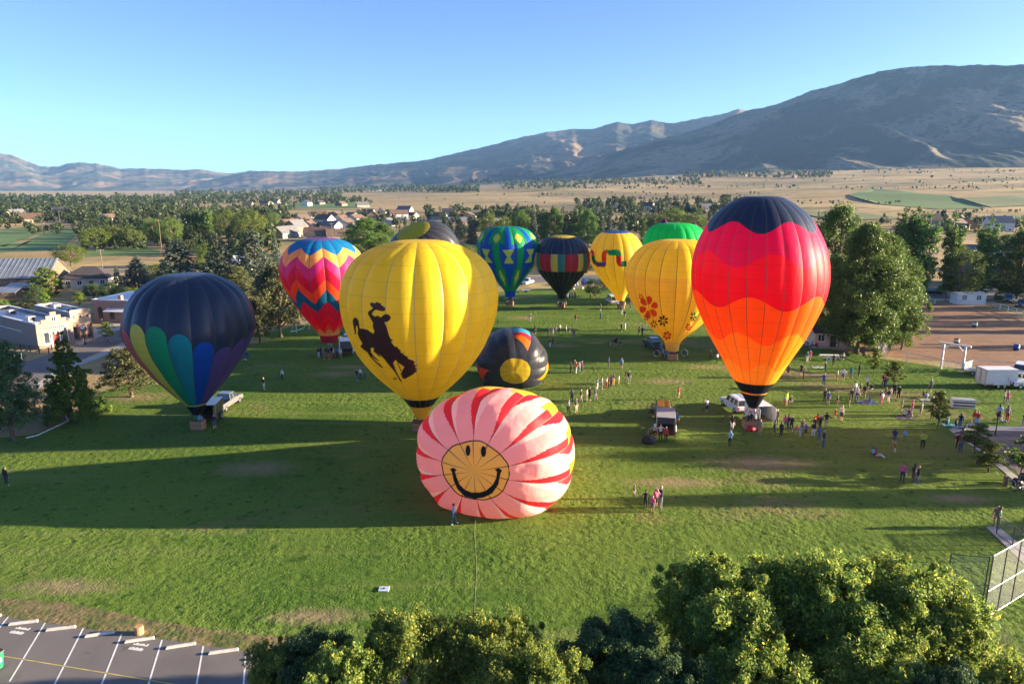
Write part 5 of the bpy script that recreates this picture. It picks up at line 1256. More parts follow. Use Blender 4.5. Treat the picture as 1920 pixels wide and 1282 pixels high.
s2, f2 = shop(A1 + sd.normalized() * .6, (A2 - A1).length - .6, 14, 5.3, M_br1, 'corner shop with sunlit peach brick upper front')
al2 = (A2 - A1).length - .6
wbox(f2, 'upper_front', 0, .04, .02, al2 - .02, 3.0, 5.5, M_peach); wbox(f2, 'cornice', 0, .14, .02, al2 - .02, 5.5, 5.72, M_peach)
for k in range(3):
    y = al2 * (k + .5) / 3; m_ = wbox(f2, 'vent_motif', .04, .07, y - .28, y + .28, 4.2, 4.32, M_trim); wbox(m_, 'arch', .04, .07, y - .14, y + .14, 4.33, 4.6, M_trim); 
    window(s2, 'x+', y, .5, al2 / 3 - .6, 2.2, 0, mat('dark shopfront', (.03, .025, .022), .5, .1))
for k in range(4): wbox(s2, 'pilaster', 0, .16, al2 * k / 3 - .15 * (k > 0) , al2 * k / 3 + .15 + .0 * k if k < 3 else al2, 0, 2.98, M_br2)
# third brick building further up the street
p0, p1 = gp(178, 604), gp(236, 606); dd = p1 - p0; r3 = empty('brick_hall', p0, math.atan2(dd.y, dd.x)); tag(r3, 'brick hall with arched windows beside the rainbow balloon', 'building', 'shops along the street')
w3 = dd.length + 3; H3 = 4.6
wbox(r3, 'wall', 0, w3, 0, 12, 0, H3, M_br1); wbox(r3, 'roof', .3, w3 - .3, .3, 11.7, H3, H3 + .05, M_roofw); wbox(r3, 'coping', -.1, w3 + .1, -.1, .25, H3 + .003, H3 + .2, M_roofw); wbox(r3, 'coping', -.1, .25, .25, 12, H3 + .003, H3 + .2, M_roofw); wbox(r3, 'chimney', w3 * .55, w3 * .55 + .7, .5, 1.2, H3 + .05, H3 + 1.0, M_br1)
for k, u in enumerate((1.6, 4.2)):
    wd = window(r3, 'y-', u, .9, 1.0, 1.9, 0, M_trim); b_ = MB(); b_.prism([(u + .5 * math.cos(t), 2.8 + .45 * math.sin(t)) for t in np.linspace(0, math.pi, 9)], -.05, 0, M_trim); b_.build('arch', wd)
b_ = MB(); b_.add([(3.4, -1.6, 2.6), (w3, -1.6, 2.6), (w3, 0, 3.1), (3.4, 0, 3.1)], [(0, 1, 2, 3)], M_white); b_.add([(3.4, -1.6, 2.52), (w3, -1.6, 2.52), (w3, -.003, 3.02), (3.4, -.003, 3.02)], [(3, 2, 1, 0)], M_white); b_.build('awning', r3, fix=False)
def gable_house(name, loc, rz, w, d, h, rise, wall, roof, label, group=None, cat='house', nwin=2, hip=0.0, chimney=False, over=.4, door=True, cheap=False):
    root = empty(name, loc, rz); tag(root, label, cat, group)
    b_ = MB(); hw, hd = w / 2, d / 2
    if hip == 0:
        b_.add([(-hw, -hd, 0), (hw, -hd, 0), (hw, hd, 0), (-hw, hd, 0), (-hw, -hd, h), (hw, -hd, h), (hw, hd, h), (-hw, hd, h), (-hw, 0, h + rise), (hw, 0, h + rise)], [(0, 1, 5, 4), (1, 2, 6, 9, 5), (2, 3, 7, 6), (3, 0, 4, 8, 7), (0, 3, 2, 1)], wall)
    else: b_.box(-hw, hw, -hd, hd, 0, h, wall)
    b_.build('wall', root)
    r_ = MB(); t = .16; k = rise / hd; e = over
    if hip == 0:
        for s in (-1, 1):
            vs = [(-hw - e, s * (hd + e), h - k * e + .02), (hw + e, s * (hd + e), h - k * e + .02), (hw + e, 0, h + rise + .02), (-hw - e, 0, h + rise + .02)]
            vs += [(x, y, z + t) for x, y, z in vs]
            r_.add(vs, [(0, 1, 2, 3), (4, 7, 6, 5), (0, 4, 5, 1), (1, 5, 6, 2), (3, 2, 6, 7), (0, 3, 7, 4)], roof)
    else:
        q = hw - hip
        vs = [(-hw - e, -hd - e, h), (hw + e, -hd - e, h), (hw + e, hd + e, h), (-hw - e, hd + e, h), (-q, 0, h + rise), (q, 0, h + rise), (-hw - e, -hd - e, h + .15), (hw + e, -hd - e, h + .15), (hw + e, hd + e, h + .15), (-hw - e, hd + e, h + .15)]
        r_.add(vs, [(0, 3, 2, 1), (6, 7, 5, 4), (7, 8, 5), (8, 9, 4, 5), (9, 6, 4), (0, 1, 7, 6), (1, 2, 8, 7), (2, 3, 9, 8), (3, 0, 6, 9)], roof)
    ro = r_.build('roof', root)
    if chimney: wbox(ro, 'chimney', hw * .4, hw * .4 + .7, .3, 1.0, h + rise * .5, h + rise + .8, M_br2)
    for i in range(nwin):
        u = -hw + w * (i + .5) / nwin
        if cheap:
            f_ = wbox(root, 'window', u - .65, u + .65, -hd - .05, -hd, 1.0, 2.2, M_white); wbox(f_, 'pane', u - .55, u + .55, -hd - .07, -hd - .05, 1.1, 2.1, M_glass)
        elif not (door and i == nwin // 2): window(root, 'y-', u, 1.0, 1.2, 1.3, -hd)
    if door and not cheap:
        u = -hw + w * (nwin // 2 + .5) / nwin; d_ = wbox(root, 'door', u - .5, u + .5, -hd - .05, -hd, .02, 2.1, M_trim); wbox(d_, 'handle', u + .32, u + .38, -hd - .09, -hd - .05, 1.0, 1.1, M_steel)
    return root
# metal barn, lean-to sheds, dark roofed house
p = gp(22, 548)
bn = gable_house('metal_barn', (p.x, p.y + 6, 0), R(8), 17, 13, 4.0, 4.2, M_wood, M_metal, 'old barn with blue grey metal roof at the left edge', cat='barn', nwin=3)
for k in range(16):
    x = -8.6 + k * 17.2 / 15; b_ = MB(); b_.tube([(x, -6.86, 4.0 - .26 + .22), (x, -.05, 8.2 + .22)], .04, M_metal, 4, cap=False); b_.build('roof_seam', bn.children[1] if bn.children[1].name.startswith('roof') else bn, fix=False)
for (x, y, label) in ((14, 562, 'low open shed with tin roof in front of the barn'), (40, 553, 'small tin roofed shed beside the barn, right of the open one')):
    p = gp(x, y); root = empty('open_shed', p, R(10)); tag(root, label, 'shed', 'tin sheds by the barn')
    b_ = MB(); vs = [(-3, -2, 2.0), (3, -2, 2.0), (3, 2, 2.9), (-3, 2, 2.9)]; vs += [(a, b2, c + .1) for a, b2, c in vs]; b_.add(vs, [(0, 1, 2, 3), (4, 7, 6, 5), (0, 4, 5, 1), (1, 5, 6, 2), (2, 6, 7, 3), (3, 7, 4, 0)], M_metal); b_.build('roof', root)
    wbox(root, 'back_wall', -2.9, 2.9, 1.8, 1.95, 0, 2.75, M_wood)
    for sx in (-2.8, 0, 2.8): wbox(root, 'post', sx - .07, sx + .07, -1.9, -1.76, 0, 2.0, M_wood)
p = gp(156, 541)
gable_house('dark_roof_house', (p.x, p.y + 4, 0), R(12), 11.5, 8.5, 2.8, 2.9, M_wallw, M_dark, 'cream house with low dark hipped roof beside bushes', cat='house', nwin=4, hip=4.0, over=.6)
p = gp(446, 522)
gable_house('white_cottage', (p.x, p.y + 3, 0), R(80), 7, 5, 3.2, 3.6, M_white, M_metal, 'white steep gabled cottage among the spruces', cat='house', nwin=2)
# church, pale shed, restroom
p = gp(1862, 538); 
ch = gable_house('brick_church', (p.x + 2, p.y + 6, 0), R(-6), 18, 12, 4.6, 6.5, M_br2, M_navyroof, 'red brick church with steep navy roof and tall white windows', cat='church', nwin=1, door=False)
for k in range(7): window(ch, 'y-', -7.5 + 2.5 * k, 1.0, .8, 2.8, -6.0)
p = gp(1821, 571); sh = gable_house('metal_shed', (p.x, p.y + 1.5, 0), R(-3), 6.6, 3.0, 2.3, .35, M_tw, M_tw, 'long pale metal shed at the back of the arena', cat='shed', nwin=2, door=False, over=.1)
for k in range(20): wbox(sh, 'rib', -3.25 + k * .335, -3.2 + k * .335, -1.54, -1.5, .05, 2.25, M_tw)
p = gp(1566, 652); rs = gable_house('restroom_block', (p.x, p.y + 2.6, 0), R(-8), 6.0, 4.6, 2.6, .8, M_wallw, M_dark, 'tan restroom block under the huge cottonwood', cat='building', nwin=3)
wbox(rs, 'slab', -4.2, 3.8, -3.6, 3.2, 0.0, .12, M_conc)
# --- suburb
WALLS = [mat('siding ' + n, c, .8, .08, 1.) for n, c in (('white', (.55, .55, .53)), ('tan', (.40, .32, .23)), ('grey', (.30, .31, .32)), ('brown', (.22, .15, .10)), ('cream', (.50, .45, .35)))]
WN = ['white', 'tan', 'grey', 'brown', 'cream']
ROOFS = [mat('shingles ' + n, c, .9, .2, 1.) for n, c in (('dark', (.055, .05, .052)), ('brown', (.12, .085, .065)), ('grey', (.13, .13, .14)), ('red', (.13, .075, .055)))]
RN = ['dark', 'brown', 'grey', 'red']
hr = random.Random(11)
suburb = [(545, 428), (556, 440), (568, 418), (580, 432), (592, 446), (596, 412), (610, 424), (622, 438), (628, 408), (640, 418), (648, 432), (660, 410), (668, 422), (675, 404), (690, 404), (700, 414), (715, 408), (728, 424), (735, 404), (748, 412), (760, 402), (772, 410), (822, 412), (842, 408), (858, 422), (868, 410), (880, 418), (893, 408), (905, 426), (930, 432), (605, 452), (632, 452), (536, 446)]
farh = [(12, 412, 'beyond the green fields'), (30, 408, 'beyond the green fields'), (62, 418, 'beyond the green fields'), (120, 405, 'in the left woodland'), (205, 418, 'in the left woodland'), (330, 425, 'behind the power pole'), (338, 372, 'on the far valley floor'), (352, 380, 'on the far valley floor'), (465, 387, 'in the dry fields'), (500, 385, 'in the dry fields'), (520, 381, 'in the dry fields'), (575, 387, 'in the dry fields'), (600, 384, 'in the dry fields'), (640, 387, 'in the dry fields'), (680, 389, 'in the dry fields'), (712, 358, 'at the hill foot'), (835, 350, 'at the hill foot'), (1000, 345, 'at the hill foot'), (1155, 398, 'in the right fields'), (1215, 397, 'in the right fields'), (1320, 402, 'in the right fields'),
        (1740, 430, 'behind the arena poplars'), (1790, 432, 'behind the arena poplars'), (1805, 428, 'behind the arena poplars'), (1870, 434, 'behind the arena poplars'), (1345, 330, 'on the hill terrace'), (1375, 329, 'on the hill terrace'), (1400, 331, 'on the hill terrace'), (1430, 330, 'on the hill terrace'), (1460, 332, 'on the hill terrace'), (1490, 334, 'on the hill terrace'), (1260, 334, 'on the hill terrace'), (1300, 331, 'on the hill terrace')]
seen = {}
def far_house(x, y, where, group, sc):
    p = hit(x, y); wi, ri = hr.randrange(5), hr.randrange(4)
    two = hr.random() < .4
    base = f'{"two-storey " if two else ""}{WN[wi]} house with {RN[ri]} roof {where}'
    seen.setdefault(base, []).append((x, gable_house('suburban_house' if 'subdivision' in where else 'farm_house', p - Vector((0, 0, .3)), hr.choice([0, 1.57, .4, -.5, 1.2]) + hr.uniform(-.2, .2), hr.uniform(10, 15) * sc, hr.uniform(8, 10) * sc, (5.2 if two else 3.2) * sc, hr.uniform(2.4, 3.6) * sc, WALLS[wi], ROOFS[ri], base, group, 'house', 3, chimney=hr.random() < .3, cheap=True)))
for x, y in suburb: far_house(x, y, 'in the subdivision', 'houses of the subdivision behind the balloons', 1.0)
for x, y, w_ in farh: far_house(x, y, w_, 'scattered houses in the valley', 1.15)
for base, lst in seen.items():
    lst.sort(key=lambda t: t[0])
    if len(lst) > 1:
        for i, (x, o) in enumerate(lst): o['label'] = base + f', {ORD[i]} such from left'
# --- poles
def pole(x, yb, yt, label, arms=1, lamp=False):
    p = gp(x, yb); h = at(x, yt, p.y).z; root = empty('power_pole', p, R(20)); tag(root, label, 'pole', 'power poles')
    b_ = MB(); b_.tube([(0, 0, -.1), (0, 0, h)], .17, M_pole, 8, .11); b_.build('mast', root, fix=False)
    for k in range(arms):
        a = wbox(root, 'crossarm', -1.1, 1.1, -.06, .06, h - .5 - k * .9, h - .36 - k * .9, M_pole)
        for s in (-.9, -.3, .3, .9): wbox(a, 'insulator', s - .05, s + .05, -.05, .05, h - .36 - k * .9, h - .2 - k * .9, M_grey)
for x, yb, yt, l in ((303, 467, 412, 'tall wooden power pole between the dark field trees'), (194, 519, 467, 'wooden power pole beside the country road'), (179, 536, 499, 'wooden pole rising behind the dark roofed house'), (255, 547, 523, 'short wooden pole behind left shoulder of rainbow balloon'), (624, 465, 418, 'power pole above the chevron balloon'), (647, 462, 420, 'second power pole above the chevron balloon'), (1272, 470, 430, 'power pole behind the belt of trees'), (113, 420, 395, 'slim pale pole in the left woodland')): pole(x, yb, yt, l)
# street clock and lamp
p = gp(160, 646); root = empty('street_clock', p, 0); tag(root, 'black street clock with white face outside the corner shop', 'clock')
b_ = MB(); b_.tube([(0, 0, 0), (0, 0, .4)], .22, M_trim, 10, .12); b_.tube([(0, 0, .4), (0, 0, 2.7)], .08, M_trim, 8); b_.build('post', root, fix=False)
b_ = MB(); b_.tube([(.0, -.18, 3.15), (.0, .18, 3.15)], .48, M_trim, 20); cl_ = b_.build('clock_case', root, fix=False)
for s in (-1, 1): b_ = MB(); b_.tube([(0, s * .18, 3.15), (0, s * .2, 3.15)], .38, M_white, 20); b_.build('dial', cl_, fix=False)
b_ = MB(); b_.box(-.02, .02, -.22, -.205, 3.15, 3.45, M_trim); b_.box(0, .2, -.22, -.205, 3.13, 3.17, M_trim); b_.build('hand', cl_)
def lamp(x, yb, yt, label):
    p = gp(x, yb); h = at(x, yt, p.y).z; root = empty('street_lamp', p); tag(root, label, 'street lamp')
    b_ = MB(); b_.tube([(0, 0, 0), (0, 0, .3), (0, 0, h - .4)], .09, M_trim, 8, .05); b_.build('post', root, fix=False)
    b_ = MB(); b_.lathe([(.06, h - .45), (.2, h - .3), (.22, h - .05), (.05, h + .05), (.01, h + .12)], M_trim, 10); b_.build('lantern', root)
lamp(192, 615, 597, 'black street lamp in front of the brick hall'); lamp(1866, 816, 774, 'dark lamp post beside the curved path and playground')
# --- fences
def rail_fence(pts, label, h=1.25, rails=2, m=M_pipe, r=.08, step=2.6, name='rail_fence', rr=.06):
    P = [gp(*p) for p in pts]; root = empty(name, P[0]); tag(root, label, 'fence')
    tot = [];
    for a, c in zip(P, P[1:]):
        n = max(1, round((c - a).length / step))
        for k in range(n): tot.append(a.lerp(c, k / n))
    tot.append(P[-1])
    for q in tot: b_ = MB(); b_.tube([q - P[0], q - P[0] + Vector((0, 0, h))], r, m, 6); b_.build('post', root, fix=False)
    for k in range(rails):
        z = h - .05 - k * (h - .15) / max(1, rails)
        for a, c in zip(P, P[1:]): b_ = MB(); b_.tube([a - P[0] + Vector((0, 0, z)), c - P[0] + Vector((0, 0, z))], rr, m, 5); b_.build('rail', root, fix=False)
    return root
rail_fence([(1660, 668), (1700, 678), (1763, 691)], 'white pipe fence on the near side of arena, left of the gate', 1.5, 1, step=4.2)
rail_fence([(1821, 693), (1900, 698), (1960, 702)], 'white pipe fence on the near side of arena, right of the gate', 1.5, 1, step=5)
rail_fence([(1645, 664), (1652, 652), (1659, 668)], 'short white pipe pen at the arena corner', 1.6, 3, step=1.6)
rail_fence([(1860, 577), (1905, 589), (1960, 606)], 'white pipe fence along the back right of the arena', 1.3, 2, step=2.6)
rail_fence([(1715, 570), (1790, 571), (1860, 577)], 'white pipe fence along the back of the arena', 1.2, 1, step=4.5)
rail_fence([(-40, 656), (40, 659), (92, 664), (104, 655)], 'black rail fence in front of the long brick shop', 1.2, 3, M_trim, .09, 2.4, rr=.05)
ga, gb_ = gp(1764, 691), gp(1804, 698); dg = gb_ - ga; rt = empty('arena_gate', ga, math.atan2(dg.y, dg.x)); tag(rt, 'white timber gate arch with barred gate at the arena', 'gate')
gw = dg.length; gh = 3.9
for x in (0, gw): wbox(rt, 'post', x - .12, x + .12, -.12, .12, 0, gh, M_pipe)
wbox(rt, 'beam', -.7, gw + .7, -.14, .14, gh, gh + .25, M_pipe)
for x, s in ((0, 1), (gw, -1)): b_ = MB(); b_.tube([(x, 0, gh - 1.0), (x + s * .95, 0, gh)], .08, M_pipe, 5); b_.build('brace', rt, fix=False)
for k in range(6): b_ = MB(); b_.tube([(.12, 0, .25 + k * .24), (gw - .12, 0, .25 + k * .24)], .03, M_pipe, 5); b_.build('bar', rt, fix=False)
for x in (.16, gw / 3, gw * 2 / 3, gw - .16): b_ = MB(); b_.tube([(x, .03, .2), (x, .03, 1.5)], .03, M_pipe, 5); b_.build('stile', rt, fix=False)
rail_fence([(1806, 698.5), (1821, 693.5)], 'short five barred white panel beside the arena gate', 1.5, 5, step=2.5)
def meshmat():
    m, t, b = nodemat('chain link mesh')
    g = t.nodes.new('ShaderNodeTexCoord'); 
    tr = t.nodes.new('ShaderNodeBsdfTransparent'); mx = t.nodes.new('ShaderNodeMixShader'); mx.inputs[0].default_value = .24
    b.inputs['Base Color'].default_value = (.45, .46, .47, 1); b.inputs['Metallic'].default_value = .5; b.inputs['Roughness'].default_value = .5
    t.links.new(tr.outputs[0], mx.inputs[1]); t.links.new(b.outputs[0], mx.inputs[2]); t.links.new(mx.outputs[0], t.nodes['Material Output'].inputs['Surface'])
    return m
M_link = meshmat()
def mesh_panel(root, a, c, z0, z1):
    b_ = MB(); b_.add([(a.x, a.y, z0), (c.x, c.y, z0), (c.x, c.y, z1), (a.x, a.y, z1)], [(0, 1, 2, 3)], M_link); b_.build('mesh_panel', root, fix=False)
def chain_fence(pts, h, label, mids=(), name='chain_link_fence', r=.045):
    P = [gp(*p) for p in pts]; root = empty(name, P[0]); tag(root, label, 'fence'); O = P[0]
    for q in P: b_ = MB(); b_.tube([q - O, q - O + Vector((0, 0, h))], r, M_galv, 7); b_.build('post', root, fix=False)
    for a, c in zip(P, P[1:]):
        mesh_panel(root, a - O, c - O, .06, h - .04)
        for z in (h - .03, .05, *mids): b_ = MB(); b_.tube([a - O + Vector((0, 0, z)), c - O + Vector((0, 0, z))], r * .5, M_galv, 5); b_.build('rail', root, fix=False)
    return root
q0, q1 = gp(1843, 1162), gp(1948, 1096)
Hb = at(1861, 1041, q0.y).z
npan = [(1843 + (1948 - 1843) * k / 4, 1162 + (1096 - 1162) * k / 4) for k in range(5)]
chain_fence(npan, Hb, 'tall chain link backstop in the lower right corner', (Hb * .45,), 'backstop_fence', .045)
chain_fence([(1772, 1118), (1843, 1124)], at(1777, 1038, gp(1772, 1118).y).z, 'square chain link wing joining the backstop')
chain_fence([(1868, 1000), (1898, 1022), (1935, 1052)], 1.6, 'low chain link fence along the short concrete path')
chain_fence([(1915, 1002), (1960, 1030)], 1.9, 'chain link fence at right edge beyond the short path')
# goals
def goal(p0, p1, h, label, lying=False, depth=1.6):
    a, c = gp(*p0), gp(*p1); d = c - a; Lw = d.length; root = empty('soccer_goal', a, math.atan2(d.y, d.x)); tag(root, label, 'soccer goal')
    parts = (('crossbar', [(0, 0, h), (Lw, 0, h)]), ('post', [(0, 0, 0), (0, 0, h)]), ('post', [(Lw, 0, 0), (Lw, 0, h)]), ('back_bar', [(0, 0, h), (0, depth, .05), (Lw, depth, .05), (Lw, 0, h)]))
    if lying: parts = (('crossbar', [(0, 0, .08), (Lw, 0, .08)]), ('post', [(0, 0, .08), (-.9, .6, .08)]), ('post', [(Lw, 0, .08), (Lw, .3, 1.0)]))
    for nm, pts in parts: b_ = MB(); b_.tube(pts, .06, M_pipe, 6); b_.build(nm, root, fix=False)
goal((70, 817), (128, 790), 1.0, 'white goal frame lying on the grass under the dark pine', lying=True)
goal((556, 624), (580, 618), 1.9, 'white soccer goal below the chevron balloon')
# --- parking lot
M_curb = mat('wheel stop concrete', (.55, .53, .49), .85, .15, 3.0)
LNS = [((62, 307), (-30, 420)), ((340, 350), (70, 795)), ((625, 392), (412, 808)), ((912, 437), (765, 808)), ((1215, 480), (1115, 808)), ((1525, 525), (1475, 808)), ((1845, 565), (1828, 800))]
ZP = lambda q: gp(q[0] / 4, 1080 + q[1] / 4)
for a, c in LNS:
    A_, C_ = ZP(a), ZP(c); d = (C_ - A_).normalized(); n = Vector((-d.y, d.x, 0)) * .05; e = A_ + d * 5.6; b_ = MB(); z = Vector((0, 0, .04))
    b_.add([A_ - n + z, A_ + n + z, e + n + z, e - n + z], [(0, 1, 2, 3)], M_paint); o = b_.build('stall_line'); tag(o, kind='structure')
a, c = gp(-20, 1226), gp(345, 1286); n = (c - a).normalized(); n = Vector((-n.y, n.x, 0)) * .035; b_ = MB(); z = Vector((0, 0, .04)); c2 = c + (c - a) * .3
b_.add([a - n + z, a + n + z, c2 + n + z, c2 - n + z], [(0, 1, 2, 3)], M_ypaint); tag(b_.build('lane_line'), kind='structure')
WS = [((65, 370), (288, 343)), ((345, 413), (570, 387)), ((637, 460), (860, 427)), ((935, 502), (1160, 470)), ((1243, 548), (1470, 512)), ((1563, 588), (1790, 556)), ((-240, 330), (10, 300)), ((1890, 630), (2110, 598))]
for i, (a, c) in enumerate(sorted(WS)):
    A_, C_ = ZP(a), ZP(c); d = C_ - A_; b_ = MB(); l = d.length
    b_.prism([(0, 0), (l, 0), (l - .02, .1), (l - .06, .14), (.06, .14), (.02, .1)], -.09, .09, M_curb)
    o = b_.build('wheel_stop', loc=(A_.x, A_.y, .036), rz=math.atan2(d.y, d.x), bevel=.015); tag(o, f'white concrete wheel stop, {ORD[i]} from the left in the parking row', 'wheel stop', 'wheel stops in the parking row')
for cx, cyy in ((150, 410), (1040, 532)):                      # stencilled reserved marks
    p = ZP((cx, cyy)); sgm = MB()
    rr = random.Random(cx)
    ang = math.atan2(kd.y, kd.x)
    for row, (w_, n_) in enumerate(((1.0, 1), (.95, 7))):
        for k in range(n_):
            x = -w_ / 2 + w_ * k / n_; ww = w_ / n_ * (.7 if n_ > 1 else 1)
            if n_ == 1:
                for q in range(7): sgm.box(x + q * ww / 7, x + q * ww / 7 + ww / 9, .12, .22 + .12 * abs(math.sin(q * 1.3)), .0, .003, M_paint)
            else: sgm.box(x, x + ww, -.32, -.1 + .05 * (k % 2), 0, .003, M_paint)
    tag(sgm.build('stall_marking', loc=(p.x, p.y, .038), rz=ang), kind='structure')
p = ZP((1048, 430)); b_ = MB(); b_.tube([(0, 0, 0), (0, 0, .55)], .26, mat('cut timber', (.45, .26, .12), .8, .2, 4.), 12, .24); tag(b_.build('bollard', loc=p, fix=False), 'short round timber bollard at the edge of the parking lot', 'bollard')
# green wheeled bin
p = gp(-8, 1258); rt = empty('wheelie_bin', (p.x, p.y, .036), R(-20)); tag(rt, 'green wheeled bin with dark lid at the left edge of the lot', 'bin')
M_bin = mat('green bin plastic', (.01, .22, .10), .5, .1); b_ = MB()
vs = [(-.27, -.3, .12), (.27, -.3, .12), (.27, .28, .12), (-.27, .28, .12), (-.36, -.4, 1.1), (.36, -.4, 1.1), (.36, .4, 1.1), (-.36, .4, 1.1)]
b_.add(vs, [(0, 3, 2, 1), (4, 5, 6, 7), (0, 1, 5, 4), (1, 2, 6, 5), (2, 3, 7, 6), (3, 0, 4, 7)], M_bin); b_.build('body', rt, bevel=.03)
b_ = MB(); b_.prism([(-.4, 1.11), (.4, 1.11), (.36, 1.2), (-.36, 1.2)], -.44, .44, M_trim); b_.build('lid', rt, bevel=.02); wbox(rt, 'label', .362, .372, -.2, .2, .6, .85, M_white)
for s in (-1, 1): wheel(rt, -.1, s * .36, .13, .07)
b_ = MB(); b_.tube([(-.45, -.35, 1.08), (-.45, .35, 1.08)], .025, M_trim, 5); b_.build('handle', rt, fix=False)
# valve cover on the lawn
p = gp(720, 1105); rt = MB(); rt.box(-.36, .36, -.3, .3, .02, .1, mat('pale blue cover', (.45, .55, .68), .5, .1)); o = rt.build('valve_cover', loc=p, bevel=.02); tag(o, 'pale blue square cover lying on the near lawn', 'cover'); wbox(o, 'latch', -.08, .08, -.06, .06, .1, .13, M_trim)
# arena barrels
for x, y, m, l in ((1827, 614, 'green', 'green and white barrel at the back of the arena'), (1793, 646, 'black', 'black and white barrel above the arena gate'), (1905, 657, 'blue', 'blue barrel at the right side of the arena')):
    p = gp(x, y); rt = empty('arena_barrel', p); tag(rt, l, 'barrel', 'barrels in the riding arena'); b_ = MB(); pm = mat('barrel ' + m, {'green': (.03, .16, .13), 'black': (.02, .02, .02), 'blue': (.02, .06, .25)}[m], .4, .1)
    b_.lathe([(.001, .02), (.42, .02), (.45, .1), (.45, .5), (.47, .52), (.45, .54), (.45, 1.0), (.42, 1.08), (.001, 1.08)], pm, 16); o = b_.build('drum', rt, smooth=True)
    if m != 'blue':
        b_ = MB(); b_.lathe([(.456, .58), (.456, .98)], M_white, 16); b_.build('band', o, smooth=True)
# crate stack
p = gp(1804, 763); rt = empty('slatted_crate', p, R(-12)); tag(rt, 'long white and brown slatted crate on the sunny lawn', 'crate')
for k in range(5): wbox(rt, 'slat', -1.25, 1.25, -.5 - .004 * (k % 2), .5 + .004 * (k % 2), .02 + k * .2, .02 + k * .2 + .17, M_white if k % 2 == 0 else M_wood)
wbox(rt, 'lid', -1.3, 1.3, -.55, .55, 1.03, 1.1, M_grey)
for x in (-1.3, 1.24): wbox(rt, 'end_panel', x, x + .06, -.52, .52, .02, 1.02, M_white)
# picnic table and notice
p = gp(1556, 674); rt = empty('picnic_table', p, R(-4)); tag(rt, 'pale picnic table by the restroom block', 'picnic table')
wbox(rt, 'table_top', -1.6, 1.6, -.4, .4, .72, .78, M_white)
for s in (-1, 1): wbox(rt, 'bench', -1.5, 1.5, s * .75 - .13, s * .75 + .13, .42, .47, M_white); wbox(rt, 'leg', s * 1.1 - .05, s * 1.1 + .05, -.7, .7, .3, .38, M_grey); wbox(rt, 'leg', s * 1.1 - .06, s * 1.1 + .06, -.06, .06, .0, .72, M_grey)
p = gp(1554, 680); rt = empty('notice_board', p, R(-4)); tag(rt, 'small white notice board below the picnic table', 'sign'); wbox(rt, 'board', -.35, .35, -.02, .02, .35, .95, M_white); wbox(rt, 'post', -.03, .03, .02, .06, 0, .9, M_grey); wbox(rt, 'print', -.18, .12, -.03, -.02, .5, .75, M_trim)
# short wooden post by path
p = gp(1884, 912); b_ = MB(); b_.box(-.14, .14, -.14, .14, 0, 1.05, M_wood); b_.box(-.17, .17, -.17, .17, 1.05, 1.1, M_wood); tag(b_.build('wooden_post', loc=p, bevel=.015), 'short square wooden post on the grass beside the curved path', 'post')
# road sign at the left
p = gp(38, 690); rt = empty('road_sign', p, R(10)); tag(rt, 'white road sign on a post above the dark pine', 'sign'); wbox(rt, 'post', -.04, .04, -.04, .04, 0, 2.4, M_galv); wbox(rt, 'panel', -.5, .5, -.07, -.04, 1.3, 2.3, M_white)
def blanket(px, w, d, m, label, rz_=0.0):
    p = gp(*px); n = 14; vs = []; rng = np.random.default_rng(int(px[0])); ph = rng.uniform(0, 6, 4)
    for i in range(n):
        for j in range(n):
            x = (i / (n - 1) - .5) * w; y = (j / (n - 1) - .5) * d; vs.append((x + .05 * math.sin(5 * y + ph[0]), y + .05 * math.sin(4 * x + ph[1]), .05 + .03 * math.sin(7 * x + ph[2]) * math.sin(6 * y + ph[3])))
    fs = [(i * n + j, (i + 1) * n + j, (i + 1) * n + j + 1, i * n + j + 1) for i in range(n - 1) for j in range(n - 1)]
    b_ = MB(); b_.add(vs, fs, m); tag(b_.build('picnic_blanket', loc=p, rz=rz_, smooth=True), label, 'blanket', 'blankets on the lawn')
blanket((1627, 755), 2.4, 1.6, mat('blue blanket', (.05, .07, .20), .9, .4, 6.), 'blue patterned blanket spread in front of the picnickers', .1)
blanket((1534, 689), 1.8, 1.2, mat('grey blanket', (.3, .3, .34), .9, .3, 6.), 'grey blanket on the shaded grass below the picnic table')
blanket((1697, 783), 2.0, 1.4, mat('dark blanket', (.06, .05, .08), .9, .4, 6.), 'dark blanket under the group beside the staked young tree')
blanket((1740, 750), 2.0, 1.3, mat('pale blanket', (.35, .33, .3), .9, .3, 6.), 'pale blanket under the seated group left of slatted crate')
blanket((1784, 798), 2.2, 1.2, mat('teal blanket', (.06, .22, .25), .9, .3, 6.), 'teal blanket at the tip of the curved path')
def camp_chair(px, m, label, rz_):
    p = gp(*px); rt = empty('camp_chair', p, rz_); tag(rt, label, 'chair', 'blue folding chairs')
    b_ = MB(); b_.add([(-.28, -.25, .42), (.28, -.25, .42), (.28, .2, .4), (-.28, .2, .4)], [(0, 1, 2, 3)], m); b_.build('seat', rt); b_ = MB(); b_.add([(-.28, .2, .42), (.28, .2, .42), (.28, .34, .95), (-.28, .34, .95)], [(0, 1, 2, 3)], m); b_.build('backrest', rt)
    for sx in (-.28, .28):
        for y0, y1 in ((-.25, .25), (.25, -.25)): b_ = MB(); b_.tube([(sx, y0, 0), (sx, y1, .6)], .018, M_trim, 5); b_.build('leg', rt, fix=False)
cm_ = mat('blue chair canvas', (.02, .07, .35), .8, .1)
camp_chair((457, 674), cm_, 'blue folding chair nearer the rainbow balloon', 2.4); camp_chair((465, 671), cm_, 'blue folding chair further from the rainbow balloon', 2.9)
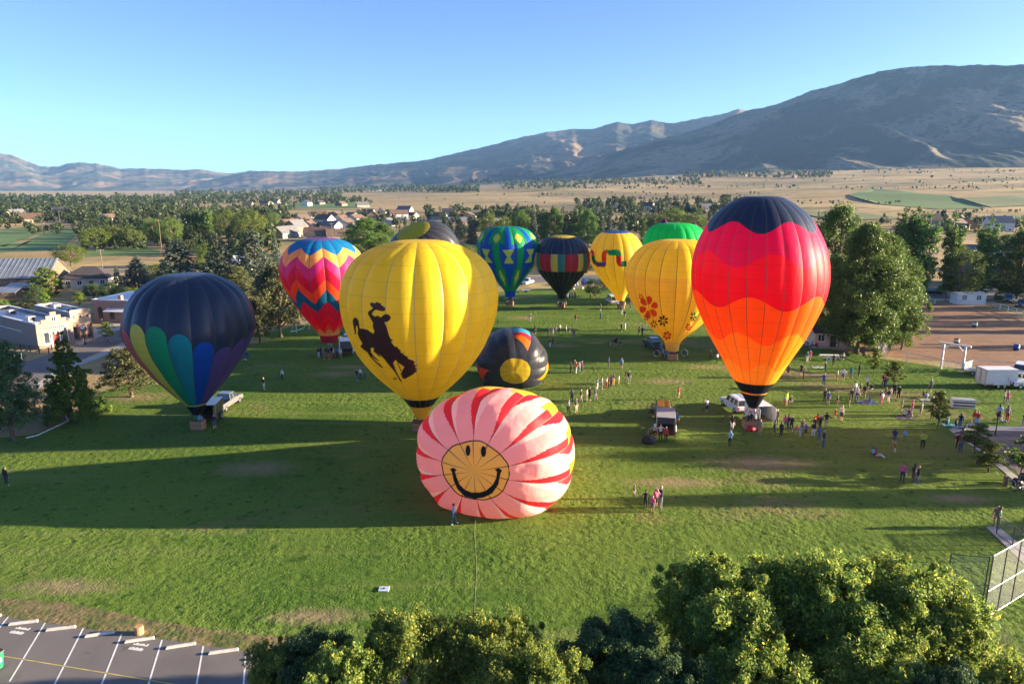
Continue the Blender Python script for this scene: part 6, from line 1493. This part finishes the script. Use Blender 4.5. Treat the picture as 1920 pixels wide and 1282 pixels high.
def stroller(px, label):
    p = gp(*px); rt = empty('stroller', p, random.uniform(0, 3)); tag(rt, label, 'stroller', 'strollers by the path'); dm = mat('stroller canvas', (.03, .03, .04), .8, .2)
    b_ = MB(); b_.prism([(-.35, .35), (.3, .35), (.42, .6), (.2, .75), (-.1, .6), (-.38, .95), (-.45, .9)], -.24, .24, dm); b_.build('seat', rt, bevel=.03)
    b_ = MB(); n = 7
    for k in range(n):
        a0, a1 = R(60 + 110 * k / n), R(60 + 110 * (k + 1) / n); b_.add([(-.1 + .38 * math.cos(a), s * .25, .75 + .38 * math.sin(a)) for a in (a0, a1) for s in (-1, 1)], [(0, 1, 3, 2)], dm)
    b_.build('canopy', rt)
    for sx, sy in ((-.4, -.28), (-.4, .28), (.45, -.2), (.45, .2)): wheel(rt, sx, sy, .14, .05)
    b_ = MB(); b_.tube([(-.4, -.24, .3), (-.75, -.24, 1.05), (-.75, .24, 1.05), (-.4, .24, .3)], .018, M_alu, 5); b_.build('handle', rt, fix=False); b_ = MB(); b_.tube([(-.4, 0, .14), (0, 0, .4), (.45, 0, .14)], .02, M_alu, 5); b_.build('frame', rt, fix=False)
stroller((1906, 918), 'dark stroller on the grass near the wooden post'); stroller((1914, 906), 'dark stroller on the concrete path at right edge'); stroller((1578, 676), 'stroller parked under the huge cottonwood'); stroller((1843, 872), 'stroller under the yellowing young tree')
# ================================================================= people
def body_mesh(pose):
    """one continuous skinned body, 1.75 m tall, facing -y; faces sorted into slots: skin, shirt, trousers, shoes, forearms, shins"""
    V = []; Ed = []; Rr = []; seg = []
    def v(p, r, rx=None): V.append(Vector(p)); Rr.append((r, rx or r)); return len(V) - 1
    def e(a, b, t): Ed.append((a, b)); seg.append(t); return b
    sit = pose == 'sit'; dz = -.78 if sit else 0.0
    pel = v((0, 0, .95 + dz), .125, .15); sp = e(pel, v((0, .01, 1.12 + dz), .115, .14), 1); ch = e(sp, v((0, .0, 1.32 + dz), .12, .165), 1)
    nb = e(ch, v((0, .01, 1.46 + dz), .07, .09), 1); nk = e(nb, v((0, 0, 1.53 + dz), .052), 0); h0 = e(nk, v((0, -.02, 1.60 + dz), .08, .07), 0); h1 = e(h0, v((0, -.01, 1.68 + dz), .098, .082), 0); e(h1, v((0, .0, 1.745 + dz), .06), 0)
    e(h0, v((0, -.105, 1.625 + dz), .018), 0)
    for s in (-1, 1):
        sh = e(ch, v((s * .17, .0, 1.41 + dz), .065), 1)
        if pose == 'stand' or pose == 'walk': el, wr, hd = (s * .235, .03, 1.14), (s * .25, -.05 if pose == 'stand' else -.05 - s * .12, .90), (s * .25, -.08 if pose == 'stand' else -.09 - s * .15, .82)
        elif pose == 'camera': el, wr, hd = (s * .24, -.16, 1.22), (s * .10, -.28, 1.46), (s * .05, -.28, 1.55)
        elif pose == 'hips': el, wr, hd = (s * .40, .06, 1.18), (s * .24, -.02, 1.02), (s * .17, -.08, .98)
        elif pose == 'point': el, wr, hd = ((s * .24, .03, 1.14), (s * .25, -.05, .9), (s * .25, -.08, .82)) if s < 0 else ((.34, -.14, 1.52), (.38, -.22, 1.76), (.39, -.24, 1.85))
        else: el, wr, hd = (s * .25, -.05, 1.14), (s * .17, -.28, 1.08), (s * .12, -.34, 1.06)
        q = lambda p: (p[0], p[1], p[2] + dz)
        E_ = e(sh, v(q(el), .043), 1); Wv = e(E_, v(q(wr), .031), 4); Hv = e(Wv, v(q(hd), .030, .036), 0)
        d = (Vector(hd) - Vector(wr)).normalized(); sd_ = d.cross(Vector((1, 0, 0))).normalized() if abs(d.x) < .9 else Vector((0, 1, 0))
        for k, (o_, l_) in enumerate(((-.027, .062), (-.009, .074), (.010, .07), (.028, .055))):
            b0 = e(Hv, v(Vector(q(hd)) + sd_ * o_ + d * .045, .009), 0); e(b0, v(Vector(q(hd)) + sd_ * o_ + d * (.045 + l_ * .6) + Vector((-s * .01, 0, 0)), .008), 0)
        e(Hv, v(Vector(q(hd)) + sd_ * -.05 + d * .02, .009), 0)
        st = .18 * s if pose == 'walk' else .0
        if sit:
            hp = e(pel, v((s * .10, -.02, .16), .095), 2); kn = e(hp, v((s * .16, -.40, .34), .068), 2); an = e(kn, v((s * .13, -.72, .08), .046), 5); e(an, v((s * .14, -.82, .12), .035), 3)
        else:
            hp = e(pel, v((s * .09, 0, .88), .095), 2); kn = e(hp, v((s * .10, -.02 - st * .6, .50), .066), 2); an = e(kn, v((s * .105, .02 - st * 1.2, .085), .045), 5); e(an, v((s * .125, -.14 - st * 1.2, .035), .034, .042), 3)
    me = bpy.data.meshes.new('skel'); me.from_pydata(V, Ed, [])
    ob = bpy.data.objects.new('skel', me); COL.objects.link(ob)
    md = ob.modifiers.new('s', 'SKIN'); md.use_smooth_shade = True
    for i, d in enumerate(me.skin_vertices[0].data): d.radius = (Rr[i][1], Rr[i][0]); d.use_root = i == 0
    ob.modifiers.new('u', 'SUBSURF').levels = 1
    dg = bpy.context.evaluated_depsgraph_get(); dg.update(); out = bpy.data.meshes.new_from_object(ob.evaluated_get(dg))
    bpy.data.objects.remove(ob)
    C = np.array([p.center for p in out.polygons]); A = np.array([V[a] for a, b in Ed]); B = np.array([V[b] for a, b in Ed]); AB = B - A
    t = np.clip(((C[:, None] - A) * AB).sum(-1) / (AB * AB).sum(-1), 0, 1); dd = np.linalg.norm(C[:, None] - (A + t[..., None] * AB), axis=-1)
    rad = np.array([max(Rr[a][0], Rr[b][0]) for a, b in Ed]); idx = np.argmin(dd / rad, 1); sl = np.array(seg)[idx]
    sl = np.where((sl == 1) & (C[:, 2] < .98 + dz) & (np.abs(C[:, 0]) < .2), 2, sl)
    for k in range(6): out.materials.append(None)
    out.polygons.foreach_set('material_index', sl.astype(np.int32)); out.polygons.foreach_set('use_smooth', np.ones(len(sl), bool)); out.name = 'body ' + pose
    return out
BODY = {p: body_mesh(p) for p in ('stand', 'walk', 'camera', 'hips', 'point', 'sit')}
def hair_mesh(long):
    b_ = MB(); vs = []; fs = []; n, mrows = 12, 7
    for i in range(mrows):
        ph = math.pi * (.02 + .62 * i / (mrows - 1))
        for k in range(n):
            a = 2 * math.pi * k / n; back = math.sin(a); lim = 1.0 if back > -.2 else .62
            p2 = ph * lim; vs.append((.097 * math.sin(p2) * math.cos(a), .115 * math.sin(p2) * math.sin(a), 1.665 + .105 * math.cos(p2) - (.13 if long and back > .1 and i == mrows - 1 else 0)))
    for i in range(mrows - 1):
        for k in range(n): fs.append((i * n + k, i * n + (k + 1) % n, (i + 1) * n + (k + 1) % n, (i + 1) * n + k))
    b_.add(vs, fs, mat('hair brown', (.06, .035, .02), .6, .2)); return b_.mesh('hair', smooth=True)
HAIR = {0: hair_mesh(False), 1: hair_mesh(True)}
def hat_mesh():
    b_ = MB(); b_.lathe([(.001, 1.80), (.08, 1.79), (.11, 1.73), (.115, 1.69), (.19, 1.68), (.19, 1.675), (.11, 1.68)], mat('hat', (.4, .35, .28), .8, .1), 14); return b_.mesh('hat', smooth=True)
HAT = hat_mesh()
CL = {'black': (.015, .015, .018), 'dark': (.03, .03, .036), 'navy': (.015, .025, .07), 'grey': (.17, .17, .18), 'white': (.62, .62, .62), 'khaki': (.30, .23, .14), 'jeans': (.06, .10, .20), 'red': (.38, .02, .03), 'pink': (.60, .10, .25), 'lightblue': (.22, .42, .62), 'teal': (.03, .24, .28), 'purple': (.20, .10, .32), 'lime': (.32, .58, .04), 'blue': (.04, .11, .38), 'orange': (.60, .18, .03), 'mauve': (.22, .08, .13), 'beige': (.42, .36, .28), 'brown': (.13, .075, .04), 'yellow': (.62, .46, .05), 'green': (.05, .20, .09)}
def cloth(c): return mat('clothing ' + c, CL[c], .85, .15, 8.0)
SKIN = [mat('skin ' + str(i), c, .55, .06, 5., spec=.3) for i, c in enumerate(((.52, .31, .22), (.44, .26, .17), (.30, .165, .10)))]
HAIRM = [mat('hair ' + n, c, .6, .2, 20.) for n, c in (('dark', (.02, .014, .01)), ('brown', (.07, .04, .02)), ('fair', (.28, .19, .09)), ('grey', (.30, .29, .28)))]
PEOPLE = {}; pr = random.Random(5)
CN = {'dark': 'charcoal', 'jeans': 'blue jeans', 'lightblue': 'light blue'}
def person(x, y, top, bot, where, pose='stand', h=1.0, face=None, short=None, hat=False, z=0.0, loc=None):
    p = loc if loc is not None else gp(x, y)
    sc = h * pr.uniform(.96, 1.03)
    o = link('person', BODY[pose], None, (p.x, p.y, .02 + z), (face if face is not None else pr.uniform(-3.14, 3.14)))
    o.scale = (sc * pr.uniform(.98, 1.12), sc * 1.03, sc)
    sk = SKIN[0 if pr.random() < .6 else pr.randrange(3)]
    shorts = short if short is not None else pr.random() < .25; ls = pr.random() < .4
    for i, m in enumerate((sk, cloth(top), cloth(bot), cloth(pr.choice(['black', 'dark', 'white', 'grey', 'brown'])), cloth(top) if ls else sk, sk if shorts else cloth(bot))):
        o.material_slots[i].link = 'OBJECT'; o.material_slots[i].material = m
    dzz = -.78 if pose == 'sit' else 0
    if hat:
        c = link('hat', HAT, o, (0, -.01, dzz))
    else:
        c = link('hair', HAIR[pr.randrange(2)], o, (0, -.005, dzz)); c.material_slots[0].link = 'OBJECT'; c.material_slots[0].material = pr.choice(HAIRM)
    t = CN.get(top, top); b_ = CN.get(bot, bot); bb = b_ if 'jeans' in b_ else b_ + (' shorts' if shorts else ' trousers')
    kind = 'child' if h < .8 else 'person'; ps = {'stand': 'standing', 'walk': 'walking', 'camera': 'taking a picture', 'hips': 'hands on hips', 'point': 'pointing up', 'sit': 'sitting'}[pose]
    lab = f'{kind} in {t} top and {bb} {where}'
    o['category'] = 'person'; o['group'] = 'people in the park'
    PEOPLE.setdefault(lab, []).append((x, o, ps))
    return o
F = 0.0   # facing the camera
W1 = 'on the shaded far lawn'
for a in ((933, 615, 'red', 'white'), (994, 604, 'black', 'grey'), (1079, 605, 'red', 'grey'), (1126, 599, 'teal', 'navy'), (1172, 620, 'lightblue', 'white'), (1165, 622, 'dark', 'black'), (1141, 690, 'navy', 'dark'), (1165, 691, 'lightblue', 'jeans'), (1165, 590, 'grey', 'white'), (1171, 597, 'black', 'khaki'), (1126, 583, 'grey', 'dark'), (1182, 580, 'dark', 'navy')): person(*a, W1)
W2 = 'grouped below the belt balloon'
for a in ((1028, 631, 'grey', 'khaki'), (1036, 630, 'white', 'white'), (1042, 626, 'dark', 'navy'), (1049, 624, 'white', 'dark'), (1061, 627, 'white', 'jeans'), (1068, 623, 'navy', 'black'), (1076, 634, 'purple', 'grey')): person(*a, W2)
person(1004, 628, 'dark', 'black', 'behind the half inflated balloon')
W3 = 'as a pair right of the half inflated balloon'
person(1031, 652, 'red', 'white', W3); person(1037, 651, 'navy', 'jeans', W3)
W4 = 'left of the green pickup'
for a in ((1145, 650, 'red', 'white', W4, 'stand', .75), (1152, 652, 'dark', 'khaki', W4), (1155, 648, 'navy', 'black', W4), (1164, 653, 'navy', 'grey', W4, 'stand', .8)): person(*a)
W5 = 'near the flower balloon left side'
for a in ((1198, 629, 'pink', 'dark'), (1204, 630, 'navy', 'black'), (1211, 619, 'teal', 'jeans')): person(*a, W5)
W6 = 'between the flower and sunset balloons'
person(1332, 676, 'mauve', 'dark', W6); person(1344, 681, 'white', 'black', W6)
W7 = 'grouped right of the smiling balloon'
for a in ((1070, 699, 'grey', 'dark'), (1080, 700, 'red', 'white'), (1086, 699, 'white', 'teal'), (1091, 698, 'purple', 'dark'), (1077, 696, 'black', 'black')): person(*a, W7)
W8 = 'by the far edge of the lawn'
for a in ((1068, 561, 'teal', 'jeans'), (1073, 560, 'navy', 'dark'), (1078, 560, 'red', 'dark'), (1107, 560, 'lime', 'black'), (1114, 559, 'dark', 'navy'), (1114, 548, 'black', 'black')): person(*a, W8)
W9 = 'crewing the belt balloon basket'
for a in ((1046, 577, 'white', 'khaki'), (1055, 579, 'white', 'dark'), (1061, 577, 'grey', 'black'), (1050, 578, 'black', 'red')): person(*a, W9)
person(951, 575, 'white', 'black', 'crewing the green and blue balloon'); person(964, 575, 'black', 'black', 'crewing the green and blue balloon')
person(1158, 579, 'blue', 'dark', 'crewing the ribbon balloon'); person(1171, 578, 'white', 'grey', 'crewing the ribbon balloon')
W10 = 'below the chevron balloon'
for a in ((598, 671, 'black', 'white'), (606, 674, 'grey', 'jeans'), (612, 670, 'black', 'black'), (617, 673, 'dark', 'orange'), (626, 672, 'white', 'navy'), (632, 671, 'blue', 'dark'), (640, 673, 'white', 'grey'), (622, 669, 'black', 'khaki'), (602, 668, 'navy', 'dark')): person(*a, W10)
person(530, 714, 'white', 'dark', 'alone left of the yellow balloon'); person(495, 731, 'black', 'white', 'alone in sunlight right of the rainbow balloon')
W11 = 'in the trio left of the yellow balloon'
person(670, 714, 'dark', 'jeans', W11); person(676, 712, 'white', 'navy', W11); person(684, 711, 'blue', 'navy', W11, 'stand', .65)
person(453, 677, 'red', 'beige', 'beside the blue folding chairs', 'sit'); 
person(403, 804, 'black', 'jeans', 'beside the rainbow balloon basket'); person(13, 911, 'black', 'dark', 'alone at the left edge of the lawn', 'stand', 1.05)
person(851, 983, 'lightblue', 'jeans', 'in front of the smiling balloon', 'walk', 1.08, face=R(100), short=False)
W12 = 'left of the grey roofed trailer'
for a in ((1072, 755, 'grey', 'dark'), (1089, 756, 'dark', 'grey'), (1100, 753, 'white', 'khaki'), (1105, 751, 'black', 'black'), (1116, 752, 'dark', 'grey'), (1066, 776, 'grey', 'black'), (1080, 775, 'dark', 'beige')): person(*a, W12, 'walk' if a[0] in (1116, 1089) else 'stand', 1.05)
W13 = 'in the sunlit line in mid lawn'
for x, y, t, b_, h in ((1120, 731, 'blue', 'white', 1), (1128, 730, 'white', 'grey', 1), (1137, 728, 'white', 'red', 1), (1141, 727, 'red', 'dark', .8), (1146, 727, 'mauve', 'black', 1.08), (1150, 723, 'dark', 'yellow', 1), (1160, 721, 'white', 'beige', .75), (1172, 719, 'dark', 'black', 1), (1179, 719, 'black', 'grey', 1.08)): person(x, y, t, b_, W13, 'stand', h)
person(1272, 749, 'red', 'khaki', 'above the grey roofed trailer', 'camera', 1.05, face=R(40), short=False)
person(1325, 774, 'white', 'dark', 'alone between the two near trailers', 'camera', 1.05, short=True)
person(1372, 809, 'black', 'white', 'watching left of the sunset balloon basket', 'stand', 1.1, short=True); person(1368, 838, 'lightblue', 'black', 'photographing the sunset balloon basket', 'camera', 1.1, face=R(160), short=False)
person(1238, 826, 'white', 'dark', 'unloading the grey roofed trailer', 'hips', 1.08, face=R(180)); person(1248, 830, 'red', 'black', 'unloading the grey roofed trailer', 'stand', 1.08, face=R(180))
person(1221, 782, 'beige', 'dark', 'beside the brown topped vehicle', 'stand', 1.0); person(1268, 800, 'blue', 'dark', 'at the side of the grey roofed trailer', 'stand')
person(1424, 816, 'grey', 'khaki', 'right beside the sunset balloon basket', 'stand', 1.08)
for dx, dy, t in ((-.35, .1, 'navy'), (.35, -.1, 'grey'), (0, .25, 'black')): person(1408 + dx * 20, 780, t, 'dark', 'inside the sunset balloon basket', 'stand', 1.0, face=dx, z=.12, loc=SUNSET.base + Vector((dx, dy, 0)), short=False)
q = gp(372, 804); person(368, 790, 'green', 'dark', 'in the rainbow balloon basket', 'stand', 1.0, z=.12, loc=q + Vector((-.2, 0, 0)), short=False); person(376, 790, 'lightblue', 'jeans', 'in the rainbow balloon basket', 'stand', 1.0, z=.12, loc=q + Vector((.3, 0, 0)), short=False)
q = gp(1259, 674)
for dx, t in ((-.45, 'white'), (0, 'grey'), (.45, 'white')): person(1259 + dx * 12, 668, t, 'dark', 'inside the flower balloon basket', 'stand', 1.0, z=.12, loc=q + Vector((dx, .05, 0)), short=False)
for a in ((1243, 672, 'lightblue', 'navy'), (1249, 676, 'blue', 'dark'), (1270, 674, 'navy', 'black'), (1239, 663, 'teal', 'jeans')): person(*a, 'crewing beside the flower balloon basket')
W14 = 'in the small group on the near lawn'
person(1189, 935, 'dark', 'grey', 'alone left of the small near group', 'stand', .8); person(1210, 953, 'black', 'black', W14, 'hips', 1.02, short=False); person(1223, 960, 'pink', 'grey', W14, 'stand', .85); person(1229, 951, 'pink', 'dark', W14, 'stand', 1.0); person(1238, 956, 'navy', 'grey', W14, 'camera', 1.22, short=False)
W15 = 'right of the sunset basket'
for x, y, t, b_, h in ((1456, 796, 'black', 'black', 1.05), (1452, 814, 'dark', 'navy', 1), (1464, 819, 'black', 'black', 1.02), (1471, 805, 'pink', 'grey', 1), (1477, 804, 'navy', 'dark', 1.02), (1483, 808, 'black', 'dark', 1.05), (1493, 816, 'pink', 'beige', .72), (1500, 819, 'lightblue', 'white', .75), (1504, 813, 'grey', 'khaki', 1), (1510, 819, 'purple', 'dark', .9), (1524, 819, 'dark', 'white', 1), (1526, 811, 'black', 'black', 1.05), (1531, 803, 'red', 'khaki', 1.02), (1537, 806, 'dark', 'dark', 1.05), (1535, 827, 'blue', 'jeans', .9), (1543, 840, 'black', 'jeans', 1.12), (1548, 803, 'black', 'beige', 1.12)): person(x, y, t, b_, W15, pr.choice(['stand', 'stand', 'hips', 'camera']), h)
W16 = 'right of the sunset balloon'
for x, y, t, b_, h, ps in ((1566, 784, 'red', 'red', .65, 'stand'), (1577, 789, 'white', 'navy', 1.1, 'stand'), (1569, 763, 'dark', 'khaki', .9, 'stand'), (1592, 764, 'black', 'khaki', 1.02, 'stand'), (1596, 753, 'dark', 'dark', 1, 'stand'), (1546, 755, 'dark', 'dark', 1.05, 'stand'), (1552, 758, 'blue', 'jeans', 1, 'stand'), (1469, 760, 'lightblue', 'red', .7, 'stand'), (1474, 761, 'lime', 'khaki', 1.05, 'stand'), (1482, 763, 'dark', 'grey', .9, 'stand'), (1544, 724, 'blue', 'jeans', 1.08, 'camera')): person(x, y, t, b_, W16, ps, h)
W17 = 'near the picnic table'
for x, y, t, b_, ps in ((1513, 679, 'teal', 'white', 'stand'), (1518, 677, 'red', 'khaki', 'stand'), (1562, 685, 'black', 'black', 'hips'), (1477, 705, 'mauve', 'dark', 'stand'), (1502, 703, 'dark', 'dark', 'stand'), (1506, 710, 'grey', 'dark', 'camera'), (1547, 700, 'navy', 'dark', 'camera'), (1569, 714, 'white', 'red', 'stand'), (1580, 713, 'white', 'jeans', 'hips'), (1595, 710, 'teal', 'grey', 'stand'), (1610, 705, 'navy', 'navy', 'stand'), (1581, 672, 'grey', 'dark', 'sit'), (1514, 652, 'purple', 'dark', 'sit'), (1522, 650, 'navy', 'dark', 'sit'), (1530, 651, 'red', 'dark', 'sit')): person(x, y, t, b_, W17, ps)
W18 = 'by the leafy young tree'
for x, y, t, b_, h, ps in ((1625, 729, 'white', 'dark', 1.1, 'stand'), (1634, 732, 'dark', 'grey', 1, 'sit'), (1606, 751, 'white', 'jeans', 1.08, 'stand'), (1612, 742, 'dark', 'dark', 1, 'stand'), (1620, 746, 'black', 'khaki', 1.05, 'stand'), (1603, 738, 'white', 'grey', 1, 'stand'), (1656, 723, 'red', 'dark', 1.05, 'stand'), (1660, 727, 'grey', 'navy', 1.1, 'stand'), (1676, 744, 'black', 'navy', 1.12, 'stand'), (1684, 749, 'black', 'black', 1.1, 'stand'), (1653, 757, 'white', 'pink', .9, 'stand'), (1665, 755, 'dark', 'white', 1, 'stand'), (1661, 739, 'dark', 'dark', 1, 'sit'), (1651, 745, 'navy', 'grey', 1, 'sit'), (1670, 741, 'white', 'dark', 1, 'sit'), (1630, 755, 'blue', 'grey', .9, 'sit')): person(x, y, t, b_, W18, ps, h)
W19 = 'left of the slatted crate'
for x, y, t, b_, h, ps in ((1744, 736, 'grey', 'navy', 1.12, 'stand'), (1731, 744, 'dark', 'black', 1, 'sit'), (1737, 748, 'lightblue', 'grey', 1, 'sit'), (1749, 752, 'white', 'grey', 1, 'sit'), (1690, 772, 'dark', 'dark', .85, 'stand'), (1697, 781, 'white', 'navy', 1, 'sit'), (1704, 779, 'mauve', 'dark', 1, 'sit'), (1709, 778, 'pink', 'grey', 1.1, 'stand'), (1726, 781, 'grey', 'khaki', 1.1, 'stand'), (1747, 787, 'black', 'dark', 1.1, 'stand')): person(x, y, t, b_, W19, ps, h)
W20 = 'below the closed white trailer'
person(1882, 756, 'white', 'grey', W20); person(1888, 758, 'pink', 'grey', W20, 'hips')
W21 = 'along the curved path'
for x, y, t, b_, h, ps in ((1826, 796, 'red', 'beige', 1.0, 'stand'), (1831, 800, 'red', 'lightblue', 1.1, 'stand'), (1876, 793, 'white', 'grey', 1, 'sit'), (1872, 788, 'lightblue', 'dark', 1.1, 'stand'), (1887, 792, 'grey', 'red', 1.15, 'stand'), (1776, 797, 'teal', 'dark', 1, 'sit'), (1792, 799, 'black', 'dark', 1, 'sit'), (1799, 804, 'navy', 'jeans', 1.1, 'stand'), (1810, 806, 'grey', 'white', 1, 'sit'), (1818, 804, 'white', 'beige', 1, 'sit'), (1803, 818, 'mauve', 'dark', 1, 'sit'), (1800, 849, 'grey', 'jeans', 1.12, 'stand'), (1795, 844, 'black', 'black', 1.1, 'stand'), (1918, 800, 'black', 'purple', 1, 'stand'), (1836, 872, 'black', 'dark', 1, 'sit')): person(x, y, t, b_, W21, ps, h, short=False)
W22 = 'left of the curved path'
for x, y, t, b_, h, ps in ((1729, 842, 'lime', 'black', 1.1, 'camera'), (1695, 828, 'lightblue', 'grey', .8, 'hips'), (1676, 833, 'navy', 'jeans', 1.08, 'stand'), (1677, 851, 'red', 'white', .7, 'stand'), (1637, 854, 'lightblue', 'dark', .9, 'sit'), (1643, 856, 'red', 'white', .95, 'sit')): person(x, y, t, b_, W22, ps, h)
W23 = 'in the trio on the near sunny lawn'
person(1691, 904, 'pink', 'navy', W23, 'stand', 1.08, short=False); person(1712, 904, 'dark', 'brown', W23, 'stand', 1.08, short=False); person(1719, 910, 'black', 'jeans', W23, 'stand', 1.12, short=False)
person(1866, 988, 'mauve', 'khaki', 'on the short concrete path', 'stand', 1.1); person(1871, 990, 'green', 'dark', 'on the short concrete path', 'hips', 1.1)
for lab, lst in PEOPLE.items():
    lst.sort(key=lambda t: t[0])
    for i, (x, o, ps) in enumerate(lst): o['label'] = lab if len(lst) == 1 else f'{lab}, {ORD[i]} from left'
